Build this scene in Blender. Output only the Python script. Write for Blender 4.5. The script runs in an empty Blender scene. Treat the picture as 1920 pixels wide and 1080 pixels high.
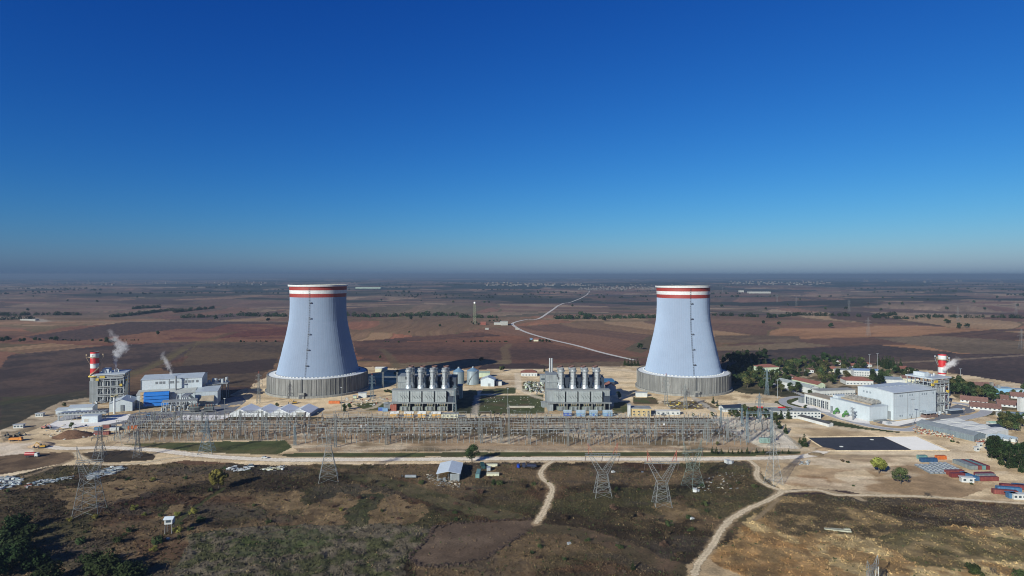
import bpy, math, random
import numpy as np
from mathutils import Vector, Matrix
R = math.radians
scene = bpy.context.scene
COL = scene.collection
random.seed(7)

# ------------------------------------------------------------------ camera
FPX, CAMZ, HOR = 1150.0, 130.0, 515.0          # focal length in photo pixels, drone height, horizon row
cam_d = bpy.data.cameras.new('camera')
cam_d.sensor_width = 36.0
cam_d.lens = FPX / 1920.0 * 36.0
cam_d.shift_y = -(540.0 - HOR) / 1920.0
cam_d.clip_start = 0.5
cam_d.clip_end = 200000.0
cam = bpy.data.objects.new('camera', cam_d)
cam.location = (0, 0, CAMZ)
cam.rotation_euler = (R(90), 0, 0)
COL.objects.link(cam)
scene.camera = cam

# ------------------------------------------------------------------ sky, sun, exposure
SUN_EL, SUN_AZ = 23.5, 37.5                    # sun behind the camera, to its left
sd = Vector((-math.sin(R(SUN_AZ)) * math.cos(R(SUN_EL)), -math.cos(R(SUN_AZ)) * math.cos(R(SUN_EL)), math.sin(R(SUN_EL))))
world = bpy.data.worlds.new('World')
scene.world = world
world.use_nodes = True
wn = world.node_tree
bg = wn.nodes['Background']
sky = wn.nodes.new('ShaderNodeTexSky')
sky.sky_type = 'NISHITA'
sky.sun_disc = False
sky.sun_elevation = R(SUN_EL)
sky.sun_rotation = math.atan2(sd.x, sd.y)
sky.altitude = 150
sky.air_density = 1.0
sky.dust_density = 0.62
sky.ozone_density = 10.0
# deep, saturated autumn blue: the sky's own colour, channel by channel
sep = wn.nodes.new('ShaderNodeSeparateColor'); wn.links.new(sky.outputs[0], sep.inputs[0])
com = wn.nodes.new('ShaderNodeCombineColor')
for ch, (gm, kk) in enumerate(((2.0, 5.2), (1.45, 1.87), (0.95, 1.17))):
    a_ = wn.nodes.new('ShaderNodeMath'); a_.operation = 'MULTIPLY'; a_.inputs[1].default_value = 0.075; wn.links.new(sep.outputs[ch], a_.inputs[0])
    p_ = wn.nodes.new('ShaderNodeMath'); p_.operation = 'POWER'; p_.inputs[1].default_value = gm; wn.links.new(a_.outputs[0], p_.inputs[0])
    k_ = wn.nodes.new('ShaderNodeMath'); k_.operation = 'MULTIPLY'; k_.inputs[1].default_value = kk/0.1*0.84*0.785; wn.links.new(p_.outputs[0], k_.inputs[0])
    wn.links.new(k_.outputs[0], com.inputs[ch])
wn.links.new(com.outputs[0], bg.inputs[0])
bg.inputs[1].default_value = 0.1
sun_d = bpy.data.lights.new('sun', 'SUN')
sun_d.energy = 4.8
sun_d.angle = R(0.53)
sun_d.color = (0.985, 0.975, 0.895)
sun = bpy.data.objects.new('sun', sun_d)
sun.rotation_euler = sd.to_track_quat('Z', 'Y').to_euler()
sun.location = (0, 0, 400)
COL.objects.link(sun)
scene.view_settings.view_transform = 'Standard'
scene.view_settings.look = 'None'
scene.view_settings.exposure = 0.6
scene.view_settings.gamma = 1.0
scene.cycles.volume_bounces = 0
scene.cycles.max_bounces = 5
scene.cycles.diffuse_bounces = 2
scene.cycles.glossy_bounces = 2
scene.cycles.transparent_max_bounces = 6
scene.cycles.pixel_filter_type = 'BLACKMAN_HARRIS'
scene.cycles.filter_width = 1.05
scene.cycles.volume_step_rate = 2.0
scene.cycles.volume_max_steps = 96

# ------------------------------------------------------------------ helpers
def G(px, py, z=0.0):
    """a point of the place, read off the photo: pixel -> (x, y) at height z"""
    d = FPX * (CAMZ - z) / (py - HOR)
    return ((px - 960.0) / FPX * d, d)
def ZAT(py, d):
    return CAMZ - (py - HOR) / FPX * d
def XAT(px, d):
    return (px - 960.0) / FPX * d

class MB:
    """collects shapes and links them as ONE mesh object"""
    def __init__(s):
        s.v, s.f, s.m, s.mi = [], [], [], 0
    def add(s, vs, fs):
        o = len(s.v)
        s.v += [tuple(p) for p in vs]
        s.f += [tuple(i + o for i in f) for f in fs]
        s.m += [s.mi] * len(fs)
        return s
    def mat(s, i):
        s.mi = i
        return s
    def box(s, x0, x1, y0, y1, z0, z1):
        return s.add([(x0,y0,z0),(x1,y0,z0),(x1,y1,z0),(x0,y1,z0),(x0,y0,z1),(x1,y0,z1),(x1,y1,z1),(x0,y1,z1)],
                     [(0,3,2,1),(4,5,6,7),(0,1,5,4),(1,2,6,5),(2,3,7,6),(3,0,4,7)])
    def cbox(s, x, y, z0, sx, sy, sz, rz=0.0):
        c, n = math.cos(rz), math.sin(rz)
        p = [(x + a*sx/2*c - b*sy/2*n, y + a*sx/2*n + b*sy/2*c) for a, b in ((-1,-1),(1,-1),(1,1),(-1,1))]
        return s.prism(p, z0, z0 + sz)
    def prism(s, p, z0, z1):
        n = len(p)
        vs = [(x, y, z0) for x, y in p] + [(x, y, z1) for x, y in p]
        fs = [tuple(range(n - 1, -1, -1)), tuple(range(n, 2*n))] + [(i, (i+1) % n, n + (i+1) % n, n + i) for i in range(n)]
        return s.add(vs, fs)
    def sec(s, prof, x0, x1, axis='x'):
        """a profile [(t, z)...] (counter-clockwise) swept along an axis"""
        n = len(prof)
        if axis == 'x':
            vs = [(x0, t, z) for t, z in prof] + [(x1, t, z) for t, z in prof]
        else:
            vs = [(t, x0, z) for t, z in prof] + [(t, x1, z) for t, z in prof]
        fs = [tuple(range(n - 1, -1, -1)), tuple(range(n, 2*n))] + [(i, (i+1) % n, n + (i+1) % n, n + i) for i in range(n)]
        return s.add(vs, fs)
    def lathe(s, prof, n=24, x=0, y=0, a0=0.0):
        k = len(prof)
        vs = []
        for i in range(n):
            a = a0 + 2*math.pi*i/n
            vs += [(x + r*math.cos(a), y + r*math.sin(a), z) for r, z in prof]
        fs = []
        for i in range(n):
            j = (i + 1) % n
            fs += [(i*k + q, j*k + q, j*k + q + 1, i*k + q + 1) for q in range(k - 1)]
        return s.add(vs, fs)
    def cyl(s, x, y, z0, z1, r, r1=None, n=12):
        r1 = r if r1 is None else r1
        vs = [(x + r*math.cos(2*math.pi*i/n), y + r*math.sin(2*math.pi*i/n), z0) for i in range(n)]
        vs += [(x + r1*math.cos(2*math.pi*i/n), y + r1*math.sin(2*math.pi*i/n), z1) for i in range(n)]
        fs = [tuple(range(n - 1, -1, -1)), tuple(range(n, 2*n))] + [(i, (i+1) % n, n + (i+1) % n, n + i) for i in range(n)]
        return s.add(vs, fs)
    def tube(s, p0, p1, r, r1=None, n=4):
        r1 = r if r1 is None else r1
        p0, p1 = Vector(p0), Vector(p1)
        d = p1 - p0
        if d.length < 1e-6: return s
        q = d.to_track_quat('Z', 'Y')
        ring = [Vector((math.cos(2*math.pi*(i+.5)/n), math.sin(2*math.pi*(i+.5)/n), 0)) for i in range(n)]
        vs = [p0 + q @ (c*r) for c in ring] + [p1 + q @ (c*r1) for c in ring]
        fs = [tuple(range(n - 1, -1, -1)), tuple(range(n, 2*n))] + [(i, (i+1) % n, n + (i+1) % n, n + i) for i in range(n)]
        return s.add(vs, fs)
    def path(s, pts, r, n=6):
        for a, b in zip(pts[:-1], pts[1:]): s.tube(a, b, r, n=n)
        return s
    def build(s, name, mats, parent=None, loc=(0,0,0), rz=0.0, smooth=False):
        me = bpy.data.meshes.new(name)
        me.from_pydata(s.v, [], s.f)
        if not isinstance(mats, (list, tuple)): mats = [mats]
        for m in mats: me.materials.append(m)
        if len(mats) > 1: me.polygons.foreach_set('material_index', s.m)
        if smooth: me.polygons.foreach_set('use_smooth', [True]*len(s.f))
        me.update()
        o = bpy.data.objects.new(name, me)
        COL.objects.link(o)
        o.location = loc
        o.rotation_euler = (0, 0, rz)
        if parent is not None: o.parent = parent
        return o

def tag(o, label, cat, group=None, kind=None):
    o['label'] = label
    o['category'] = cat
    if group: o['group'] = group
    if kind: o['kind'] = kind
    return o
def thing(name, label, cat, loc=(0,0,0), rz=0.0, group=None):
    o = bpy.data.objects.new(name, None)
    o.empty_display_size = 0.5
    COL.objects.link(o)
    o.location = (loc[0], loc[1], loc[2] if len(loc) > 2 else 0)
    o.rotation_euler = (0, 0, rz)
    return tag(o, label, cat, group)
def struct(o, label=None):
    o['kind'] = 'structure'
    if label: o['label'] = label
    return o
def stuff(o, label, cat):
    o['kind'] = 'stuff'; o['label'] = label; o['category'] = cat
    return o
def dup(root, loc, rz=0.0, label=None, group=None, scale=None):
    r = root.copy(); COL.objects.link(r)
    r.location = (loc[0], loc[1], loc[2] if len(loc) > 2 else 0)
    r.rotation_euler = (0, 0, rz)
    if scale is not None: r.scale = scale if isinstance(scale, (tuple, list)) else (scale,)*3
    if label: r['label'] = label
    if group: r['group'] = group
    for ch in list(root.children):
        c = ch.copy(); COL.objects.link(c); c.parent = r
        for g in list(ch.children):
            d = g.copy(); COL.objects.link(d); d.parent = c
    return r

# ------------------------------------------------------------------ materials
MATS = {}
def M(name, rgb, rough=0.75, metal=0.0, var=0.18, scale=0.35, rand=0.0, stripe=None, streak=0.0, fine=0.08):
    """paint / metal / plaster with blotches, grain, optional panel joints (spacing, width, darkness) and rain streaks"""
    if name in MATS: return MATS[name]
    rgb = (rgb[0]*.82, rgb[1]*.84, rgb[2]*.82)
    m = bpy.data.materials.new(name); m.use_nodes = True
    nt = m.node_tree; N = nt.nodes; L = nt.links
    b = N['Principled BSDF']
    b.inputs['Roughness'].default_value = rough
    b.inputs['Metallic'].default_value = metal
    tc = N.new('ShaderNodeTexCoord')
    def noise(sc, det, vec=None):
        n = N.new('ShaderNodeTexNoise'); n.inputs['Scale'].default_value = sc; n.inputs['Detail'].default_value = det
        L.new(vec or tc.outputs['Object'], n.inputs['Vector']); return n.outputs['Fac']
    def rng(src, lo, hi, a=0.3, c=0.7):
        r = N.new('ShaderNodeMapRange'); r.inputs[1].default_value = a; r.inputs[2].default_value = c
        r.inputs[3].default_value = lo; r.inputs[4].default_value = hi; L.new(src, r.inputs[0]); return r.outputs[0]
    def mul(a, c):
        r = N.new('ShaderNodeMath'); r.operation = 'MULTIPLY'; L.new(a, r.inputs[0])
        if isinstance(c, float): r.inputs[1].default_value = c
        else: L.new(c, r.inputs[1])
        return r.outputs[0]
    fac = rng(noise(scale, 4), 1 - var, 1 + var*0.6)
    if fine: fac = mul(fac, rng(noise(scale*9, 3), 1 - fine, 1 + fine))
    if streak:
        mp = N.new('ShaderNodeMapping'); mp.inputs['Scale'].default_value = (1, 1, 0.06); L.new(tc.outputs['Object'], mp.inputs[0])
        fac = mul(fac, rng(noise(0.9, 3, mp.outputs[0]), 1 - streak, 1 + streak*.3, .35, .7))
    if stripe:
        sp, wd, dk = stripe
        sx = N.new('ShaderNodeSeparateXYZ'); L.new(tc.outputs['Object'], sx.inputs[0])
        ad = N.new('ShaderNodeMath'); ad.operation = 'ADD'; L.new(sx.outputs[0], ad.inputs[0]); L.new(sx.outputs[1], ad.inputs[1])
        fr = N.new('ShaderNodeMath'); fr.operation = 'FRACT'; L.new(mul(ad.outputs[0], 1.0/sp), fr.inputs[0])
        lt = N.new('ShaderNodeMath'); lt.operation = 'LESS_THAN'; lt.inputs[1].default_value = wd; L.new(fr.outputs[0], lt.inputs[0])
        fac = mul(fac, rng(lt.outputs[0], 1.0, dk, 0, 1))
    if rand:
        oi = N.new('ShaderNodeObjectInfo')
        fac = mul(fac, rng(oi.outputs['Random'], 1 - rand, 1 + rand, 0, 1))
    mx = N.new('ShaderNodeVectorMath'); mx.operation = 'SCALE'
    mx.inputs[0].default_value = rgb
    L.new(fac, mx.inputs['Scale'])
    L.new(mx.outputs[0], b.inputs['Base Color'])
    MATS[name] = m
    return m

# ------------------------------------------------------------------ numpy noise, terrain height
def _hash(ix, iy, seed):
    h = (ix.astype(np.int64)*374761393 + iy.astype(np.int64)*668265263 + seed*1442695041) & 0xFFFFFFFF
    h = ((h ^ (h >> 13))*1274126177) & 0xFFFFFFFF
    h = ((h ^ (h >> 16))*2246822519) & 0xFFFFFFFF
    return ((h ^ (h >> 15)) & 0xFFFFFF)/float(0xFFFFFF)
def vnoise(x, y, seed=0):
    x0, y0 = np.floor(x), np.floor(y)
    fx, fy = x - x0, y - y0
    fx = fx*fx*(3 - 2*fx); fy = fy*fy*(3 - 2*fy)
    a, b = _hash(x0, y0, seed), _hash(x0+1, y0, seed)
    c, d = _hash(x0, y0+1, seed), _hash(x0+1, y0+1, seed)
    return (a*(1-fx) + b*fx)*(1-fy) + (c*(1-fx) + d*fx)*fy
def fbm(x, y, size, seed=0, octv=4):
    t, amp, tot = 0.0, 1.0, 0.0
    for o in range(octv):
        k = 2.0**o/size
        t = t + amp*vnoise(x*k + 17.3*o, y*k - 9.1*o, seed + o)
        tot += amp; amp *= 0.5
    return t/tot
def sstep(a, b, x):
    t = np.clip((x - a)/(b - a), 0, 1); return t*t*(3 - 2*t)
def terrain(x, y):
    """gentle roll of the far farmland; level round the plant"""
    x = np.asarray(x, float); y = np.asarray(y, float)
    w = sstep(1050, 2600, y)
    far = sstep(2500, 9000, y)
    h = (fbm(x, y*1.15, 900, 5, 3) - 0.5)*34*w + (fbm(x, y, 2600, 9, 2) - 0.5)*40*far
    return h
def TZ(x, y):
    return float(terrain(np.array([x]), np.array([y]))[0])
# ------------------------------------------------------------------ GROUND: one sheet to the horizon
def inside(poly, X, Y):
    r = np.zeros(X.shape, bool)
    n = len(poly)
    for i in range(n):
        x0, y0 = poly[i]; x1, y1 = poly[(i+1) % n]
        if y0 == y1: continue
        c = ((y0 > Y) != (y1 > Y)) & (X < (x1 - x0)*(Y - y0)/(y1 - y0) + x0)
        r ^= c
    return r
def pxpoly(pts):
    return [G(a, b) for a, b in pts]
def polydist(pts, X, Y):
    d = np.full(X.shape, 1e9)
    for (x0, y0), (x1, y1) in zip(pts[:-1], pts[1:]):
        dx, dy = x1-x0, y1-y0
        t = np.clip(((X-x0)*dx + (Y-y0)*dy)/(dx*dx + dy*dy + 1e-9), 0, 1)
        d = np.minimum(d, np.hypot(X - x0 - t*dx, Y - y0 - t*dy))
    return d

# named roads and tracks: photo points -> ground polylines with a width in metres
ROADS = {
 'gravel_road': ([(1552,842),(1530,851),(1490,857),(1380,860),(1200,861),(960,860),(800,861),(640,862),(520,862),(430,858),(350,851),(290,844),(240,841),(190,839),(130,841),(90,838)], 8.5),
 'loop_track': ([(345,856),(300,862),(260,869),(215,871),(178,869),(155,859),(140,848)], 4.2),
 'dirt_track': ([(1037,864),(1022,874),(1013,887),(1018,898),(1030,908),(1036,918),(1030,934),(1024,950),(1014,968),(1004,982)], 3.7),
 'farm_track': ([(1404,862),(1420,876),(1418,890),(1426,902),(1445,913),(1466,922),(1440,938),(1405,953),(1375,970),(1355,990),(1342,1012),(1328,1034),(1310,1056),(1300,1080)], 3.9),
 'site_track': ([(1466,922),(1530,919),(1570,928),(1640,929),(1720,931),(1800,936),(1870,941),(1960,946)], 4.0),
 'far_road': ([(1190,676),(1130,662),(1080,648),(1030,636),(985,622),(966,612),(962,605),(985,599),(1010,597),(1035,583),(1050,572),(1075,561),(1097,553),(1106,544)], 8.0),
 'village_road': ([(1405,702),(1440,716),(1480,731),(1520,747),(1552,761)], 6.0),
}
RW = {k: ([G(a, b) for a, b in p], w) for k, (p, w) in ROADS.items()}

dy = np.concatenate([np.arange(800, 60, -1.5), np.arange(60, 22, -1.0), np.arange(22, 2.4, -0.5)])
D = FPX*CAMZ/dy
U = np.arange(-1340, 1341, 2.0)/FPX
Yg = np.repeat(D[:, None], len(U), 1)
Xg = D[:, None]*U[None, :]
X, Y = Xg.ravel(), Yg.ravel()
n_v = len(X)
# --- farmland: blocks of strips
def C(r, g, b): return np.array([r, g, b])
palette = np.array([(.118,.062,.045),(.085,.052,.042),(.135,.075,.050),(.052,.037,.036),(.125,.092,.062),(.095,.070,.050),(.150,.098,.064),(.068,.047,.041),(.078,.068,.045),(.165,.125,.085),(.11,.068,.052),(.088,.058,.046)])
wx = X + (fbm(X, Y, 500, 31, 3) - .5)*260
wy = Y + (fbm(X, Y, 500, 37, 3) - .5)*260
BS = 520.0
cx, cy = np.floor(wx/BS), np.floor(wy/BS)
best = np.full(n_v, 1e18); bi = np.zeros(n_v); bj = np.zeros(n_v); sec_b = np.full(n_v, 1e18)
for i in (-1, 0, 1):
    for j in (-1, 0, 1):
        sx = (cx+i+.15+.7*_hash(cx+i, cy+j, 3))*BS; sy = (cy+j+.15+.7*_hash(cx+i, cy+j, 4))*BS
        d = np.abs(wx-sx)*.8 + np.abs(wy-sy)
        b = d < best
        sec_b = np.where(b, best, np.minimum(sec_b, d))
        best = np.where(b, d, best); bi = np.where(b, cx+i, bi); bj = np.where(b, cy+j, bj)
ang = (_hash(bi, bj, 11) - .5)*.7 + np.where(_hash(bi, bj, 12) > .62, math.pi/2, 0.12)
sw = 45 + 130*_hash(bi, bj, 13)
q = (-wx*np.sin(ang) + wy*np.cos(ang))/sw
qi = np.floor(q); qf = q - qi
k = (_hash(bi*7 + qi, bj*13 - qi, 21)*len(palette)).astype(int) % len(palette)
k0 = (_hash(bi, bj, 22)*len(palette)).astype(int) % len(palette)
k = np.where(_hash(bi + qi, bj, 23) > .45, k, k0)
col = palette[k].copy()
col *= (0.88 + 0.24*_hash(bi + 3*qi, bj, 24))[:, None]
edge = np.minimum(qf, 1-qf)*sw
e = (edge < 1.6 + Y*.0006) & (_hash(bi + qi, bj, 26) > .35)
col[e] = col[e]*.55 + C(.085,.075,.045)*.45
be = (sec_b - best) < 5 + Y*.001
col[be] = C(.075,.068,.042)*(.7 + .6*fbm(X[be], Y[be], 60, 44, 2))[:, None]
tr = np.sin((-wx*np.sin(ang) + wy*np.cos(ang))*2*math.pi/9.0)*sstep(2200, 900, Y)
col *= (1 + .07*tr)[:, None]
tr = fbm(q*sw, (wx*np.cos(ang) + wy*np.sin(ang))/22, 9, 45, 3)
col *= (.72 + .56*tr)[:, None]
col *= (0.6 + .8*fbm(X, Y, 260, 51, 4))[:, None]
big = fbm(X, Y, 2600, 53, 2)[:, None]
col = col*(1 - .35*sstep(.45, .7, big)) + col[:, :1]*np.array([.62,.60,.60])*.35*sstep(.45, .7, big)
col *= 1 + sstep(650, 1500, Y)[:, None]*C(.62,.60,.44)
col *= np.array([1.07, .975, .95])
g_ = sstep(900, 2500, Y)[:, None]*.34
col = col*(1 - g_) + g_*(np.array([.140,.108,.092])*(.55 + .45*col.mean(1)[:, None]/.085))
# dark far woods and scrub belts, read from far as blue-green bands
wood = sstep(.53, .57, fbm(X*.6, Y, 620, 61, 5))*sstep(2600, 5200, Y)
wood = np.maximum(wood, sstep(.52, .56, fbm(X*.4, Y, 2000, 63, 4))*sstep(6000, 8000, Y))
wood = np.maximum(wood, sstep(.60, .63, fbm(X*.5, Y, 330, 67, 4))*sstep(1700, 2800, Y)*.85)
col = col*(1 - wood[:, None]) + C(.022,.033,.026)*wood[:, None]
pale = sstep(.70, .76, fbm(X*.4, Y, 700, 71, 4))*sstep(3500, 6000, Y)*(1 - wood)
col = col*(1 - pale[:, None]) + C(.26,.21,.16)*pale[:, None]
rough_amt = np.zeros(n_v)          # how lumpy the ground is (scrub)
scrubw = np.zeros(n_v)             # where tufts grow

near = np.where(Y < 1900)[0]
nx, ny = X[near], Y[near]
wn1 = fbm(nx, ny, 14, 101, 4) - .5; wn2 = fbm(nx, ny, 14, 103, 4) - .5
wn3 = fbm(nx, ny, 2.2, 105, 3) - .5; wn4 = fbm(nx, ny, 2.2, 107, 3) - .5
def paint(pts, c, c2=None, size=20, th=.5, soft=.08, warp=5.0, amt=1.0, rgh=None, scrub=None, oct=5, seed=1, fine=.25, sx=1.0):
    """lay an earth / grass / gravel colour over an area of the ground, with a ragged edge"""
    poly = pxpoly(pts)
    xs = [p[0] for p in poly]; ys = [p[1] for p in poly]
    m = (nx > min(xs)-15) & (nx < max(xs)+15) & (ny > min(ys)-15) & (ny < max(ys)+15)
    ii = np.where(m)[0]
    if len(ii) == 0: return
    a, b = nx[ii], ny[ii]
    ins = inside(poly, a + wn1[ii]*warp*2 + wn3[ii]*warp*.5, b + wn2[ii]*warp*2 + wn4[ii]*warp*.5)
    ii = ii[ins]; a, b = nx[ii], ny[ii]
    cc = np.tile(np.array(c), (len(ii), 1))
    if c2 is not None:
        w = sstep(th-soft, th+soft, fbm(a*sx, b, size, 200+seed, oct))[:, None]
        cc = cc*(1-w) + np.array(c2)*w
    if fine:
        cc = cc*(1 - fine + 2*fine*fbm(a, b, 6, 300+seed, 4))[:, None]
    g = near[ii]
    col[g] = col[g]*(1-amt) + cc*amt
    if rgh is not None: rough_amt[g] = rgh
    if scrub is not None: scrubw[g] = scrub
SAND=(.60,.485,.33); SAND2=(.38,.29,.185); PALE=(.64,.56,.44); STRAW=(.175,.125,.07); SCRUB=(.040,.030,.020); SCRUB2=(.082,.064,.038)
GRASS=(.072,.088,.036); GRASS2=(.115,.110,.052); PLOW=(.050,.035,.033); RUST=(.19,.095,.065); GRAVEL=(.42,.385,.335); TAN=(.33,.245,.165); ASPH=(.075,.078,.085); BROWN=(.115,.075,.055)
exec_zones = True
# big fields the photo shows behind the plant
paint([(0,690),(20,665),(200,648),(370,640),(345,668),(290,690),(250,705),(165,742),(60,780),(0,812)], (.056,.041,.039), (.078,.057,.050), 40, .5, .2, 4)
paint([(-60,700),(0,690),(0,812),(-60,850)], (.056,.041,.039), (.078,.057,.050), 40, .5, .2, 4)
paint([(0,745),(60,742),(120,738),(110,752),(50,775),(0,800)], (.055,.058,.032), (.075,.062,.04), 30, .5, .15, 4)
paint([(0,640),(120,612),(260,603),(420,600),(340,640),(200,648),(0,640)], (.125,.062,.045), (.165,.092,.06), 60, .5, .2, 8, sx=.4)
paint([(40,632),(240,602),(540,600),(540,612),(330,616),(140,640)], (.072,.050,.045), None, warp=8)
paint([(300,640),(430,604),(540,606),(536,640),(380,640)], (.155,.085,.055), (.105,.05,.04), 70, .5, .1, 5, sx=.5)
paint([(430,622),(540,612),(540,628),(400,634)], (.10,.042,.034), warp=4)
paint([(370,642),(535,640),(520,680),(470,722),(410,725),(330,700)], (.092,.070,.048), (.070,.052,.04), 50, .5, .2, 5, sx=.3)
paint([(300,690),(520,672),(512,692),(470,700),(330,704)], (.055,.038,.034), None, warp=4)
paint([(228,702),(262,694),(310,672),(340,655),(352,655),(318,676),(268,698),(232,708)], (.10,.085,.05), None, warp=3)
paint([(660,640),(900,622),(1010,640),(1180,672),(1040,682),(905,688),(740,682),(668,668)], (.105,.060,.045), (.075,.046,.038), 60, .5, .2, 5, sx=.3)
paint([(760,640),(960,628),(1040,640),(900,646)], (.17,.085,.052), (.12,.065,.045), 40, .5, .2, 5, sx=.3)
paint([(735,682),(905,674),(960,676),(955,684),(740,690)], (.125,.10,.068), None, warp=2)
paint([(905,684),(1000,680),(1040,690),(1000,697),(890,697)], (.058,.040,.037), None, warp=2)
paint([(1010,683),(1200,676),(1200,690),(1060,694)], (.115,.090,.064), None, warp=2)
paint([(1170,655),(1240,618),(1240,648),(1200,662)], (.085,.072,.048), None, warp=3)
paint([(1340,628),(1500,630),(1500,642),(1340,642)], (.125,.095,.068), (.09,.068,.05), 40, .5, .1, 3)
paint([(1338,650),(1500,642),(1560,648),(1450,656),(1338,658)], (.145,.115,.08), None, warp=2)
paint([(1340,660),(1530,652),(1640,646),(1780,660),(1920,690),(1920,722),(1800,705),(1640,682),(1500,672),(1360,682)], (.060,.046,.043), (.078,.058,.05), 50, .5, .2, 3, sx=.3)
paint([(1640,634),(1750,630),(1920,640),(1920,664),(1800,662)], (.135,.108,.08), (.10,.08,.06), 50, .5, .15, 4, sx=.3)
paint([(1780,664),(1930,664),(1930,724),(1850,716),(1790,700)], (.056,.042,.042), (.07,.052,.05), 60, .5, .2, 3, sx=.3)
# foreground heath
FG=[(-420,1330),(-420,890),(-80,868),(60,862),(180,868),(300,864),(350,872),(520,868),(900,866),(1400,866),(1480,926),(1600,930),(2000,944),(2400,960),(2400,1330)]
paint(FG, SCRUB, SCRUB2, 22, .5, .12, 2, rgh=.55, scrub=1.0, fine=.5, sx=.6)
paint(FG, STRAW, (.125,.085,.052), 10, .5, .15, 2, amt=.0)
def patch(pts, th, c, amt, size=26, seed=3, sc=None, sx=.55):
    """scattered patches inside an area"""
    poly = pxpoly(pts)
    m = inside(poly, nx, ny)
    ii = np.where(m)[0]; a, b = nx[ii], ny[ii]
    w = sstep(th-.045, th+.045, fbm(a*sx + b*.15, b, size, 400+seed, 5))*amt
    g = near[ii]
    if seed > 30: w = w*(col[g].mean(1) > .17)
    col[g] = col[g]*(1-w)[:, None] + np.array(c)*w[:, None]*(.7 + .6*fbm(a, b, 5, 500+seed, 4))[:, None]
    if sc is not None: scrubw[g] = scrubw[g]*(1-w) + sc*w
patch(FG, .52, (.165,.118,.072), .72, 30, 3, sc=.5)
patch(FG, .60, (.060,.060,.030), .6, 26, 5)
patch(FG, .60, (.085,.045,.030), .55, 22, 7)
patch(FG, .60, (.068,.058,.050), .6, 24, 9)
# dry-grass slopes
for pts in ([(480,935),(560,918),(560,950),(500,975),(480,960)], [(560,945),(640,925),(690,930),(660,960),(640,985),(545,985)], [(690,920),(740,925),(800,950),(780,975),(690,985)],
            [(1215,940),(1290,935),(1310,970),(1240,985)], [(100,920),(220,900),(330,905),(250,935),(120,955)], [(240,985),(330,945),(360,940),(320,975)]):
    paint(pts, (.215,.155,.09), (.12,.085,.05), 9, .58, .1, 9, amt=.85, rgh=.3, scrub=.35, fine=.4)
paint([(1440,930),(1530,930),(1590,945),(1660,965),(1740,990),(1640,1010),(1500,1000),(1430,975)], (.085,.066,.040), (.21,.155,.085), 8, .55, .08, 8, rgh=.5, scrub=.5, fine=.4)
paint([(1330,1060),(1380,985),(1420,965),(1480,1000),(1640,1010),(1800,985),(2000,1000),(2300,1040),(2300,1330),(1200,1330),(1290,1100)], (.255,.17,.085), (.36,.28,.155), 9, .48, .12, 8, rgh=.4, scrub=.35, fine=.45)
paint([(1330,1060),(1390,985),(1450,1010),(1560,1060),(1700,1120),(1320,1130)], (.29,.165,.07), (.19,.12,.06), 7, .5, .12, 10, amt=.7, fine=.4)
paint([(1700,960),(1800,945),(1960,950),(1960,1000),(1830,985)], (.080,.066,.055), (.15,.115,.075), 12, .5, .1, 8, amt=.8, rgh=.5, fine=.4)
paint([(1620,1005),(1760,990),(1960,1020),(1960,1050),(1740,1060)], (.085,.080,.042), (.19,.145,.08), 10, .5, .1, 8, amt=.8, rgh=.5, fine=.4)
# grey-green lumpy meadow, ploughed patch
paint([(355,1002),(420,990),(600,985),(700,982),(790,985),(815,992),(790,1015),(770,1045),(760,1080),(700,1330),(300,1330),(335,1060),(350,1025)], (.120,.105,.082), (.066,.070,.037), 6, .50, .1, 4, rgh=1.1, scrub=.9, fine=.5)
paint([(430,1005),(610,992),(640,1010),(560,1040),(450,1040)], (.050,.074,.026), (.08,.08,.05), 5, .52, .08, 8, amt=.6, fine=.4)
paint([(812,990),(850,982),(930,978),(1000,974),(1012,984),(985,1000),(950,1020),(905,1048),(860,1058),(790,1062),(768,1045),(790,1018)], (.108,.078,.058), (.130,.096,.072), 12, .5, .2, 3, rgh=.15, scrub=.06, fine=.4, sx=.4)
paint([(640,888),(700,890),(780,908),(860,935),(960,962),(1000,972),(930,974),(840,955),(740,920),(680,905)], (.070,.066,.034), (.105,.088,.052), 8, .5, .1, 3, rgh=.2, scrub=.3, fine=.3)
paint([(1000,978),(1090,990),(1180,1018),(1260,1045),(1340,1078),(1290,1084),(1170,1040),(1080,1010),(1000,990)], (.115,.080,.055), (.085,.068,.042), 7, .5, .12, 5, rgh=.15, scrub=.2, fine=.3)
paint([(1290,1060),(1335,1050),(1420,1110),(1300,1110)], SAND2, (.30,.235,.155), 6, .5, .1, 4, rgh=.1, scrub=0)
paint([(650,960),(690,925),(730,925),(700,960),(690,985),(648,985)], (.055,.058,.03), (.07,.066,.04), 8, .5, .1, 6, fine=.35)
# plant platform
PLANT=[(-300,850),(0,806),(60,778),(110,752),(165,744),(260,748),(430,756),(455,738),(480,718),(520,694),(700,688),(740,691),(900,693),(1010,691),(1190,686),(1260,688),(1380,696),(1480,690),(1640,684),(1740,694),(1830,706),(1960,728),(2200,790),(2300,960),(1900,942),(1640,928),(1530,916),(1466,920),(1404,864),(1300,868),(900,868),(520,872),(430,869),(350,862),(290,872),(100,872),(0,900),(-300,960)]
paint(PLANT, SAND, SAND2, 26, .52, .14, 4, rgh=.06, scrub=.0, fine=.3, sx=.5)
def plantpatch(pts, *a, **k):
    paint(pts, *a, rgh=.05, scrub=0, **k)
plantpatch([(0,805),(60,780),(110,752),(165,744),(190,748),(150,765),(100,790),(40,815),(0,830)], (.36,.30,.225), (.24,.19,.13), 12, .5, .12, warp=4)
plantpatch([(0,760),(100,742),(165,730),(165,745),(110,754),(60,780),(0,808)], (.05,.048,.036), (.07,.06,.042), 12, .5, .12, warp=3)
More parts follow.
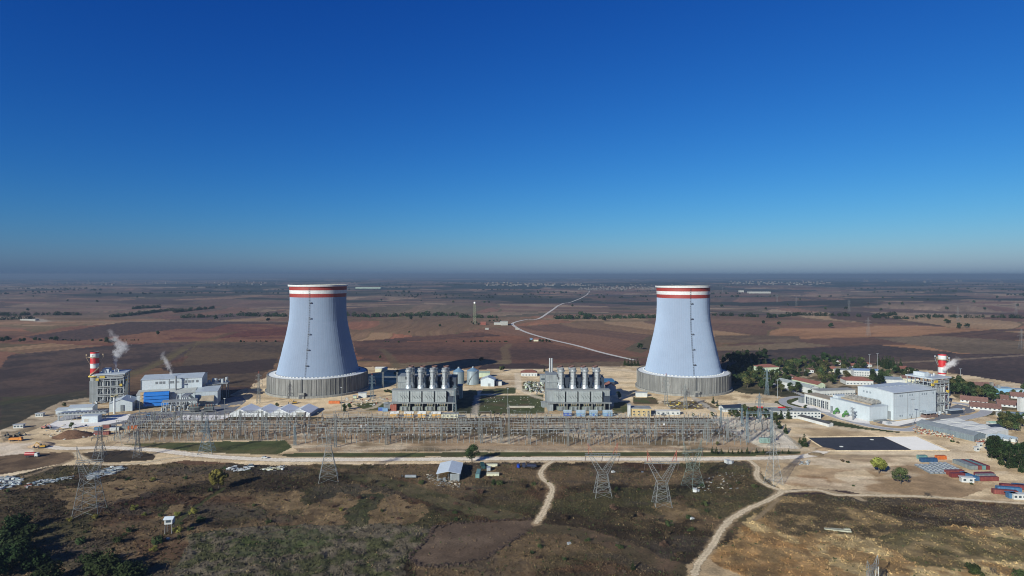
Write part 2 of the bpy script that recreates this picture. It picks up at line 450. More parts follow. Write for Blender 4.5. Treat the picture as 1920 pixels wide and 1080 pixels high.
# grass belts and yards
plantpatch([(228,834),(290,830),(420,828),(530,826),(560,832),(520,853),(430,851),(350,845),(300,840)], GRASS, GRASS2, 18, .56, .1, warp=2, fine=.3)
plantpatch([(520,853),(560,849),(700,849),(960,848),(1200,848),(1400,847),(1500,846),(1500,852),(1400,855),(900,856),(540,857)], GRASS, (.075,.076,.036), 14, .55, .1, warp=1.0, fine=.3)
plantpatch([(150,849),(215,843),(260,846),(292,853),(285,862),(220,868),(170,866)], (.05,.04,.03), (.085,.065,.045), 8, .5, .12, warp=3)
plantpatch([(0,830),(68,832),(60,850),(20,858),(-60,860),(-60,832)], (.60,.53,.45), (.54,.46,.37), 10, .5, .2, warp=1)
plantpatch([(-60,862),(60,850),(140,848),(140,862),(60,880),(-60,900)], (.17,.12,.08), (.10,.07,.048), 10, .5, .15, warp=3)
# switchyard ground
plantpatch([(215,832),(270,785),(420,783),(620,783),(900,785),(960,785),(1330,785),(1350,800),(1425,836),(1420,844),(960,845),(560,847),(530,824),(240,828)], TAN, (.19,.15,.095), 18, .56, .12, warp=1.5, fine=.3, sx=.5)
plantpatch([(600,783),(960,783),(1340,783),(1340,790),(600,790)], (.09,.07,.045), (.14,.10,.065), 9, .5, .12, warp=2)
plantpatch([(420,781),(610,781),(600,788),(420,788)], (.075,.07,.04), (.12,.09,.06), 9, .5, .12, warp=1.5)
plantpatch([(1330,782),(1445,782),(1500,842),(1425,838),(1350,800)], (.58,.54,.48), (.48,.44,.38), 10, .5, .15, warp=1)
# courtyard greens between the old blocks
plantpatch([(897,742),(1018,740),(1022,775),(895,776)], GRASS, (.095,.078,.045), 12, .54, .12, warp=1.5, fine=.3)
plantpatch([(905,730),(968,726),(966,738),(900,738)], GRASS, GRASS2, 10, .55, .1, warp=1.5)
plantpatch([(660,758),(730,752),(735,768),(690,770)], GRASS, GRASS2, 10, .55, .1, warp=2)
plantpatch([(850,735),(895,730),(890,775),(850,776)], (.05,.055,.03), GRASS2, 10, .55, .1, warp=1.5)
plantpatch([(980,715),(1020,715),(1020,735),(980,735)], GRASS, (.11,.085,.05), 8, .52, .1, warp=1.5)
plantpatch([(1150,755),(1178,752),(1182,772),(1150,776)], GRASS, GRASS2, 8, .52, .1, warp=1.5)
plantpatch([(1185,745),(1230,745),(1235,757),(1190,757)], GRASS, (.11,.085,.05), 8, .52, .1, warp=1.5)
plantpatch([(1240,752),(1320,752),(1350,765),(1260,768)], (.20,.16,.10), (.12,.095,.06), 8, .5, .1, warp=2)
# village lawns
plantpatch([(1340,700),(1400,688),(1480,690),(1560,740),(1545,760),(1480,752),(1400,738),(1360,730)], (.050,.052,.028), (.10,.085,.052), 14, .58, .1, warp=3)
plantpatch([(1400,688),(1640,684),(1730,698),(1720,730),(1600,735),(1480,715)], (.085,.075,.048), (.30,.25,.18), 12, .52, .1, warp=3)
plantpatch([(1370,744),(1420,738),(1500,748),(1480,765),(1400,764),(1370,755)], SAND, SAND2, 10, .52, .1, warp=2)
plantpatch([(1455,752),(1500,746),(1530,756),(1470,772),(1440,764)], GRASS, GRASS2, 8, .6, .1, warp=1)
plantpatch([(1535,787),(1560,788),(1620,801),(1690,810),(1688,812),(1600,803),(1540,794)], (.045,.062,.024), (.055,.065,.03), 8, .5, .1, warp=1)
plantpatch([(1790,755),(1850,765),(1872,776),(1810,788),(1808,785),(1850,776),(1830,764)], (.045,.062,.024), (.055,.065,.03), 8, .5, .1, warp=1)
plantpatch([(1770,712),(1900,730),(1960,760),(1960,790),(1860,775),(1790,745)], (.22,.17,.11), (.10,.085,.05), 12, .52, .1, warp=3)
plantpatch([(1866,770),(1912,768),(1920,778),(1870,778)], (.33,.25,.12), None, warp=2)
# bare earth right of the switchyard
plantpatch([(1470,905),(1510,880),(1700,872),(1780,880),(1860,915),(1800,932),(1640,926),(1540,914)], (.40,.295,.19), (.31,.22,.135), 20, .5, .16, warp=4, fine=.3, sx=.4)
plantpatch([(1470,905),(1490,890),(1560,898),(1560,912),(1500,914)], (.30,.19,.105), None, warp=5, amt=.7)
plantpatch([(1570,884),(1630,880),(1640,895),(1600,905),(1575,900)], (.58,.48,.34), None, warp=5, amt=.7)
plantpatch([(1480,862),(1720,856),(1840,870),(1840,876),(1600,872),(1490,872)], (.56,.46,.33), (.40,.31,.215), 14, .5, .12, warp=3, sx=.4)
plantpatch([(1500,858),(1560,852),(1720,853),(1720,857),(1560,858)], (.24,.185,.13), None, warp=2, amt=.7)
for pts in (PLANT,):
    patch(pts, .60, (.64,.56,.44), .45, 16, 31, sx=.45)
    patch(pts, .63, (.24,.175,.11), .38, 11, 33, sx=.4)
# thin tracks worn across fields
for pts, wd, c in (([(715,655),(728,665),(738,678),(742,690)], 4, (.10,.09,.055)), ([(1340,676),(1640,682),(1760,676),(1960,664)], 3.5, (.25,.21,.16)),
                   ([(0,598),(200,602),(420,599),(540,601)], 5, (.24,.20,.15)), ([(640,597),(960,597),(1240,598)], 6, (.16,.13,.095)), ([(1340,600),(1600,604),(1960,606)], 6, (.17,.14,.10)),
                   ([(0,596),(60,597),(82,602)], 14, (.45,.42,.38)), ([(225,712),(262,696),(310,674),(345,652),(400,634),(440,622)], 7, (.095,.082,.046)),
                   ([(955,645),(945,655),(950,668),(948,682)], 5, (.14,.115,.07)), ([(1040,690),(1190,688),(1200,690)], 5, (.40,.36,.30)), ([(970,700),(972,728),(1000,742),(1020,748)], 8, (.66,.60,.50)),
                   ([(895,742),(890,776)], 7, (.30,.28,.25)), ([(1150,745),(1180,755),(1190,780)], 5, (.36,.31,.25)), ([(1300,745),(1320,758),(1340,772)], 7, (.38,.36,.33)),
                   ([(640,752),(690,752),(725,748),(700,765),(640,775)], 6, (.40,.35,.28)), ([(600,777),(900,778),(1060,778),(1200,779)], 5, (.40,.36,.30)),
                   ([(1210,836),(1100,838),(900,838),(570,838)], 1.5, (.33,.28,.22)), ([(0,1010),(160,960),(330,900),(420,872)], 2.2, (.13,.095,.06)), ([(720,925),(735,955),(745,985)], 1.2, (.15,.11,.075)),
                   ([(728,924),(744,955),(754,984)], 1.0, (.15,.11,.075)), ([(325,985),(360,955),(420,915)], 3.0, (.055,.066,.026)), ([(0,905),(60,890),(110,872),(140,860)], 4, (.26,.20,.14)),
                   ([(1460,935),(1440,955),(1415,975)], 2.5, (.26,.20,.13)), ([(1540,918),(1600,930),(1618,938)], 5, (.36,.29,.20))):
    w = [G(a, b) for a, b in pts]
    wd = max(wd, (max(q[1] for q in w)/1000)**2*11) if max(q[1] for q in w) > 700 else wd
    d = polydist(w, nx + wn3*wd*.5, ny + wn4*wd*.5)
    m = sstep(wd*.62, wd*.35, d)*(.85 if max(q[1] for q in w) < 760 else .5)
    col[near] = col[near]*(1-m)[:, None] + np.array(c)*m[:, None]
    rough_amt[near] *= (1 - m); scrubw[near] *= (1 - m)
# worn verges along the roads; the ground lies level under them
for kname, (w, wd) in RW.items():
    if kname == 'far_road': continue
    d = polydist(w, nx + wn3*3, ny + wn4*3)
    m = sstep(wd*.5 + 1.8, wd*.5 - .5, d)*.75
    c = np.array(SAND2 if kname != 'village_road' else (.09,.085,.05))
    col[near] = col[near]*(1-m)[:, None] + c*m[:, None]
    d = polydist(w, nx, ny)
    k_ = sstep(wd*.5 + .5, wd*.5 + 5, d)
    rough_amt[near] *= k_; scrubw[near] *= sstep(wd*.5 + .2, wd*.5 + 3, d)
col[near] *= np.array([1.05, 1.0, .88])
lum = col.mean(1)[:, None]
fz = (sstep(690, 760, Y)*(1 - sstep(1500, 2000, Y)))[:, None]*sstep(.045, .065, lum)*(1 - sstep(.15, .22, lum))
col *= 1 + fz*C(.36,.27,.20)
lum = col.mean(1)[:, None]
col *= .80 + .20*sstep(.12, .32, lum)
col = np.clip(col, .008, .85)
lump = (fbm(nx, ny, 3.4, 601, 3) - .42)*1.25 + (fbm(nx, ny, 16, 605, 2) - .5)*.9
Zg = terrain(X, Y)
Zg[near] += np.clip(lump, -.25, 2)*rough_amt[near]*1.15
GZ_near = (nx, ny)
me = bpy.data.meshes.new('ground')
nr, nc = len(D), len(U)
me.vertices.add(n_v)
me.vertices.foreach_set('co', np.stack([X, Y, Zg], 1).astype(np.float32).ravel())
idx = np.arange(n_v).reshape(nr, nc)
qd = np.stack([idx[:-1, :-1], idx[:-1, 1:], idx[1:, 1:], idx[1:, :-1]], -1).reshape(-1, 4)
me.loops.add(qd.size); me.loops.foreach_set('vertex_index', qd.astype(np.int32).ravel())
me.polygons.add(len(qd)); me.polygons.foreach_set('loop_start', np.arange(0, qd.size, 4, dtype=np.int32))
me.polygons.foreach_set('use_smooth', np.ones(len(qd), bool))
me.update()
at = me.attributes.new('soil', 'FLOAT_COLOR', 'POINT')
at.data.foreach_set('color', np.concatenate([col, np.ones((n_v, 1))], 1).astype(np.float32).ravel())

def ground_material(name, attr=None, rgb=None, amp=.22, track=None):
    m = bpy.data.materials.new(name); m.use_nodes = True
    nt = m.node_tree; N = nt.nodes; L = nt.links
    b = N['Principled BSDF']; b.inputs['Roughness'].default_value = .95; b.inputs['Specular IOR Level'].default_value = .1
    ge = N.new('ShaderNodeNewGeometry')
    f = None
    for sc, det, lo, hi in ((.9, 4, 1-amp, 1+amp), (.12, 4, 1-amp*.6, 1+amp*.6), (4.0, 2, 1-amp*.6, 1+amp*.6)):
        n = N.new('ShaderNodeTexNoise'); n.inputs['Scale'].default_value = sc; n.inputs['Detail'].default_value = det
        L.new(ge.outputs['Position'], n.inputs['Vector'])
        r = N.new('ShaderNodeMapRange'); r.inputs[1].default_value = .3; r.inputs[2].default_value = .7; r.inputs[3].default_value = lo; r.inputs[4].default_value = hi
        L.new(n.outputs['Fac'], r.inputs[0])
        if f is None: f = r.outputs[0]
        else:
            k = N.new('ShaderNodeMath'); k.operation = 'MULTIPLY'; L.new(f, k.inputs[0]); L.new(r.outputs[0], k.inputs[1]); f = k.outputs[0]
    mx = N.new('ShaderNodeVectorMath'); mx.operation = 'SCALE'; L.new(f, mx.inputs['Scale'])
    if attr:
        a = N.new('ShaderNodeAttribute'); a.attribute_name = attr; L.new(a.outputs['Color'], mx.inputs[0])
    elif track:
        # wheel ruts and ragged edges: how far across the track, broken up by noise
        a = N.new('ShaderNodeAttribute'); a.attribute_name = 'across'
        n = N.new('ShaderNodeTexNoise'); n.inputs['Scale'].default_value = .55; n.inputs['Detail'].default_value = 5; L.new(ge.outputs['Position'], n.inputs['Vector'])
        k1 = N.new('ShaderNodeMath'); k1.operation = 'MULTIPLY_ADD'; L.new(n.outputs['Fac'], k1.inputs[0]); k1.inputs[1].default_value = 1.5; L.new(a.outputs['Fac'], k1.inputs[2])
        e = N.new('ShaderNodeMapRange'); e.inputs[1].default_value = 1.35; e.inputs[2].default_value = 1.75; L.new(k1.outputs[0], e.inputs[0])
        d_ = N.new('ShaderNodeMath'); d_.operation = 'SUBTRACT'; L.new(a.outputs['Fac'], d_.inputs[0]); d_.inputs[1].default_value = 0.0
        ab = N.new('ShaderNodeMath'); ab.operation = 'ABSOLUTE'; L.new(d_.outputs[0], ab.inputs[0])
        c_ = N.new('ShaderNodeMapRange'); c_.inputs[1].default_value = .0; c_.inputs[2].default_value = .35; c_.inputs[3].default_value = .30; c_.inputs[4].default_value = 0; L.new(ab.outputs[0], c_.inputs[0])
        mxf = N.new('ShaderNodeMath'); mxf.operation = 'MAXIMUM'; L.new(e.outputs[0], mxf.inputs[0]); L.new(c_.outputs[0], mxf.inputs[1])
        mc = N.new('ShaderNodeMix'); mc.data_type = 'RGBA'; mc.inputs[6].default_value = (*rgb, 1); mc.inputs[7].default_value = (*track, 1); L.new(mxf.outputs[0], mc.inputs[0])
        L.new(mc.outputs[2], mx.inputs[0])
    else: mx.inputs[0].default_value = rgb
    L.new(mx.outputs[0], b.inputs['Base Color'])
    return m
me.materials.append(ground_material('soil and grass', 'soil'))
ground = bpy.data.objects.new('ground', me); COL.objects.link(ground); struct(ground)

# ------------------------------------------------------------------ roads: their own sheets just above the ground
def strip(name, pts, width, m, z=.06, jit=.0, smooth_n=6, kerb=None):
    # smooth the polyline (Catmull-Rom), then give it two edges
    P = [Vector(p) for p in pts]
    P = [P[0]*2 - P[1]] + P + [P[-1]*2 - P[-2]]
    out = []
    for i in range(1, len(P) - 2):
        for s in range(smooth_n):
            t = s/smooth_n
            out.append(.5*((2*P[i]) + (P[i+1]-P[i-1])*t + (2*P[i-1]-5*P[i]+4*P[i+1]-P[i+2])*t*t + (-P[i-1]+3*P[i]-3*P[i+1]+P[i+2])*t**3))
    out.append(P[-2])
    vs, fs, ac = [], [], []
    for i, p in enumerate(out):
        d = (out[min(i+1, len(out)-1)] - out[max(i-1, 0)]).normalized(); nrm = Vector((-d.y, d.x))
        for s in (-1, -.4, 0, .4, 1):
            j = random.uniform(-jit, jit) if abs(s) == 1 else 0
            q_ = p + nrm*(s*width/2 + j)
            vs.append((q_.x, q_.y, TZ(q_.x, q_.y) + z)); ac.append(abs(s))
        if i:
            for c_ in range(4):
                a = (i-1)*5 + c_
                fs.append((a, a+5, a+6, a+1))
    b = MB(); b.add(vs, fs)
    o = struct(b.build(name, m))
    o.data.attributes.new('across', 'FLOAT', 'POINT').data.foreach_set('value', ac)
    if kerb:
        kb = MB(); kb.add([], [])
        for s in (-1, 1):
            for i in range(len(out)-1):
                d0 = (out[min(i+1, len(out)-1)] - out[max(i-1, 0)]).normalized(); d1 = (out[min(i+2, len(out)-1)] - out[i]).normalized()
                n0, n1 = Vector((-d0.y, d0.x)), Vector((-d1.y, d1.x))
                a0, a1 = out[i] + n0*s*(width/2+.02), out[i+1] + n1*s*(width/2+.02)
                b0, b1 = out[i] + n0*s*(width/2+.32), out[i+1] + n1*s*(width/2+.32)
                kb.add([(a0.x,a0.y,0),(a1.x,a1.y,0),(a1.x,a1.y,.14),(a0.x,a0.y,.14),(b0.x,b0.y,.14),(b1.x,b1.y,.14),(b1.x,b1.y,0),(b0.x,b0.y,0)],[(0,1,2,3),(3,2,5,4),(4,5,6,7)])
        struct(kb.build(name.split('_')[0] + '_kerb', kerb))
    return o
m_gravel = ground_material('gravel', rgb=(.70,.625,.50), amp=.14, track=(.40,.32,.22))
m_dirt = ground_material('dirt track', rgb=(.56,.455,.30), amp=.22, track=(.25,.19,.115))
m_asph = ground_material('asphalt', rgb=(.15,.153,.163), amp=.10)
m_asph2 = ground_material('worn asphalt', rgb=(.33,.33,.335), amp=.12)
m_kerb = ground_material('kerb concrete', rgb=(.42,.41,.39), amp=.1)
m_pav = ground_material('pale concrete', rgb=(.68,.65,.60), amp=.08)
for i, (kname, (w, wd)) in enumerate(RW.items()):
    mt = {'gravel_road': m_gravel, 'far_road': ground_material('far gravel', rgb=(.46,.43,.39), amp=.1), 'village_road': m_asph2}.get(kname, m_dirt)
    strip(kname, w, wd, mt, z=.05 + .012*i if kname != 'far_road' else .5, jit=.0 if kname in ('village_road', 'far_road') else .55)
def sheet(name, pts, m, z):
    w = [G(a, b) for a, b in pts]
    o = MB().add([(x, y, z) for x, y in w], [tuple(range(len(w)))]).build(name, m)
    return struct(o)
# ------------------------------------------------------------------ cooling towers
def shell_material(name, rgb, panels=96):
    m = M(name, rgb, .7, 0, .05, .05, fine=.02)
    m.node_tree.nodes['Principled BSDF'].inputs['Diffuse Roughness'].default_value = 1.0
    m.node_tree.nodes['Principled BSDF'].inputs['Specular IOR Level'].default_value = .25
    nt = m.node_tree; N = nt.nodes; L = nt.links
    b = N['Principled BSDF']
    old = b.inputs['Base Color'].links[0].from_socket
    tc = N.new('ShaderNodeTexCoord'); sx = N.new('ShaderNodeSeparateXYZ'); L.new(tc.outputs['Object'], sx.inputs[0])
    a = N.new('ShaderNodeMath'); a.operation = 'ARCTAN2'; L.new(sx.outputs[1], a.inputs[0]); L.new(sx.outputs[0], a.inputs[1])
    k = N.new('ShaderNodeMath'); k.operation = 'MULTIPLY'; k.inputs[1].default_value = panels/(2*math.pi); L.new(a.outputs[0], k.inputs[0])
    ad = N.new('ShaderNodeMath'); ad.operation = 'ADD'; ad.inputs[1].default_value = 0.06; L.new(k.outputs[0], ad.inputs[0])
    fr = N.new('ShaderNodeMath'); fr.operation = 'FRACT'; L.new(ad.outputs[0], fr.inputs[0])
    lt = N.new('ShaderNodeMath'); lt.operation = 'LESS_THAN'; lt.inputs[1].default_value = .12; L.new(fr.outputs[0], lt.inputs[0])
    r = N.new('ShaderNodeMapRange'); r.inputs[3].default_value = 1.0; r.inputs[4].default_value = .90; L.new(lt.outputs[0], r.inputs[0])
    s = N.new('ShaderNodeVectorMath'); s.operation = 'SCALE'; L.new(old, s.inputs[0]); L.new(r.outputs[0], s.inputs['Scale'])
    L.new(s.outputs[0], b.inputs['Base Color'])
    return m
m_shell = shell_material('tower cladding blue', (.265,.335,.455))
m_shell_rib = M('tower rib blue', (.255,.32,.44), .7, var=.04, scale=.05)
m_tred = M('tower red band', (.25,.030,.022), .6, var=.06, scale=.05)
m_twhite = M('tower white band', (.56,.57,.58), .6, var=.05, scale=.05)
m_conc = M('aged concrete', (.26,.255,.24), .9, var=.2, scale=.12, streak=.3)
m_slab = M('pale roof slab', (.62,.63,.64), .85, var=.1)
m_steel = M('galvanised steel', (.34,.36,.37), .5, .35, var=.12, scale=.6)
m_dark = M('dark steel', (.06,.065,.075), .6, var=.1)
m_glass = M('window glass', (.05,.07,.09), .15, var=.05)
def basin_material():
    m = M('basin cladding', (.215,.215,.21), .85, var=.16, scale=.08, streak=.35)
    nt = m.node_tree; N = nt.nodes; L = nt.links; b = N['Principled BSDF']
    old = b.inputs['Base Color'].links[0].from_socket
    tc = N.new('ShaderNodeTexCoord'); sx = N.new('ShaderNodeSeparateXYZ'); L.new(tc.outputs['Object'], sx.inputs[0])
    a = N.new('ShaderNodeMath'); a.operation = 'ARCTAN2'; L.new(sx.outputs[1], a.inputs[0]); L.new(sx.outputs[0], a.inputs[1])
    k = N.new('ShaderNodeMath'); k.operation = 'MULTIPLY'; k.inputs[1].default_value = 144/(2*math.pi); L.new(a.outputs[0], k.inputs[0])
    ns = N.new('ShaderNodeTexWhiteNoise'); ns.noise_dimensions = '1D'
    fl = N.new('ShaderNodeMath'); fl.operation = 'FLOOR'; L.new(k.outputs[0], fl.inputs[0]); L.new(fl.outputs[0], ns.inputs['W'])
    r = N.new('ShaderNodeMapRange'); r.inputs[3].default_value = .72; r.inputs[4].default_value = 1.2; L.new(ns.outputs['Value'], r.inputs[0])
    s = N.new('ShaderNodeVectorMath'); s.operation = 'SCALE'; L.new(old, s.inputs[0]); L.new(r.outputs[0], s.inputs['Scale'])
    L.new(s.outputs[0], b.inputs['Base Color'])
    return m
m_basin = basin_material()
PROF = [(46.0,19.0),(45.0,20.6),(43.4,26.5),(42.0,32.7),(40.0,40),(38.3,48),(36.3,56),(34.7,63),(33.1,71),(31.8,78.3),(31.1,86),(30.8,93.5),(30.7,99),(30.8,105.0)]
BANDS = [('red_band', m_tred, [(30.8,105),(31.0,109)]), ('white_band', m_twhite, [(31.0,109),(31.25,112.8)]), ('red_band', m_tred, [(31.25,112.8),(31.5,116.95)])]
def cooling_tower(px, d, scale, label):
    x = XAT(px, d)
    t = thing('cooling_tower', label, 'cooling tower', (x, d, 0), 0, 'cooling towers of the power plant')
    NS = 96
    inner = [(32.2, 118.8)] + [(r - .7, z) for r, z in reversed(PROF + [(31.5, 116.4)])]
    a0 = math.pi/NS
    MB().lathe(PROF, NS, a0=a0).build('shell', m_shell, t)
    MB().lathe(inner, NS, a0=a0).build('inner_wall', m_conc, t)
    b = MB()
    for i in range(0, NS, 2):
        a = a0 + 2*math.pi*i/NS; c, s_ = math.cos(a), math.sin(a)
        for (r0, z0), (r1, z1) in zip(PROF[:-1], PROF[1:]):
            p = []
            for r, z in ((r0, z0), (r1, z1)):
                for dr, dt in ((-.1, -.05), (.06, -.05), (.06, .05), (-.1, .05)):
                    p.append(((r + dr)*c - dt*s_, (r + dr)*s_ + dt*c, z))
            b.add(p, [(0,1,5,4),(1,2,6,5),(2,3,7,6)])
    q = b.build('cladding_ribs', m_shell_rib, t); q['kind'] = 'stuff'
    for nm, mt, pr in BANDS:
        MB().lathe(pr, NS, a0=a0).build(nm, mt, t)
    MB().lathe([(31.4,116.9),(32.7,116.9),(32.9,118.8),(32.2,118.8)], NS, a0=a0).build('rim', m_twhite, t)
    b = MB(); b.lathe([(54.6,2.0),(54.6,19.6),(53.4,19.6),(53.4,2.0)], 144); b.build('basin_wall', m_basin, t)
    b = MB()
    for i in range(144):
        if i % 2: continue
        a = 2*math.pi*i/144
        b.cbox(54.8*math.cos(a), 54.8*math.sin(a), 2, .35, .35, 17.4, a)
    fins = b.build('pilasters', m_conc, t); fins['kind'] = 'stuff'
    MB().lathe([(53.4,19.1),(45.8,20.2)], 96).build('basin_roof', m_slab, t)
    b = MB()
    for i in range(72):
        a = 2*math.pi*i/72
        b.cbox(46.6*math.cos(a), 46.6*math.sin(a), 19.6, 1.3, 1.7, 1.2, a)
    bl = b.build('footing_blocks', m_slab, t); bl['kind'] = 'stuff'
    MB().lathe([(56.6,0),(56.6,2.2),(54.6,2.2)], 96).build('basin_kerb', m_conc, t)
    # stair rail and five landings on the face towards -Y
    b = MB()
    pr = [(-(r + .40), z) for r, z in PROF + [(31.5,116.4)]]
    for s in (-.55, .55):
        b.path([(s, y, z) for y, z in pr], .08, 4)
    for (y0, z0), (y1, z1) in zip(pr[:-1], pr[1:]):
        n = int((z1 - z0)/2.2)
        for i in range(n):
            f = i/n
            b.box(-.55, .55, y0 + (y1-y0)*f - .12, y0 + (y1-y0)*f + .12, z0 + (z1-z0)*f, z0 + (z1-z0)*f + .2)
    lad = b.build('ladder', m_dark, t)
    for z in (32, 48.5, 65, 82, 99):
        r = np.interp(z, [p[1] for p in PROF], [p[0] for p in PROF])
        b = MB(); b.box(-.4, 2.4, -(r + 1.7), -(r + .3), z, z + .25)
        b.box(2.25, 2.4, -(r + 1.7), -(r + .3), z + .25, z + 1.2); b.box(-.4, 2.25, -(r + 1.7), -(r + 1.6), z + .9, z + 1.2)
        b.build('landing', m_dark, t)
    b = MB(); b.box(-3.0, 3.2, -57.6, -54.5, 0, 6.0); b.mat(1).box(-2.2, .8, -57.8, -57.6, .1, 4.2); b.box(1.4, 2.6, -57.75, -57.6, 2.0, 4.4)
    b.build('door_porch', [m_conc, m_dark], t)
    b = MB(); b.mat(0).box(-.35, .35, -55.3, -54.4, 6, 20.5); b.build('stair_tower', m_dark, t)
    for k in range(3):
        a = R(-100 + 70*k)
        MB().tube((32*math.cos(a), 32*math.sin(a), 118.9), (32*math.cos(a), 32*math.sin(a), 121), .12, n=4).build('warning_lamp_post', m_dark, t)
    t.scale = scale
    return t
cooling_tower(597.0, 699.0, (1, 1, 1), 'wider cooling tower behind the white tent roofs, its right flank in shadow')
cooling_tower(1280.6, 707.0, (.955, .955, .987), 'slimmer cooling tower beside the shaded pines and the village, ladder right of its middle')
# ------------------------------------------------------------------ shared building materials
m_clad = M('blue grey cladding', (.45,.505,.555), .55, .1, var=.07, scale=.12, stripe=(1.2,.10,.90), streak=.08)
m_clad_r = M('cladding sheet roof', (.44,.49,.54), .5, .1, var=.09, scale=.15, stripe=(1.6,.08,.90))
m_clad2 = M('pale cladding', (.51,.565,.61), .55, .1, var=.06, scale=.12, stripe=(1.2,.10,.92), streak=.06)
m_trim = M('grey trim', (.17,.19,.21), .6)
m_white = M('white painted wall', (.52,.53,.53), .8, var=.10, scale=.3, streak=.12)
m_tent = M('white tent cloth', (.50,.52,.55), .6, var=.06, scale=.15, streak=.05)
m_tent_lift = M('tent roof lifted from shade', (.97,.97,.97), .6, var=.08, scale=.2, stripe=(2.5,.05,.85))  # whiter cloth for the slope turned from the sun, lightening its shade by colour
m_bluel = M('blue louvre paint', (.018,.165,.55), .45, var=.10, scale=.3)
m_beige = M('beige panel', (.46,.32,.17), .7, var=.12)
m_tan = M('tan roofing felt', (.33,.27,.20), .9, var=.2, scale=.2)
m_yel = M('yellow safety paint', (.52,.38,.06), .6, var=.15)
m_red = M('chimney red', (.46,.018,.022), .45, var=.08)
m_cwhite = M('chimney white', (.58,.60,.61), .5, var=.08, streak=.15)
m_grey = M('mid grey metal', (.24,.26,.28), .55, .2, var=.14, scale=.4, streak=.15)
m_lgrey = M('light grey metal', (.40,.43,.46), .5, .2, var=.12, scale=.4, streak=.12)
m_pipe = M('silver pipe lagging', (.46,.48,.50), .35, .6, var=.15, scale=.8)
m_slate_shade = M('slate cladding and boiler shade', (.026,.038,.062), .6, .1, var=.15, scale=.15, stripe=(1.5,.08,.8))
m_oldc = M('weathered grey cladding', (.26,.285,.30), .7, .1, var=.16, scale=.15, stripe=(1.3,.1,.88), streak=.25)
m_oldr = M('weathered grey roof', (.25,.265,.27), .8, var=.2, scale=.2, stripe=(2,.06,.85))
m_chim = M('dull steel chimney', (.46,.50,.53), .42, .55, var=.14, scale=.25, streak=.2)
m_filter = M('filter mesh', (.30,.33,.335), .7, .1, var=.12, scale=.3)
m_orange = M('orange sheet', (.60,.33,.08), .65, var=.2, streak=.2)
m_cabin_r = M('cabin roof', (.62,.61,.58), .8, var=.18)
m_lblue = M('light blue sheet', (.17,.30,.46), .6, var=.2, streak=.15)
m_dblue = M('blue sheet', (.045,.10,.36), .6, var=.25)
m_cream = M('cream plaster', (.58,.56,.42), .85, var=.1, streak=.15)
m_rust = M('rust red paint', (.26,.07,.045), .75, var=.25, streak=.2)
m_tile = M('red roof tiles', (.235,.088,.062), .85, var=.22, scale=.5, stripe=(.9,.2,.85), rand=.15)
m_tile2 = M('brown roof tiles', (.165,.085,.068), .85, var=.22, scale=.5, stripe=(.9,.2,.85), rand=.15)
m_mint = M('pale green plaster', (.47,.54,.40), .85, var=.1, streak=.15)
m_ygreen = M('green duct paint', (.05,.17,.035), .5, var=.12)
m_trafo = M('transformer grey green', (.19,.22,.20), .6, .2, var=.2, scale=.7)
m_black = M('black rubber and gap shade', (.02,.02,.022), .7)

# ------------------------------------------------------------------ plant sheets: asphalt, kerbs, concrete
sheet('plant_yard', [(196,800),(228,783),(258,773),(330,769),(372,771),(420,748),(452,741),(462,752),(432,777),(380,780),(330,781),(285,789),(250,799)], m_asph, .03)
sheet('service_road', [(80,803),(120,780),(150,771),(172,768),(176,772),(150,779),(130,790),(105,806)], m_asph2, .034)
strip('access_road', [G(a,b) for a,b in [(1548,764),(1556,776),(1585,787),(1625,797),(1665,804),(1705,806),(1730,799),(1765,791),(1802,785),(1836,778),(1849,771),(1842,765),(1818,759),(1785,755)]], 9.0, m_asph2, .042, kerb=m_kerb)
strip('loop_road', [G(a,b) for a,b in [(1524,746),(1494,744),(1470,749),(1470,757),(1492,764),(1520,770),(1556,775)]], 7.0, m_asph2, .036, kerb=m_kerb)
sheet('turbine_yard', [(1642,793),(1690,800),(1735,795),(1790,783),(1830,771),(1822,764),(1795,758),(1765,770),(1752,785),(1700,792),(1660,787)], m_asph, .030)
sheet('concrete_apron', [(1654,795),(1664,798),(1684,799),(1722,790),(1752,783),(1751,779.5),(1676,791),(1655,790)], m_pav, .20)
sheet('concrete_pavement', [(1557,775),(1575,785),(1604,792),(1631,795),(1630,790.5),(1600,781),(1572,772)], m_pav, .16)
sheet('gallery_apron', [(1483,756),(1500,748),(1513,758),(1557,770),(1556,773),(1530,770)], m_pav, .048)
sheet('plant_apron', [(326,788),(344,778),(386,779),(440,777),(452,772),(420,786),(380,789)], m_pav, .05)
sheet('fan_apron', [(92,796),(110,789),(150,787),(190,784),(215,778),(245,776),(238,788),(190,798),(120,803)], m_pav, .052)

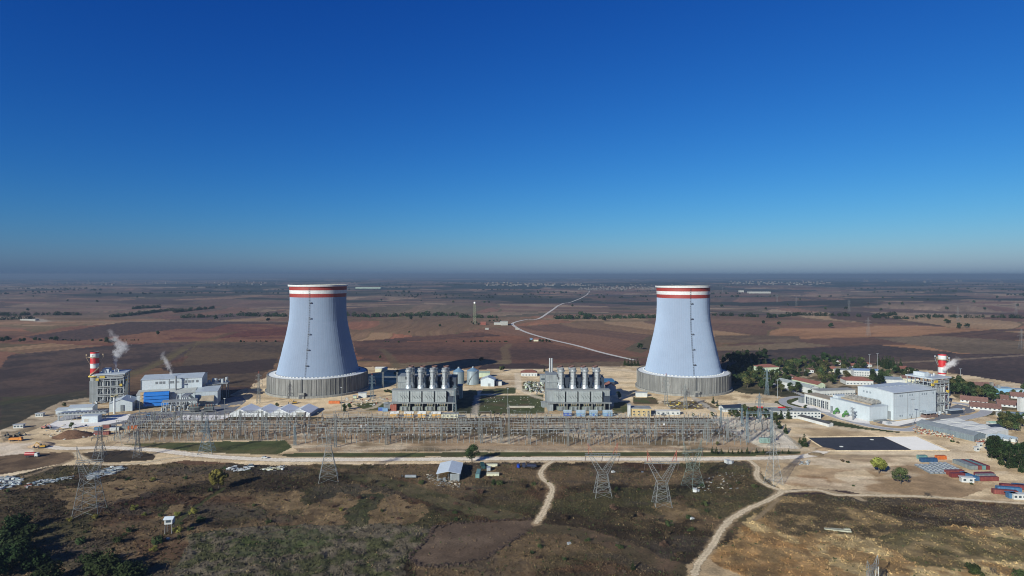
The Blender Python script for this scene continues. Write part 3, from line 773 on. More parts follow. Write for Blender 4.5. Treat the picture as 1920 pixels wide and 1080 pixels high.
# ------------------------------------------------------------------ striped chimney stacks
def ring_platform(b, r, z, w=1.5, rail=1.1, n=24):
    b.lathe([(r, z), (r + w, z), (r + w, z + .3), (r, z + .3)], n)
    b.lathe([(r + w - .08, z + .3), (r + w, z + .3), (r + w, z + rail), (r + w - .08, z + rail)], n)
def striped_stack(x, y, label, r=3.9, bands=None, base=True, base_top=26.0):
    t = thing('chimney_stack', label, 'chimney', (x, y, 0), 0, 'red and white chimney stacks')
    for z0, z1, c in bands:
        MB().lathe([(r, z0), (r, z1)], 32).build('red_band' if c == 'r' else 'white_band', m_red if c == 'r' else m_cwhite, t, smooth=True)
    zt = bands[0][1]
    MB().lathe([(r, zt), (r - .35, zt), (r - .35, zt - 6)], 32).build('rim', m_dark, t, smooth=True)
    b = MB(); ring_platform(b, r, zt - 5.4, 1.3, .6); b.build('platform', M('stair tan', (.38,.29,.18), .7), t)
    for k in range(4):
        a = R(20 + 90*k); c, s = math.cos(a), math.sin(a)
        b = MB()
        b.tube((c*r, s*r, zt - 13), (c*(r + 3.6), s*(r + 3.6), zt - 5.6), .15); b.tube((c*r, s*r, zt - 5.6), (c*(r + 3.8), s*(r + 3.8), zt - 5.6), .12)
        b.tube((c*(r + 3.6), s*(r + 3.6), zt - 5.6), (c*(r + 3.6), s*(r + 3.6), zt - 2.2), .12); b.cbox(c*(r+3.3), s*(r+3.3), zt - 3.8, 1.0, 1.0, 1.5, a)
        b.build('lamp_bracket', m_lgrey if k % 2 else M('stair tan', (.38,.29,.18), .7), t)
    b = MB(); pts = []
    for i in range(26):
        a = R(-150 + i*9.0); z = zt - 26 + i*.62
        pts.append(((r + .8)*math.cos(a), (r + .8)*math.sin(a), z))
    for p, q in zip(pts[:-1], pts[1:]):
        b.tube(p, q, .5, n=4); b.tube((p[0], p[1], p[2] + 1.2), (q[0], q[1], q[2] + 1.2), .08, n=4)
    b.build('spiral_stair', M('stair tan', (.38,.29,.18), .7), t)
    b = MB()
    if base:
        b.lathe([(r, base_top - 5), (r + .2, base_top)], 24)
        b.cbox(0, 0, 0, 2*r - .6, 2*r, base_top - 4, R(20))
        b.build('base_casing', m_oldc, t)
        b = MB(); ring_platform(b, r, base_top, 1.7); b.build('platform', m_yel, t)
    else:
        b.lathe([(r, 0), (r, base_top)], 24); b.build('base_shaft', m_red, t)
    return t
BL = [(49.6,51.2,'r'),(45.0,49.6,'w'),(39.4,45.0,'r'),(34.7,39.4,'w'),(29.3,34.7,'r'),(21.5,29.3,'w')]
striped_stack(XAT(177.6, 627), 627, 'red and white striped chimney with spiral stair at the left new plant', bands=BL)
BR = [(50.3,51.6,'r'),(45.6,50.3,'w'),(38.8,45.6,'r'),(33.4,38.8,'w'),(32.0,33.4,'r'),(29,32,'w')]
striped_stack(XAT(1766.5, 606), 606, 'red and white striped chimney with yellow platform rising behind the big white hall', r=3.6, bands=BR, base=False, base_top=29)

# ------------------------------------------------------------------ heat-recovery boilers (open steel frames)
def boiler_house(x, y, rz, label, w, d, h, seed, side_wall=True):
    rnd = random.Random(seed)
    t = thing('boiler_house', label, 'boiler house', (x, y, 0), rz, 'open framed boiler houses')
    b = MB(); b.box(1.6, w - 1.6, 2.2, d - 1.5, 0, h*.74); b.build('casing', m_oldc, t)
    b = MB()
    for i in range(5):
        for j in range(4):
            b.box(w*i/4 - .3, w*i/4 + .3, d*j/3 - .3, d*j/3 + .3, 0, h - 1.2)
    for z in (h*.22, h*.5, h*.76, h*.87):
        for j in (0, 3): b.box(-.3, w + .3, d*j/3 - .24, d*j/3 + .24, z - .3, z + .3)
        for i in (0, 4): b.box(w*i/4 - .24, w*i/4 + .24, 0, d, z - .3, z + .3)
    for i in range(4):
        b.tube((w*i/4, -.1, h*.22), (w*(i+1)/4, -.1, h*.5), .14); b.tube((0-.1, d*i/4, h*.22), (-.1, d*(i+1)/4, h*.5), .14)
    b.build('steel_frame', m_lgrey, t)
    b = MB(); b.box(-1.4, w + 1.6, -1.6, d + 1, h - 1.2, h); b.build('roof', m_clad_r, t)
    b = MB(); b.box(2, 8, d*.35, d*.8, h, h + 3.6); b.build('penthouse', m_clad2, t)
    for (px_, py_, r_, z_) in ((w*.55, d*.5, .9, 2.2), (w*.62, d*.6, .7, 3.0), (w*.72, d*.4, .6, 2.6), (w*.45, d*.3, .5, 1.6)):
        b = MB(); b.cyl(px_, py_, h, h + z_, r_, n=10); b.build('roof_vent', m_white, t)
    for k in range(9):
        xx = w*(.10 + .095*k); r_ = rnd.choice((.28, .35, .55)); zz = h*rnd.choice((.75, .72, .84))
        b = MB(); b.tube((xx, 1.3, .5), (xx, 1.3, zz), r_, n=8); b.tube((xx, 1.3, zz), (xx + rnd.uniform(-1, 1), 4, zz + .6), r_, n=8)
        b.build('riser_pipe', m_white if k % 2 else m_pipe, t)
    for k in range(6):
        zz = h*(.3 + .09*k)
        b = MB(); b.tube((w + .9, 2 + k*2.5, .5), (w + .9, 2 + k*2.5, zz + 6), .3, n=6); b.build('riser_pipe', m_pipe, t)
    for (a0, b0, c0, z0) in ((-1.1, 1.6, -1.4, h*.78), (w*.86, w*.96, -1.2, h*.55), (w + .4, w + 1.8, d*.3, h*.66), (w*.1, w*.3, -1.2, h*.86)):
        b = MB(); b.box(a0, b0, c0, c0 + 1.4, z0, z0 + .25); b.box(a0, b0, c0, c0 + .12, z0 + .25, z0 + 2.4); b.box(a0, a0 + .12, c0, c0 + 1.4, z0 + .25, z0 + 2.4)
        b.build('yellow_landing', m_yel, t)
    for z in (h*.26, h*.54, h*.82, h*.9):
        b = MB(); b.box(.4, w - .4, -.8, 1.8, z, z + .2); b.box(.4, w - .4, -.85, -.75, z + .2, z + 1.2); b.build('walkway', m_steel, t)
    b = MB()
    for k in range(40):
        b.cbox(rnd.uniform(1, w - 1), rnd.uniform(.4, 3.4), h*.76 + rnd.uniform(0, 4.2), rnd.uniform(.5, 1.8), .9, rnd.uniform(.5, 1.6))
    q = b.build('valve_gear', m_grey, t); q['kind'] = 'stuff'
    b = MB()
    for k in range(26):
        xx, yy = rnd.uniform(-3, w + 5), rnd.uniform(-6, -1.5)
        if k % 3: b.cbox(xx, yy, 0, rnd.uniform(.6, 2), rnd.uniform(.6, 2), rnd.uniform(.8, 3), rnd.uniform(0, 1))
        else: b.tube((xx, yy, .6), (xx + rnd.uniform(-4, 4), yy + rnd.uniform(0, 2), rnd.uniform(1, 4)), .3, n=6)
    q = b.build('ground_pipework', m_lgrey, t); q['kind'] = 'stuff'
    return t
bh = boiler_house(-420.0, 621, R(20), 'grey open framed boiler house next to the striped chimney at far left', 23, 25, 29.2, 3)
# circular platform on a post in front of it
b2 = boiler_house(393.5, 575, R(21), 'tall open framed boiler house behind the big white hall at right', 23.5, 24, 33, 5)

# ------------------------------------------------------------------ left turbine hall
def gable_pts(y0, y1, he, hr):
    return [(y0, 0), (y1, 0), (y1, he), ((y0 + y1)/2, hr), (y0, he)]
def roof_pts(y0, y1, he, hr, ov=.6, th=.3):
    ym = (y0 + y1)/2
    k = (hr - he)/(ym - y0)
    return [(y0 - ov, he - ov*k + .02), (ym, hr + .02), (y1 + ov, he - ov*k + .02), (y1 + ov, he - ov*k + th), (ym, hr + th), (y0 - ov, he - ov*k + th)]
def fit_roof(b, prof, x0, x1, axis='x'):
    n = len(prof)
    # a chevron profile: split into two convex slabs so that its caps stay clean
    a = [prof[0], prof[1], prof[4], prof[5]]; c = [prof[1], prof[2], prof[3], prof[4]]
    b.sec(a, x0, x1, axis); b.sec(c, x0, x1, axis)
t = thing('turbine_hall', 'pale grey turbine hall with bright blue louvred intake, left of the cooling towers', 'turbine hall', (-366, 598, 0), R(17.5))
b = MB(); b.sec([(0,0),(10,0),(10,15.3),(0,12.4)], 0, 51); b.build('lower_wall', m_clad, t)
b = MB(); b.sec([(-.5,12.35),(10,15.35),(10,15.65),(-.5,12.65)], -.5, 51.5); b.build('lower_roof', m_tan if False else M('lower roof sheet', (.36,.37,.36), .7, var=.15, scale=.15), t)
b = MB(); b.sec(gable_pts(10.02, 42, 25.4, 28), 1.5, 56); b.build('upper_wall', m_clad2, t)
b = MB(); fit_roof(b, roof_pts(10, 42, 25.4, 28), 1.0, 56.5); b.build('roof', m_clad_r, t)
for xs in (26, 42):
    b = MB(); b.box(xs, xs + .35, 9.8, 10.02, 15.7, 25.3); b.build('downpipe', m_trim, t)
    b = MB(); b.box(xs - 3, xs - 2.65, -.15, 0, 0, 12.3); b.build('downpipe', m_trim, t)
b = MB(); b.box(1.2, 1.7, 9.7, 10.0, 15.6, 25.4); b.build('downpipe', m_trim, t)
for px_ in (293.5, 300.5, 306.5, 317.5, 322.5, 345.5, 353, 359.5, 368):
    xx = (px_ - 262.8)/2.04
    b = MB(); b.box(xx - 1.1, xx + 1.1, 9.85, 10.01, 20.8, 23.2)
    for k in range(4): b.box(xx - 1.1, xx + 1.1, 9.7, 9.85, 20.9 + k*.6, 21.1 + k*.6)
    b.build('louvre_window', m_grey, t)
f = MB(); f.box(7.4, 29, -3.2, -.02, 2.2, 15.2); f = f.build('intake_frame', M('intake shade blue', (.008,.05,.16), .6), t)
for k in range(4):
    z = 3.0 + k*3.25
    b = MB(); b.sec([(-5.6, z - .9), (-3.2, z + .2), (-3.2, z + 2.5), (-3.6, z + 2.5), (-5.6, z + 1.3)], 7.2, 29.2); b.build('louvre_hood', m_bluel, t)
    b = MB(); b.box(3.6, 7.0, -2.2, -.02, z - .2, z + 2.4); b.build('beige_panel', m_beige, t)
    if k < 3: pass
for xx in (9, 18, 27): b = MB(); b.box(xx - .2, xx + .2, -3.1, -2.7, 0, 2.2); b.build('intake_leg', m_steel, t)
b = MB(); b.cyl(33, 6, 14, 28, .75, n=10); b.cyl(33, 6, 27, 28.3, .95, n=10); b.box(34, 36.2, 5, 7, 22, 22.2); b.box(34, 36.2, 5, 5.1, 22.2, 23.4); b.tube((33, 6, 25), (36, 6, 22.2), .1); b.build('vent_pipe', m_grey, t)
# right-hand annex with a sloped beige louvre and coolers on a roof deck
a = MB(); a.sec([(-8,0),(14,0),(14,15.5),(-8,13.8)], 53, 73); a.build('annex', m_clad, t)
a = MB(); a.sec([(-8.4,13.8),(14,15.55),(14,15.85),(-8.4,14.1)], 52.6, 73.4); a.build('annex_roof', m_clad_r, t)
a = MB(); a.sec([(-12.5, 4.6), (-8.02, 9.6), (-8.02, 4.6)], 56, 70.5); a.build('air_inlet', m_trim, t)
a = MB(); a.add([(56.6,-12.3,5.0),(70,-12.3,5.0),(70,-8.2,9.7),(56.6,-8.2,9.7)], [(0,1,2,3)]); a.add([(56.6,-12.4,5.2),(70,-12.4,5.2),(70,-8.3,9.9),(56.6,-8.3,9.9)], [(0,1,2,3)]); a.build('inlet_screen', m_tan, t)
a = MB(); a.box(51.1, 52.9, 2, 12, 0, 13.5); a.build('link_wall', m_clad, t)
dk = MB(); dk.box(58, 79, 16, 32, 16.6, 17.1)
for xx in (59, 66, 72, 78):
    for yy in (17, 31): dk.box(xx - .25, xx + .25, yy - .25, yy + .25, 0, 16.6)
for xx in range(58, 80, 3): dk.box(xx, xx + .1, 15.9, 16, 17.1, 18.3)
dk.box(58, 79, 15.9, 16, 18.2, 18.35)
dk.build('cooler_deck', m_steel, t)
for k in range(6):
    c = MB(); c.cyl(61 + 3.2*k, 21 + (k % 2)*5, 17.1, 20.6 + (k % 3)*.8, 1.45, n=12); c.build('cooler_drum', m_lgrey if k != 1 else m_white, t)
a = MB()
for (x0, y0, z0, x1, y1, z1) in ((36, -14, 0, 36, -2, 12), (40, -12, 0, 40, -1, 11.6)):
    a.tube((x0, y0, z0), (x1, y1, z1), .3)
a.sec([(-10, 3.4), (0, 9.8), (0, 11.2), (-10, 4.8)], 44.5, 46.5); a.build('cable_bridge', m_lgrey, t)

# curved pipework and tanks in front of the hall
t = thing('pipe_rack', 'bundle of curved silver pipes and tanks in front of the turbine hall', 'pipework', (-329, 599.5, 0), R(17.5))
for k in range(4):
    pts = [(10 + 1.7*k, -2, 13.5)]
    for i in range(7):
        a = R(90*i/6); pts.append((10 + 1.7*k - 3.2*math.sin(a)*1.1, -3 - 5*math.sin(a), 9.5 + 4.0*math.cos(a)))
    pts.append((6.4 + 1.7*k, -8.2, 1.0))
    MB().path(pts, .75, 8).build('curved_pipe', m_pipe, t, smooth=False)
b = MB()
rnd = random.Random(4)
for i in range(8):
    for j in range(2):
        b.box(-9 + 4.2*i - .2, -9 + 4.2*i + .2, -13 + 7*j - .2, -13 + 7*j + .2, 0, 8)
for z in (4.2, 7.8):
    for j in range(2): b.box(-9.2, 20.6, -13.2 + 7*j, -12.8 + 7*j, z, z + .35)
    for i in range(8): b.box(-9.2 + 4.2*i, -8.8 + 4.2*i, -13, -6, z, z + .3)
b.build('rack_frame', m_lgrey, t)
for i in range(7):
    b = MB(); b.cyl(-8 + 3.7*i, -16 + rnd.uniform(-1, 1), 0, rnd.uniform(3.2, 6.2), rnd.uniform(.7, 1.3), n=10); b.build('tank', m_pipe if i % 2 else m_lgrey, t)
for i in range(7):
    b = MB(); b.tube((-9, -12.4 + i*.9, 8.4 + (i % 3)*.45), (21, -12.4 + i*.9, 8.4 + (i % 3)*.45), .26, n=6); b.build('header_pipe', m_pipe, t)
b = MB()
for k in range(50): b.cbox(rnd.uniform(-9, 24), rnd.uniform(-17, -6), rnd.uniform(0, 3), rnd.uniform(.4, 1.8), rnd.uniform(.4, 1.5), rnd.uniform(.5, 2), rnd.uniform(0, 1.5))
q = b.build('small_valves', m_grey, t); q['kind'] = 'stuff'
for k in range(2):
    p = thing('generator_transformer', ('grey generator transformer with cooling fins, right of the curved pipes', 'grey generator transformer with cooling fins below the beige louvre')[k], 'transformer', (XAT((365, 392)[k], 583), 583, 0), R(17.5), 'generator transformers of the left new plant')
    b = MB(); b.box(-4, 4, -2.5, 2.5, .6, 4.6); b.build('tank', m_trafo, p)
    b = MB()
    for i in range(9): b.box(-3.8 + .9*i, -3.5 + .9*i, -4.1, -2.55, 1, 4.2)
    b.build('cooling_fins', m_grey, p)
    for i in range(3): b = MB(); b.cyl(-2.4 + 2.4*i, 0, 4.6, 7.6, .28, .12, 8); b.build('bushing', m_rust, p)
    b = MB(); b.tube((-3.4, .8, 6), (3.4, .8, 6), .7, n=10); b.box(-3, -2.8, .6, 1, 4.6, 5.5); b.box(2.8, 3, .6, 1, 4.6, 5.5); b.build('oil_drum', m_trafo, p)

# ------------------------------------------------------------------ simple houses, sheds, tents
def house(name, label, cat, px, py, w, d, h, rh, rz=0.0, wall=None, roof=None, axis='x', hip=False, wins=0, rows=1, door=False, group=None, ov=.45, at=None, win_m=None, wz=1.0, wh=1.2, flatroof=False, z=0.0):
    """front-edge centre of the base at photo point (px, py); ridge along x or y"""
    x, y = at if at else G(px, py)
    t = thing(name, label, cat, (x, y, z), rz, group)
    wall = wall or m_white; roof = roof or m_tile
    b = MB()
    if flatroof or rh <= 0 or hip: b.box(-w/2, w/2, 0, d, 0, h)
    elif axis == 'x': b.sec(gable_pts(0, d, h, h + rh), -w/2, w/2)
    else: b.sec([(-w/2,0),(w/2,0),(w/2,h),(0,h+rh),(-w/2,h)], 0, d, 'y')
    b.build('wall', wall, t)
    b = MB()
    if flatroof or rh <= 0: b.box(-w/2 - ov, w/2 + ov, -ov, d + ov, h + .003, h + .4)
    elif hip:
        i = min(w, d)/2 - .2
        if w >= d: r0, r1 = (-w/2 + i, d/2), (w/2 - i, d/2)
        else: r0, r1 = (0, i), (0, d - i)
        vs = [(-w/2-ov,-ov,h),(w/2+ov,-ov,h),(w/2+ov,d+ov,h),(-w/2-ov,d+ov,h),(-w/2-ov,-ov,h+.25),(w/2+ov,-ov,h+.25),(w/2+ov,d+ov,h+.25),(-w/2-ov,d+ov,h+.25),(r0[0],r0[1],h+rh),(r1[0],r1[1],h+rh)]
        fs = [(0,3,2,1),(0,1,5,4),(1,2,6,5),(2,3,7,6),(3,0,4,7)]
        fs += [(4,5,9,8),(6,7,8,9),(5,6,9),(7,4,8)] if w >= d else [(4,5,8),(5,6,9,8),(6,7,9),(7,4,8,9)]
        b.add(vs, fs)
    elif axis == 'x': fit_roof(b, roof_pts(0, d, h, h + rh, ov), -w/2 - ov, w/2 + ov)
    else: fit_roof(b, roof_pts(-w/2, w/2, h, h + rh, ov), -ov, d + ov, 'y')
    b.build('roof', roof, t)
    for r_ in range(rows if wins else 0):
        zz = wz + r_*2.9
        for i in range(wins):
            xx = -w/2 + w*(i + .5)/wins
            ww = min(1.5, w/wins*.6)
            b = MB(); b.box(xx - ww/2, xx + ww/2, -.08, -.002, zz, zz + wh); b.build('window', win_m or m_glass, t)
    if door:
        dw, dx, dh = door
        b = MB(); b.box(dx - dw/2, dx + dw/2, -.1, -.003, .02, dh); b.build('door', m_grey, t)
    return t
t = house('control_building', 'white gabled control building with tall grey door recess at the left new plant', 'building', 0, 0, 19, 24, 8.0, 3.4, R(20), m_clad2, m_clad_r, 'y', at=(-371.5, 582.5))
b = MB(); b.box(-.2, 2.4, -.6, -.005, .1, 6.2); b.build('door_recess', m_trim, t)
for k in range(3): b = MB(); b.cyl(-5 + 5*k, 16, 9.6, 11.8, .4, n=8); b.build('roof_vent', m_white, t)
x, y = G(214.5, 776)
t = thing('vent_stack', 'slim white vent stack standing before the control building', 'vent stack', (x, y, 0))
MB().cyl(0, 0, 0, 17, .85, n=14).build('pipe', m_cwhite, t, smooth=False)
b = MB(); ring_platform(b, .85, 16.4, 2.2, 1.0, 14); b.build('platform', M('platform ochre', (.33,.29,.16), .7), t)
t = house('warehouse', 'low grey roofed warehouse with dark roller door, far left of the plant', 'warehouse', 0, 0, 20, 12, 5.6, 1.6, R(14), m_clad2, m_clad_r, 'x', at=(-404, 574), door=(3.6, -1.5, 3.6))
t = house('equipment_shed', 'small white shed joined to the left end of the grey roofed warehouse', 'shed', 0, 0, 10, 11, 3.6, 1.4, R(14), m_clad2, m_clad_r, 'x', at=(-419.5, 571.5))
t = house('switchgear_hut', 'white flat roofed hut with louvre in front of the fan coolers', 'hut', 168, 792.5, 13, 7, 5.6, 0, R(8), m_clad2, m_clad_r, flatroof=True)
b = MB(); b.box(-4.5, -1, -.12, -.004, .6, 3.4); b.build('louvre', M('louvre beige', (.42,.40,.36), .8), t)
for lab, px_, py_, w_ in (('small white site cabin beside the dark field edge at far left', 73.5, 781.5, 6.2), ('white flat site cabin at the left edge, upper of the two', 34, 803, 7.5)):
    house('site_cabin', lab, 'cabin', px_, py_, w_, 3, 2.8, 0, R(10), m_white, m_lgrey, flatroof=True, wins=3)
# fan cooler bank on legs
x, y = G(110, 790)
t = thing('air_cooler_bank', 'long bank of grey fan coolers on legs, far left of the plant', 'air cooler', (x, y, 0), R(13))
b = MB(); b.box(0, 37, 0, 8, 4.6, 6.0); b.build('plenum', m_lgrey, t)
for i in range(12):
    for j in range(2):
        b = MB(); b.cyl(1.7 + 3.05*i, 2.1 + 3.9*j, 6.0, 7.2, 1.45, 1.6, 14); b.build('fan_drum', m_pipe, t)
for i in range(9):
    for j in range(2):
        b = MB(); b.box(.5 + 4.5*i - .18, .5 + 4.5*i + .18, .6 + 6.6*j, 1.0 + 6.6*j, 0, 4.6); b.build('leg', m_steel, t)
b = MB(); b.box(-1, 0, .3, 1.6, 0, 7.4); b.box(-1, 38, -.9, -.7, 5.0, 6.2); b.build('access_platform', m_steel, t)

# ------------------------------------------------------------------ four white tents
for k, lab in enumerate(('leftmost of the four white gabled tents below the left cooling tower', 'second from the left of the four white gabled tents', 'third from the left of the four white gabled tents', 'rightmost of the four white gabled tents, its side wall in shadow')):
    t = thing('storage_tent', lab, 'tent', (-249 + 18.35*k, 561, 0), 0, 'white storage tents in a row')
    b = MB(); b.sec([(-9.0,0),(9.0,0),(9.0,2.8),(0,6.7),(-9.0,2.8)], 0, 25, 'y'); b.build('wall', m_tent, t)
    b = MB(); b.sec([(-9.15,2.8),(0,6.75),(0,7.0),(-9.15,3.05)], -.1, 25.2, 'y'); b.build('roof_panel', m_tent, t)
    b = MB(); b.sec([(0,6.75),(9.15,2.8),(9.15,3.05),(0,7.0)], -.1, 25.2, 'y'); b.build('roof_panel', m_tent_lift, t)
    b = MB(); b.box(-1.8, 1.8, -.15, -.01, 0, 2.5); b.build('door', M('tent door', (.60,.62,.66), .6), t)

# ------------------------------------------------------------------ old power blocks
def old_block(x0, side, words):
    """x0: first chimney. A hall with four filter houses, eight chimneys, boiler boxes, transformers, cabins"""
    hall = thing('generator_hall', words[0], 'power station hall', (x0, 591, 0), 0, 'old power block halls')
    b = MB(); b.box(-14.5, 46, 0, 8.6, 0, 18.4); b.build('wall', m_oldc, hall)
    b = MB(); b.box(-15, 46.5, -.4, 8.8, 18.403, 18.9); b.build('roof', m_oldr, hall)
    b = MB(); b.box(-15, 47, -6.5, -.01, 7.2, 7.8); b.build('canopy', m_oldr, hall)
    for i in range(4):
        xx = -8.2 + 11.9*i
        f = MB(); f.box(xx, xx + 10.6, -3.6, -.003, 7.9, 18.2); f = f.build('filter_house', m_filter, hall)
        g = MB()
        for r_ in range(7): g.box(xx, xx + 10.6, -3.85, -3.602, 8.4 + r_*1.4, 8.6 + r_*1.4)
        for c_ in range(6): g.box(xx + 2.1*c_ - .05, xx + 2.1*c_ + .1, -3.9, -3.603, 7.9, 18.2)
        g.build('filter_grid', M('filter grid bars', (.37,.40,.41), .6, .2), f)
        g = MB()
        for c_ in range(3): g.tube((xx + 2.6 + 2.8*c_, -4.0, 14.5), (xx + 5.0 + 2.8*c_, -4.2, 11.2), .14)
        g.build('stay_rods', m_dark, f)
        b = MB(); b.box(xx + 10.62, xx + 11.88, -.6, -.004, 7.9, 16.5); b.build('gap_shade_panel', m_black, hall)  # black panel paints in the shade of the gap between filter houses
    b = MB(); b.box(39.6, 46, -3.0, -.005, 7.9, 13.2); b.build('open_bay', m_slate_shade, hall)
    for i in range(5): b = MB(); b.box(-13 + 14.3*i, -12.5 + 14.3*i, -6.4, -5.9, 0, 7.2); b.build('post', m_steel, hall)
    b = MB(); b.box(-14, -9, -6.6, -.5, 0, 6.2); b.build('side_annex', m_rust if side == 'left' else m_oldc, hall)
    b = MB(); b.box(-8.6, 45.5, -.3, -.006, .1, 6.8); b.build('bay_openings', m_slate_shade, hall)
    # boiler boxes
    bx = thing('boiler_block', words[1], 'boiler block', (x0, 612, 0), 0, 'old boiler blocks')
    b = MB(); b.box(-14, -2, 6, 28, 0, 29.0 if side == 'right' else 27.5); b.box(-13.2, -3, 2, 5.99, 0, 22); b.build('end_tower', m_oldc, bx)
    for i in range(4):
        b = MB(); b.box(-1.9 + 11.7*i, 9.7 + 11.7*i, 7, 27, 0, 26.2); b.build('boiler_casing', m_slate_shade, bx)  # near-black colour stands in for the deep shade between the boilers
        b = MB(); b.box(.5 + 11.7*i, 4.5 + 11.7*i, 8, 22, 26.2, 27.6); b.tube((4.5 + 11.7*i, 9, 26.8), (9.5 + 11.7*i, 11, 28.4), .5, n=8); b.build('roof_duct', m_oldr, bx)
    b = MB(); b.box(-14.2, 45, 6.2, 6.98, 13.2, 13.6); b.build('walkway', m_steel, bx)
    if side == 'right':
        for s in (0, 2.2):
            MB().cyl(-9 + s, 24, 0, 43.5, .8, n=12).build('slim_flue', m_lgrey, bx)
    # chimneys, each a thing
    for row, yy in ((0, 601.5), (1, 616.5)):
        for i in range(4):
            o = ('first', 'second', 'third', 'fourth')[i]
            c = thing('steel_chimney', f'{o} from the left of the {words[2]} silver chimneys, {"front" if row == 0 else "back"} row', 'chimney', (x0 + 11.75*i, yy, 0), 0, 'silver chimneys of the old power blocks')
            prof = [(3.9,0),(3.9,17.5),(3.6,19),(2.6,22.2),(2.6,37.5)]
            MB().lathe(prof, 20).build('shaft', m_chim, c, smooth=False)
            b = MB(); b.lathe([(2.6,34.4),(3.5,35.2),(3.5,36.4),(2.6,36.4)], 20); b.build('collar', m_chim, c)
            b = MB(); b.lathe([(2.9,37.0),(2.95,38.6),(2.5,38.6),(2.5,33)], 20); b.build('rim', M('scorched rim', (.12,.06,.05), .8) if row else m_grey, c)
            for z in (22.6, 25.6, 28.6, 31.4):
                b = MB(); b.lathe([(2.6, z), (2.74, z), (2.74, z + .35), (2.6, z + .35)], 20); b.build('band', m_grey, c)
            b = MB(); b.box(-.4, .4, -3.1, -2.62, 19.5, 34.5) if row == 0 else b.box(2.6, 3.1, -.4, .4, 19.5, 34.5); b.build('ladder', m_lgrey, c)
            b = MB(); b.box(2.3, 3.6, -2.4, -.4, 29.6, 32.6); b.box(-3.4, -2.3, -2.2, -.6, 27.5, 30.2); b.build('gauge_box', m_dark, c)
    # step-up transformers
    for i in range(4):
        o = ('first', 'second', 'third', 'fourth')[i]
        p = thing('transformer', f'{o} from the left of the transformers under the {words[2]} filter houses', 'transformer', (x0 - 7.0 + 11.9*i + 6, 585.5, 0), 0, 'transformers before the old power blocks')
        b = MB(); b.box(-3.2, 3.2, -2, 2, .5, 4.6); b.build('tank', m_trafo, p)
        for s in (-1, 1):
            b = MB()
            for k in range(6): b.box(s*3.25 if s > 0 else -4.6, 4.6 if s > 0 else -3.25, -1.8 + .65*k, -1.5 + .65*k, .9, 4.2)
            b.build('radiator', m_trafo, p)
        b = MB()
        for k in range(5): b.box(-2.6 + 1.2*k, -2.2 + 1.2*k, -3.2, -2.01, 1.0, 4.3)
        b.build('cooling_fins', m_lgrey, p)
        for k in range(3): b = MB(); b.tube((-1.8 + 1.8*k, 0, 4.6), (-2.4 + 2.4*k, -.8, 7.4), .26, .12, n=8); b.build('bushing', m_beige, p)
        b = MB(); b.tube((-2.8, 1.2, 6.0), (2.8, 1.2, 6.0), .62, n=10); b.box(-2.2, -2, 1, 1.4, 4.6, 5.5); b.box(2, 2.2, 1, 1.4, 4.6, 5.5); b.build('oil_drum', m_trafo, p)
        b = MB(); b.box(5.0, 5.4, -4, 5.2, 0, 7.0); b.build('blast_wall', m_conc, p)
    for i in range(4):
        o = ('first', 'second', 'third', 'fourth')[i]
        cx_ = (XAT(740, 558), XAT(767, 558), XAT(791, 558), XAT(818, 558))[i] if side == 'left' else (XAT(1064, 562), XAT(1089, 562), XAT(1113, 562), XAT(1139.5, 562))[i]
        yy = 556 if side == 'left' else 561
        p = thing('equipment_cabin', f'{o} from the left of the {"orange walled" if side == "left" else "blue"} cabins with pale roofs behind the switchyard', 'cabin', (cx_, yy, 0), 0, 'orange cabins' if side == 'left' else 'blue cabins')
        w = 8.2 if i % 2 else 7.2
        b = MB(); b.box(-w/2, w/2, 0, 6, .4, 3.9); b.build('wall', m_orange if side == 'left' else (m_dblue if i == 0 else m_lblue), p)
        b = MB(); fit_roof(b, roof_pts(0, 6, 3.9, 5.4, .3), -w/2 - .3, w/2 + .3); b.sec([(0,3.9),(6,3.9),(3,5.4)], -w/2, w/2); b.build('roof', m_cabin_r if side == 'left' else M('cabin roof blue grey', (.34,.42,.48), .6), p)
        b = MB(); b.box(-.9, .5, -.1, -.004, .5, 2.7); b.build('door', M('cabin door', (.30,.20,.10), .7) if side == 'left' else m_dblue, p)
        b = MB(); b.box(1.4, 3.2, -.08, -.005, 1.6, 3.0); b.build('panel', m_grey, p)
old_block(XAT(766.5, 601.5), 'left', ('grey generator hall with four filter panels, left old power block', 'dark boiler block behind the left chimneys near the round tanks', 'left block'))
old_block(XAT(1052.2, 601.5), 'right', ('grey generator hall with four filter panels, right old power block', 'dark boiler block with twin slim flues behind the right chimneys', 'right block'))
# side buildings of the old blocks
t = house('utility_building', 'cream box building right of the left old power block', 'building', 855.5, 747.5, 12, 10, 13.2, 0, 0, m_cream, m_oldr, flatroof=True)
b = MB(); b.box(-3, 3, -3, -.01, 0, 3.5); b.build('porch', m_slate_shade, t)
t = house('annex_house', 'white block with red roof at the right end of the right old power block', 'building', 1146, 741, 10, 16, 9.0, 3.4, 0, m_white, m_tile, 'y')
t = house('grey_cabin', 'small grey building left of the right boiler block', 'building', 1019.5, 719, 8.8, 8, 10, 0, 0, m_oldc, m_oldr, flatroof=True)
b = MB(); b.box(-3, 2.6, -.1, -.004, 4.2, 6.2); b.build('window', m_glass, t)
t = house('blue_roof_shed', 'low shed with blue roof behind the right old power block', 'shed', 1141, 722, 14, 22, 4, .8, 0, m_slate_shade, M('blue roof sheet', (.05,.16,.30), .5), 'x')
for lab, px_, py_, c_ in (('rust red tank house at the left old power block', 736.5, 769, m_rust), ('dark red box at the foot of the right old power block', 1044, 767.5, M('dark red paint', (.20,.02,.022), .6))):
    t = house('tank_house', lab, 'hut', px_, py_, 5.4, 4, 5.2, 0, 0, c_, m_oldr, flatroof=True, ov=.1)
    b = MB(); b.box(-1, 1, -.08, -.004, .1, 2.6); b.build('door', m_trim, t)
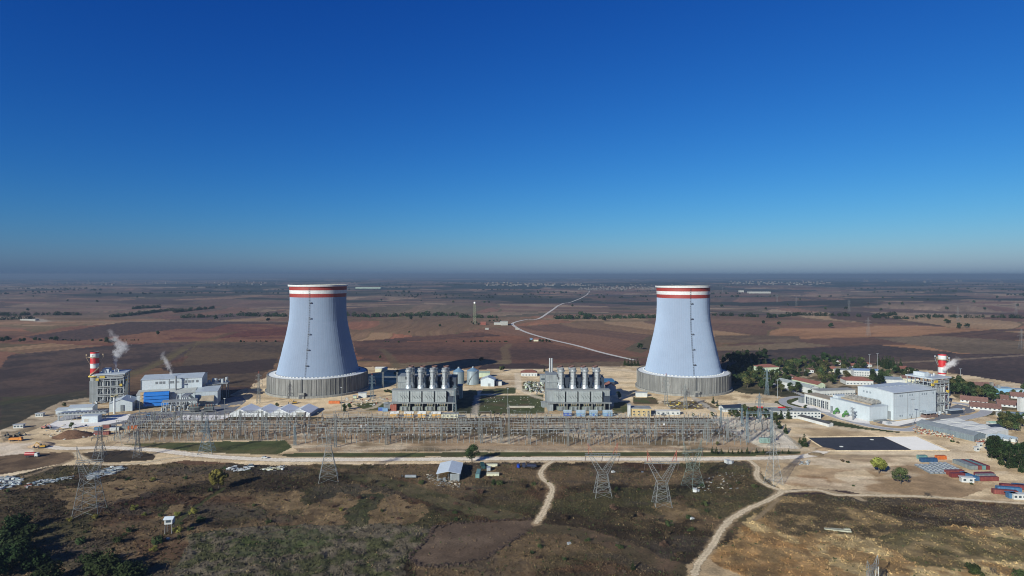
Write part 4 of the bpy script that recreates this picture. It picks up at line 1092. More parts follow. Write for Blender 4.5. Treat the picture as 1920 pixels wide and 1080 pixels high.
for lab, px_, py_, rz, L_ in (('grey roofed lean-to left of the left old power block', 728, 767, .3, 9), ('grey roofed lean-to left of the right old power block', 1024, 764, .2, 7)):
    house('lean_to', lab, 'shed', px_, py_, 7, L_, 4.4, .6, rz, m_oldc, m_oldr, 'y')
for lab, px_, py_, m_ in (('light blue container box before the left old power block', 722, 771.5, m_lblue), ('darker blue container box before the left old power block', 714, 770.5, m_dblue)):
    house('blue_box', lab, 'container', px_, py_, 5, 2.6, 2.6, 0, .1, m_, m_lblue, flatroof=True, ov=.02)
x, y = G(1033.5, 767.5)
t = thing('fuel_tank', 'round ended white tank beside the dark red box', 'tank', (x, y, 0))
MB().lathe([(0,.6),(1.5,.9),(2.1,2),(2.1,5),(1.5,6.1),(0,6.5)], 16).build('vessel', m_white, t, smooth=True)
b = MB()
for k in range(4): b.cyl(1.5*math.cos(k*1.57+.8), 1.5*math.sin(k*1.57+.8), 0, 1.6, .15, n=6)
b.build('legs', m_steel, t)

# round tanks behind the left block
for lab, px_, py_, r_, hw, cone in (('silver round tank nearer the left boiler block', 859, 721, 6.7, 14.5, 4.0), ('silver round tank with sloping conveyor, right of the other', 886, 722, 7.2, 16.0, 3.4)):
    x, y = G(px_, py_)
    t = thing('storage_silo', lab, 'silo', (x, y + r_, 0), 0, 'silver round tanks')
    MB().lathe([(r_,0),(r_,hw)], 28).build('wall', M('silo steel', (.36,.43,.48), .45, .5, var=.12, scale=.2, streak=.2), t)
    MB().lathe([(r_ + .2,hw - .05),(1.2,hw + cone),(0,hw + cone)], 28).build('roof', M('silo roof blue', (.20,.33,.45), .45, .4, var=.12), t)
    b = MB(); b.lathe([(1.1,hw + cone - .2),(1.1,hw + cone + 1.3),(0,hw + cone + 1.6)], 12); b.build('cap', m_lgrey, t)
    if r_ > 7: b = MB(); b.tube((r_*.75, -r_*.9, hw + 1), (-r_*1.2, -r_*1.15, .8), .35); b.tube((r_*.75, -r_*.9, hw + 2), (-r_*1.2, -r_*1.15, 1.8), .08); b.build('stair', m_grey, t)
# buildings in the courtyard between the blocks
t = house('pump_house', 'bright white gabled shed in the courtyard behind the green', 'shed', 914, 724.5, 16, 15, 7.6, 3.0, R(-6), m_clad2, m_clad_r, 'y', door=(3, 2, 3.5))
house('courtyard_shed', 'small pale shed on the right of the bright white gabled shed', 'shed', 935.5, 723, 6.5, 8, 5, 0, 0, m_white, m_slate_shade, flatroof=True)
house('gate_house', 'red roofed house at the end of the courtyard road', 'house', 992.5, 705.5, 20, 12, 4.6, 3.2, 0, m_white, m_tile, hip=True, wins=5)
house('green_shed', 'long low pale green shed behind the round tanks', 'shed', 905, 707, 18, 8, 5.4, 1.2, 0, m_mint, M('green grey roof', (.27,.33,.28), .7), 'x')
house('red_roof_hut', 'tiny red roofed hut beside the pine at the courtyard end', 'hut', 979.5, 704, 4, 5, 3.2, 1.4, 0, m_white, m_tile, 'x')
# little buildings beside the left tower
house('white_hut', 'white hut right of the left cooling tower foot', 'hut', 679.5, 746, 8.5, 5, 5, 0, R(8), m_white, m_lgrey, flatroof=True)
house('pale_cabinet', 'small pale cabinet left of the white hut by the tower', 'cabinet', 665, 748.5, 3.2, 3, 3.4, 0, R(8), m_mint, m_lgrey, flatroof=True)
house('cream_shed', 'cream shed at the field edge behind the left tower', 'shed', 714, 697.5, 15, 8, 4.6, 1.5, 0, m_cream, m_cabin_r, 'x')
house('valve_house', 'white valve house left of the right cooling tower foot', 'hut', 1203, 744, 12, 5, 4.2, 0, R(-4), m_white, m_lgrey, flatroof=True)
house('cream_office', 'cream two storey office behind the switchyard, dark flat roof', 'building', 1202.5, 781, 17.5, 11, 7.2, 0, R(-3), M('warm cream plaster', (.50,.38,.19), .85, var=.1, streak=.15), m_oldr, flatroof=True, wins=4, rows=2)
house('white_stair_tower', 'narrow white tower on the left side of the cream office', 'building', 1180, 781, 2.2, 4, 10.5, 0, 0, m_white, m_lgrey, flatroof=True)
house('low_store', 'low white store right of the cream office', 'building', 1253, 778, 22, 6, 3.2, 0, 0, m_white, m_cabin_r, flatroof=True, wins=5)
house('yard_store', 'long dark low store with pale doors behind the left switchyard', 'store', 832, 783.5, 26, 5, 3.4, 0, 0, m_cream, m_oldr, flatroof=True, wins=7, win_m=m_slate_shade)
house('block_store', 'small concrete block store before the rightmost tent', 'hut', 563.5, 782, 7.5, 4, 4.2, 0, 0, m_conc, m_cabin_r, flatroof=True, wins=2)
house('pipe_bench', 'low white concrete bench in the courtyard green', 'concrete bench', 978, 764.5, 25, 2.4, 1.0, 0, 0, M('worn pale concrete', (.42,.38,.31), .9), M('worn pale concrete', (.42,.38,.31), .9), flatroof=True, ov=.05)
# ------------------------------------------------------------------ switchyard
m_lat = M('lattice steel', (.235,.25,.25), .5, .3, var=.12, scale=.5)
m_lat_b = M('bluish lattice steel', (.15,.21,.25), .55, .2, var=.12, scale=.5)
m_lat_g = M('greenish lattice steel', (.17,.22,.195), .55, .2, var=.12, scale=.5)
m_lat_r = M('red lattice tip', (.30,.075,.05), .6, var=.1)
m_ins = M('brown insulator', (.075,.05,.045), .35, var=.2)
m_ins2 = M('grey insulator', (.27,.29,.31), .35, var=.2)
m_bus = M('busbar aluminium', (.42,.43,.41), .4, .3, var=.06)
m_post = M('concrete post', (.24,.225,.20), .9, var=.18, scale=.8)
def lattice(b, w0, w1, z0, z1, n, leg=.16, brace=.09, cx=0, cy=0, w0y=None, w1y=None):
    w0y = w0 if w0y is None else w0y; w1y = w1 if w1y is None else w1y
    def corner(k, f):
        wx, wy = (w0 + (w1 - w0)*f)/2, (w0y + (w1y - w0y)*f)/2
        sx, sy = ((-1,-1),(1,-1),(1,1),(-1,1))[k]
        return (cx + sx*wx, cy + sy*wy, z0 + (z1 - z0)*f)
    for k in range(4): b.tube(corner(k, 0), corner(k, 1), leg)
    for i in range(n):
        f0, f1 = i/n, (i+1)/n
        for k in range(4):
            j = (k + 1) % 4
            b.tube(corner(k, f0), corner(j, f1), brace, n=3); b.tube(corner(j, f0), corner(k, f1), brace, n=3)
            b.tube(corner(k, f1), corner(j, f1), brace, n=3)
    return b
def beam(b, p0, p1, w, n, leg=.1, brace=.06):
    p0, p1 = Vector(p0), Vector(p1); d = p1 - p0; s = Vector((-d.y, d.x, 0)).normalized()*w/2; u = Vector((0,0,w/2))
    cs = [s+u, s-u, -s-u, -s+u]
    for c in cs: b.tube(p0 + c, p1 + c, leg)
    for i in range(n):
        a, e = p0 + d*(i/n), p0 + d*((i+1)/n)
        for k in range(4):
            c0, c1 = cs[k], cs[(k+1) % 4]
            if i % 2: c0, c1 = c1, c0
            b.tube(a + c0, e + c1, brace, n=3)
# --- tall lattice gantry columns, some joined by a beam
def gantry(px, py, h, span, label, m=None, w=1.5, peak=3.0):
    x, y = G(px, py)
    t = thing('gantry', label, 'gantry', (x, y, 0), 0, 'lattice gantries of the switchyard')
    for cx in ((0, span) if span else (0,)):
        b = MB(); lattice(b, w, w*.75, 0, h, max(5, int(h/2.2)), .13, .07, cx); 
        for s in (-1, 1): b.tube((cx + s*w*.37, 0, h), (cx, 0, h + peak), .1)
        b.build('column', m or m_lat, t)
    if span:
        b = MB(); beam(b, (0,0,h - .8), (span,0,h - .8), 1.2, int(span/1.3), .1, .06); b.build('beam', m or m_lat, t)
        for k in range(3):
            xx = span*(.2 + .3*k)
            b = MB(); b.tube((xx, 0, h - 1.4), (xx, -.8, h - 3.4), .14, n=6); b.build('insulator_string', m_ins, t)
    return t
GL = [(450,817,20,18,'left yard gantry under the leftmost tent'),(553,835,14,0,'single bluish lattice column at the corner of the left yard'),(629,839,25,0,'tall single lattice column between left and middle yards'),
      (499,817,18,17,'left yard gantry under the second tent'),(340,812,17,17,'left yard gantry below the curved pipes'),(289,806,15,17,'leftmost gantry of the left yard'),
      (690,828,13,17,'low gantry left of the middle yard columns'),(724,834,15.5,0,'single lattice column with leaning strut in the middle yard'),(787,826,15,17,'gantry below the orange cabins'),(860,826,15,16,'gantry in the middle yard before the tall columns'),
      (903,831,17,15,'pair of close lattice columns left of the tallest gantry'),(954,832,28,0,'tallest lattice column, left of the courtyard road line'),(992,832,22,0,'second tallest column right of the courtyard line'),
      (1022,812,14,17,'low gantry below the courtyard green'),(1065,836,19,16,'gantry below the blue cabins, left'),(1142,830,18,14,'gantry below the blue cabins, right'),(1216,830,24,0,'tall column below the cream office'),
      (1230,826,15,17,'gantry right of the cream office'),(1281,826,15,17,'gantry in the right yard among leaning shadows'),(1328,829,18,15,'rightmost grey gantry before the concrete yard'),
      (1401,830,24,19,'bluish tall gantry on the concrete yard'),(1352,800,16,18,'bluish gantry at the back of the concrete yard')]
for g in GL: gantry(g[0], g[1], g[2], g[3], g[4], m_lat_b if 'bluish' in g[4] else None)
for lab, px, py, h in (('thin mast in the courtyard right of the green', 1028, 776, 30), ('thin mast at the left of the courtyard green', 952, 778, 24), ('thin mast behind the orange cabins', 854, 772, 22), ('slim lighting mast beside the white tent row', 640, 770, 22),
                       ('slim lighting mast before the turbine hall', 262, 786, 20), ('slim mast near the curved pipes', 340, 790, 24), ('slim mast left of the first tent', 421, 790, 20), ('slim mast beside the annex louvre', 362, 788, 26)):
    x, y = G(px, py); t = thing('lighting_mast', lab, 'mast', (x, y, 0), 0, 'slim masts of the plant')
    b = MB(); b.tube((0,0,0), (0,0,h), .28, .12, 6); b.build('pole', m_lat, t)
    b = MB(); b.cbox(0, 0, h, 1.6, .5, .5); b.build('lamp_head', m_lgrey, t)
# --- equipment, copied in bays
def proto_disconnector():
    b = MB()
    for s in (-1.6, 1.6):
        b.mat(0).box(s - .16, s + .16, -.16, .16, 0, 4.2)
        b.mat(1).cyl(s, 0, 4.5, 6.6, .2, n=6)
    b.mat(0).box(-2.2, 2.2, -.2, .2, 4.2, 4.5)
    b.mat(2).tube((-1.6, 0, 6.7), (1.6, 0, 6.7), .09); b.mat(0).tube((-1.6,-.1,.2), (1.6,-.1,4.2), .06)
    return b
def proto_breaker():
    b = MB()
    b.mat(0).box(-.28, .28, -.28, .28, 0, 2.6); b.box(-.9, .9, -.5, .5, .6, 1.7)
    b.mat(1).cyl(0, 0, 2.6, 5.6, .24, n=6); b.tube((0,0,5.6), (0,1.7,6.9), .22, n=6); b.tube((0,0,5.6), (0,-1.7,6.9), .22, n=6)
    b.mat(2).cbox(0, 0, 5.5, .6, .6, .5)
    return b
def proto_ct():
    b = MB()
    b.mat(0).box(-.2, .2, -.2, .2, 0, 3.4); b.box(-.4, .4, -.4, .4, 3.4, 3.6)
    b.mat(1).cyl(0, 0, 3.6, 6.2, .28, .22, 6); b.mat(2).cyl(0, 0, 6.2, 7.1, .48, n=8)
    return b
def proto_support():
    b = MB()
    b.mat(0).box(-.17, .17, -.17, .17, 0, 4.6); b.mat(1).cyl(0, 0, 4.6, 7.0, .2, n=6); b.mat(2).box(-.6, .6, -.1, .1, 7.0, 7.16)
    return b
def proto_tframe():
    b = MB()
    for s in (-3.4, 3.4): b.mat(0).box(s - .2, s + .2, -.2, .2, 0, 6.6)
    b.box(-4.2, 4.2, -.22, .22, 6.6, 7.0)
    for s in (-3, 0, 3): b.mat(1).cyl(s, 0, 7.0, 9.0, .18, n=6)
    b.mat(2).tube((-3,0,9.05), (3,0,9.05), .08)
    return b
EQ = {'disconnector': (proto_disconnector, 'disconnector', 'grey two post disconnector switch'), 'circuit_breaker': (proto_breaker, 'circuit breaker', 'Y shaped circuit breaker on a steel box'),
      'current_transformer': (proto_ct, 'instrument transformer', 'slim instrument transformer with a round head'), 'post_insulator': (proto_support, 'post insulator', 'single post with insulator and crosspiece'), 'insulator_stand': (proto_tframe, 'insulator stand', 'wide T stand carrying three insulators')}
protos = {}
cnt = {}
def place(kind, x, y, yard, rz=0.0):
    fn, cat, words = EQ[kind]
    if kind not in protos:
        o = fn().build(kind, [m_lat, m_ins, m_bus]); protos[kind] = o
    else:
        o = protos[kind].copy(); COL.objects.link(o)
    o.location = (x, y, 0); o.rotation_euler = (0, 0, rz)
    tag(o, f'{words}, {yard}', cat, f'{cat}s, {yard}')
    cnt[kind] = cnt.get(kind, 0) + 1
rnd = random.Random(12)
YARDS = {'left yard behind green strip': (222, 600, [(826,'post_insulator'),(812,'insulator_stand'),(817,'current_transformer'),(822,'disconnector'),(807,'post_insulator'),(802,'disconnector'),(797,'circuit_breaker'),(792,'disconnector'),(788,'post_insulator')], 5.2, 11.5),
         'middle yard below orange cabins': (606, 944, [(831,'current_transformer'),(824,'post_insulator'),(817,'insulator_stand'),(811,'disconnector'),(805,'circuit_breaker'),(800,'current_transformer'),(795,'disconnector'),(790,'post_insulator')], 5.6, 13),
         'right yard below blue cabins': (958, 1345, [(834,'post_insulator'),(828,'current_transformer'),(821,'insulator_stand'),(814,'disconnector'),(808,'circuit_breaker'),(802,'post_insulator'),(796,'disconnector'),(791,'current_transformer')], 5.6, 13),
         'concrete yard at right end': (1352, 1440, [(826,'disconnector'),(818,'post_insulator'),(810,'circuit_breaker'),(803,'disconnector'),(796,'current_transformer'),(790,'post_insulator')], 5.0, 10.5)}
for yard, (p0, p1, rows, ph, bay) in YARDS.items():
    for ri, (py, kind) in enumerate(rows):
        d = FPX*CAMZ/(py - HOR)
        xa, xb = XAT(p0, 520), XAT(p1, 520)
        if 'concrete' in yard:
            sh = (830 - py)*.95; xa, xb = XAT(1352 + (826-py)*-1.2, d), XAT(1452 - (826-py)*.3, d)
        elif 'left' in yard: xa += (py - 790)*.6
        x = xa + rnd.uniform(0, 2)
        while x < xb:
            if kind == 'insulator_stand':
                if rnd.random() > .12: place(kind, x + ph, d, yard)
            else:
                for k in range(2 if bay < 12 else 3):
                    if rnd.random() > .10:
                        kk = kind if rnd.random() > .15 else rnd.choice(['post_insulator', 'current_transformer'])
                        place(kk, x + k*ph*.8 + rnd.uniform(-.3, .3), d + rnd.uniform(-.6, .6), yard, rnd.uniform(-.04, .04) + (math.pi/2 if kk == 'disconnector' and ri % 2 else 0))
            x += bay
# --- long tubular busbars and strung conductors over the yards
def busbar(pxa, pxb, py, z, sag, label, r=.12):
    xa, y = G(pxa, py, z); xb, _ = G(pxb, py, z)
    b = MB(); n = max(4, int((xb - xa)/9))
    pts = []
    for i in range(n + 1):
        f = i/n; q = (f*max(1, round((xb - xa)/38))) % 1.0
        pts.append((xa + (xb - xa)*f, y, z - sag*4*q*(1 - q)))
    b.path(pts, r, 4)
    return tag(b.build('busbar', m_bus), label, 'busbar', 'busbars strung over the switchyard')
for (a, e, nm) in ((612, 888, 'middle'), (953, 1345, 'right')):
    for i, (py, z) in enumerate(((787, 13), (791.5, 13), (797, 13), (801, 12), (805, 12), (811, 12))):
        busbar(a + i*1.5, e - i, py, z, .5, f'pale busbar over the {nm} switchyard, number {("one","two","three","four","five","six")[i]} from the back')
for i, (py, z) in enumerate(((776.5, 20), (779, 20), (781.5, 18))):
    busbar(640, 896, py, z, 1.2, f'thin high conductor before the orange cabins, {("upper","middle","lower")[i]} one', .08)
    busbar(955, 1330, py - .5, z, 1.2, f'thin high conductor before the blue cabins, {("upper","middle","lower")[i]} one', .08)
for i, (py, z) in enumerate(((788, 11), (793, 11), (799, 11), (804, 10))):
    busbar(262 - i*3, 560 + i*2, py, z, .5, f'dull busbar over the left switchyard, number {("one","two","three","four")[i]} from the back', .09)
# small portal frames, copied along the rows
b = MB()
for cx in (-5.5, 5.5): b.box(cx - .13, cx + .13, -.13, .13, 0, 9.5); b.tube((cx, -1.6, 0), (cx, 0, 8), .1)
b.box(-6.2, 6.2, -.13, .13, 9.5, 9.75)
b.mat(1)
for s in (-4, 0, 4): b.tube((s, 0, 9.5), (s, -.6, 7.8), .14, n=5)
pf = b.build('line_portal', [M('dull yard steel', (.17,.175,.17), .6, .2, var=.15), m_ins]); first = True
for yard, p0, p1, pys, st in (('left', 236, 560, (790.5, 800, 810, 819), 19), ('middle', 612, 930, (792.5, 802.5, 812), 21), ('right', 960, 1335, (793, 804, 815), 21)):
    for py in pys:
        d = FPX*CAMZ/(py - HOR); x, xe = XAT(p0, 520) + rnd.uniform(2, 8), XAT(p1, 520)
        while x < xe:
            o = pf if first else pf.copy()
            if not first: COL.objects.link(o)
            first = False
            o.location = (x + rnd.uniform(-1, 1), d, 0); tag(o, f'plain two legged portal in the {yard} switchyard rows', 'portal', f'portals, {yard} switchyard'); x += st
# transformers and kiosks of the concrete yard
x, y = G(1433, 831)
t = thing('yard_transformer', 'pale green boxy transformer at the right end of the switchyard', 'transformer', (x, y, 0))
b = MB(); b.box(-3.6, 3.6, -1.6, 1.6, .6, 4.2)
for i in range(8): b.box(-3.4 + .95*i, -3.0 + .95*i, -2.3, -1.6, .9, 3.9)
b.build('tank', M('pale green enamel', (.25,.36,.33), .6, var=.1), t)
b = MB(); b.tube((4.2, 0, 5), (7.4, .5, 6.2), .6, n=8); b.build('oil_drum', m_lat_g, t)
for k in range(3): b = MB(); b.cyl(-2 + 2*k, 0, 4.2, 6.6, .2, n=6); b.build('bushing', m_ins, t)
for i, (px, py) in enumerate(((677.5, 801), (686.5, 800), (1237, 797), (1245, 797))):
    x, y = G(px, py + 6); t = thing('marshalling_kiosk', f'small white kiosk on a post in the {"middle" if i < 2 else "right"} switchyard, {"left" if i % 2 == 0 else "right"} of the pair', 'kiosk', (x, y, 0), 0, 'white kiosks in the switchyard')
    b = MB(); b.box(-.5, .5, -.5, .5, 2.6, 4.6); b.build('cabinet', M('kiosk white', (.75,.76,.78), .5), t)
    b = MB(); b.box(-.15, .15, -.15, .15, 0, 2.6); b.build('post', m_lat, t)

# --- fences
def fence(name, label, pts, h=2.2, step=4.0, m=None, rails=3):
    w = [Vector((*G(a, b), 0)) for a, b in pts]
    t = thing(name, label, 'fence', w[0])
    o = w[0]; posts = []
    for a, e in zip(w[:-1], w[1:]):
        n = max(1, int((e - a).length/step))
        posts += [a + (e - a)*(i/n) for i in range(n)]
    posts.append(w[-1])
    b = MB()
    for a, e in zip(w[:-1], w[1:]):
        for k in range(rails):
            z = Vector((0,0,.4 + (h - .6)*k/(rails - 1))); b.tube(a - o + z, e - o + z, .035, n=3)
    q = b.build('wire', m_steel, t)
    pb = MB(); pb.box(-.09, .09, -.09, .09, 0, h); pb.tube((0,0,h), (0,-.3,h + .35), .06)
    p0 = pb.build('post', m or m_post, t); p0.location = posts[0] - o
    many = posts[1:]
    if len(many) > 98: many = many[::max(2, math.ceil(len(many)/98))]
    for p in many:
        c = p0.copy(); COL.objects.link(c); c.parent = t; c.location = p - o
    return t
fence('post_fence', 'long concrete post fence along the front of the middle and right switchyard', [(560,847.5),(700,847),(960,846.5),(1200,846),(1420,844.5),(1500,842)], 2.3, 4.0)
fence('post_fence', 'concrete post fence along the front of the left switchyard above the green strip', [(228,834),(300,829),(420,827.5),(540,826)], 2.3, 3.6)
fence('post_fence', 'slanting concrete post fence at the right end of the switchyard', [(1448,800),(1470,817),(1502,841)], 2.6, 1.6)
fence('post_fence', 'slanting concrete post fence at the left end of the switchyard', [(186,838),(225,820),(262,803)], 2.6, 2.2)
fence('post_fence', 'diagonal post fence between the left and middle switchyard', [(553,838),(590,812),(618,788)], 2.6, 3.0)
fence('post_fence', 'fence beside the village road behind the pale earth', [(1405,705),(1440,719),(1480,734),(1515,748)], 2.0, 4.0)
for i in range(1):
    pass

# ------------------------------------------------------------------ pylons
def pylon_cat(px, py, h, bar_w, base, label, m=None, tip=None, rz=0.0, d=None, waist_f=.42):
    """base legs, waist, a V opening to a level bridge with two peaks"""
    x, y = G(px, py)
    t = thing('pylon', label, 'pylon', (x, y, 0), rz, 'lattice pylons in the foreground')
    m = m or m_lat
    wz, bz = h*waist_f, h*.76
    ww = base*.56
    b = MB(); lattice(b, base, ww, 0, wz, 4, .15, .075, w0y=base, w1y=ww*.8); b.build('lower_body', m, t)
    vx = bar_w*.34
    for s in (-1, 1):
        b = MB()
        p = [Vector((s*ww*.5, yy, wz)) for yy in (-ww*.4, ww*.4)] + [Vector((0, yy, wz + 1.5)) for yy in (-ww*.3, ww*.3)]
        q = [Vector((s*(vx + 1.0), yy, bz)) for yy in (-.6, .6)] + [Vector((s*(vx - 1.0), yy, bz)) for yy in (-.6, .6)]
        for a, e in zip(p, q): b.tube(a, e, .12)
        for i in range(7):
            f0, f1 = i/7, (i + 1)/7
            for k, j in ((0, 1), (1, 3), (3, 2), (2, 0)):
                b.tube(p[k].lerp(q[k], f0), p[j].lerp(q[j], f1), .06, n=3)
        b.build('fork_arm', m, t)
        b = MB()
        for yy in (-.5, .5):
            for k in (-1.0, 1.2): b.tube((s*(vx + k), yy, bz + 1), (s*(vx + 1.6), 0, h), .10)
        for i in range(3):
            f = .25 + .22*i; b.tube((s*(vx - 1 + 2.6*f), -.4*(1-f), bz + 1 + (h - bz - 1)*f), (s*(vx + 1.2 + .4*f), .4*(1-f), bz + 1 + (h - bz - 1)*f), .07, n=3)
        b.build('peak', tip or m, t)
    b = MB(); beam(b, (-bar_w/2, 0, bz + .5), (bar_w/2, 0, bz + .5), 1.1, int(bar_w/1.2), .1, .055); b.build('bridge', m, t)
    for s in (-.47, 0, .47):
        b = MB(); b.tube((bar_w*s, 0, bz), (bar_w*s - .7, -.9, bz - 3.4), .17, n=6); b.build('insulator_string', m_ins, t)
    return t
def pylon_arms(px, py, h, base, arms, label, m=None, tip=None, rz=0.0, group='lattice pylons in the foreground', top_w=1.3, leg=.15):
    x, y = G(px, py)
    t = thing('pylon', label, 'pylon', (x, y, 0), rz, group)
    m = m or m_lat
    b = MB(); lattice(b, base, top_w + (base - top_w)*.22, 0, h*.55, 5, leg, leg*.5); b.build('lower_body', m, t)
    b = MB(); lattice(b, top_w + (base - top_w)*.22, top_w, h*.55, h*.92, 6, leg*.85, leg*.45); b.build('upper_body', m, t)
    b = MB()
    for sx, sy in ((-1,-1),(1,-1),(1,1),(-1,1)): b.tube((sx*top_w/2, sy*top_w/2, h*.92), (0,0,h), leg*.7)
    b.build('peak', tip or m, t)
    for zf, L_ in arms:
        for s in (-1, 1):
            b = MB()
            for yy in (-top_w/2, top_w/2):
                b.tube((s*top_w*.5, yy, h*zf), (s*L_, 0, h*zf + .3), .09); b.tube((s*top_w*.5, yy, h*zf + 1.8), (s*L_, 0, h*zf + .3), .08)
            for i in range(1, 4): f = i/4; b.tube((s*(top_w*.5 + (L_ - top_w*.5)*f), -top_w/2*(1-f), h*zf + .3*f), (s*(top_w*.5 + (L_ - top_w*.5)*f), top_w/2*(1-f), h*zf + .3*f + 1.8*(1-f)*.8), .05, n=3)
            b.build('cross_arm', m, t)
            b = MB(); b.tube((s*L_, 0, h*zf + .2), (s*L_, -.3, h*zf - 2.2), .15, n=6); b.build('insulator_string', m_ins, t)
    return t
pylon_cat(168, 963, 37, 13.5, 12.5, 'big grey pylon with wide splayed legs in the dark heath at far left', rz=R(14), waist_f=.55)
pylon_arms(187, 856, 22, 7.5, ((.62,5),(.78,4)), 'dark pylon behind the big splayed one at far left', M('dark lattice steel', (.13,.14,.15), .6, .2), rz=R(20))
pylon_arms(258, 857, 20, 5.0, ((.66,6),(.82,5)), 'squat dark pylon on the scrub island beside the loop track', M('dark lattice steel', (.13,.14,.15), .6, .2), rz=R(15))
pylon_arms(388, 849, 26, 10.0, ((.60,5.5),(.76,4.5)), 'bluish pylon standing in the green strip', m_lat_b, rz=R(10))
pylon_arms(616, 900, 35, 12.0, ((.62,7.5),(.77,6)), 'grey pylon at the road edge left of the tin roofed shed', rz=R(16))
pylon_cat(1130, 929, 31, 21, 9.7, 'fork topped pylon with red tips, left of the pair', tip=m_lat_r)
pylon_cat(1241, 947, 31, 20, 9.5, 'fork topped pylon with red tips, right and nearer of the pair', tip=m_lat_r)
pylon_cat(1299, 912, 28, 17, 10.0, 'greenish fork topped pylon behind the red tipped pair', m_lat_g, rz=R(28))
pylon_arms(1450, 908, 36, 8.0, ((.55,6.5),(.68,5.5),(.81,4.5)), 'tall grey pylon at the bend of the pale farm track, long shadow to its right', rz=R(25))
pylon_cat(1636, 1131, 18, 8, 6.0, 'pylon top rising from the bottom edge on the dry slope', rz=R(35))
for px, py, h, lab, m_, tip in ((697.5,748,27,'bluish pylon in front of the left tower shadow',m_lat_b,m_lat_r),(485,757,33,'red tipped mast pylon left of the left cooling tower',m_lat,m_lat_r),(1438,741,30,'blue pylon in front of the trees right of the right tower',m_lat_b,None),
                                (1249,759,32,'red tipped slim pylon in front of the right tower basin',m_lat,m_lat_r),(1285,766,24,'dark slim pylon before the right tower door',m_lat,None),(853,770,26,'bluish slim pylon right of the left power block',m_lat_b,None),(1424,792,26,'bluish pylon above the concrete switchyard',m_lat_b,None)):
    pylon_arms(px, py, h, 3.6, ((.60,4),(.72,3.6),(.84,3)), lab, m_, tip, group='slim pylons inside the plant', top_w=.9, leg=.14)
# portal between two lattice towers in the left tower's shadow
x, y = G(718, 727)
t = thing('portal_gantry', 'lattice portal standing in the shadow of the left cooling tower', 'gantry', (x, y, 0))
for cx in (0, 16.5): b = MB(); lattice(b, 1.7, 1.5, 0, 18, 9, .14, .08, cx); b.build('column', m_lat, t)
b = MB(); beam(b, (0,0,12.4), (16.5,0,12.4), 1.2, 12, .1, .06); b.build('beam', m_lat, t)
# conductors from the foreground pylons to the yard
def power_line(p0, p1, label, off=((0,0,0),), sag=3.0, r=.05):
    t = thing('power_line', label, 'power line', p0, 0, 'wires from pylons to the switchyard')
    p0, p1 = Vector(p0), Vector(p1)
    for o in off:
        pts = [((p1 - p0)*(i/10) + Vector(o) + Vector((0,0,-4*sag*(i/10)*(1 - i/10)))) for i in range(11)]
        MB().path([tuple(p) for p in pts], r, 3).build('conductor', m_dark, t)
for (px, py, h), (qx, qy, qh), lab in (((1130,929,23),(1065,836,18),'wires from the left red tipped pylon to the yard'),((1241,947,23),(1142,830,17),'wires from the right red tipped pylon to the yard'),((1299,912,21),(1281,826,14),'wires from the greenish pylon to the yard'),
                                       ((1450,908,26),(1401,830,22),'wires from the tall right pylon to the concrete yard'),((616,900,25),(690,828,12),'wires from the road edge pylon to the yard'),((168,963,27),(289,806,14),'wires from the splayed pylon to the left yard'),((388,849,18),(450,817,18),'wires from the green strip pylon to the left yard')):
    a = G(px, py); e = G(qx, qy)
    power_line((a[0], a[1], h), (e[0] + 6, e[1], qh), lab, ((-6,0,0),(0,0,0),(6,0,0)))
# ------------------------------------------------------------------ right new plant
t = thing('turbine_hall', 'largest white hall of the plant, blank cladding walls with grey roller door', 'turbine hall', (340, 546.6, 0), R(21))
b = MB(); b.sec(gable_pts(0, 36, 24.4, 25.8), 0, 55); b.build('wall', m_clad2, t)
b = MB(); fit_roof(b, roof_pts(0, 36, 24.4, 25.8, .4, .35), -.4, 55.4); b.build('roof', M('white sheet roof', (.50,.54,.58), .5, .05, var=.08, scale=.15, stripe=(1.6,.08,.93)), t)
for xs in (.0, 17.5, 32.5, 54.4): b = MB(); b.box(xs, xs + .5, -.12, -.003, .1, 24.3); b.build('corner_trim', m_lgrey, t)
for xs, z in ((7.5,20.5),(10,20.5),(20,20.5),(23,20.5),(36,20.2),(38.8,20.2),(41.6,20.2),(50.5,20.5),(34.2,4.4),(37.0,4.4),(39.8,4.4),(7.5,2.6),(10,2.6),(20,2.6),(23,2.6)):
    b = MB(); b.box(xs, xs + 1.5, -.1, -.004, z, z + 1.7)
    for k in range(3): b.box(xs, xs + 1.5, -.16, -.101, z + .15 + k*.55, z + .35 + k*.55)
    b.build('louvre_window', M('louvre pale grey', (.25,.29,.33), .6), t)
for yy in (22, 25.4, 28.8): b = MB(); b.box(-.1, -.004, yy, yy + 1.8, 20, 21.8); b.build('louvre_window', MATS['louvre pale grey'], t)
b = MB(); b.box(-.5, -.005, 2.6, 12.5, 0.02, 7.6); b.build('roller_door', M('roller door grey', (.20,.22,.24), .6, stripe=(.6,.2,.85)), t)
b = MB(); b.box(34, 50, -6, -.004, 4.3, 4.7); b.build('porch_roof', m_clad_r, t)
b = MB(); b.box(34.5, 49.5, -5, -.01, 0, 2.6)
for xx in (34.4, 39.5, 44.5, 49.4): b.box(xx - .2, xx + .2, -5.8, -5.4, 0, 4.3)
b.build('porch_screen', M('porch brick', (.16,.10,.085), .85, var=.2), t)
b = MB(); b.box(-1.6, -.01, 30, 36, 12.8, 15); b.build('roof_plant', m_lgrey, t)
b = MB(); b.box(-.6, 55.6, -.75, -.41, 23.9, 24.4); b.build('gutter', m_grey, t)
for k in range(9): b = MB(); b.cbox(4 + 5.8*k, 18, 25.6, 2.2, 1.2, .9); b.build('ridge_vent', m_lgrey, t)
for k in range(4): b = MB(); b.box(3 + 14*k, 3.2 + 14*k, -.22, -.13, .1, 23.9); b.build('downpipe', m_clad_r, t)
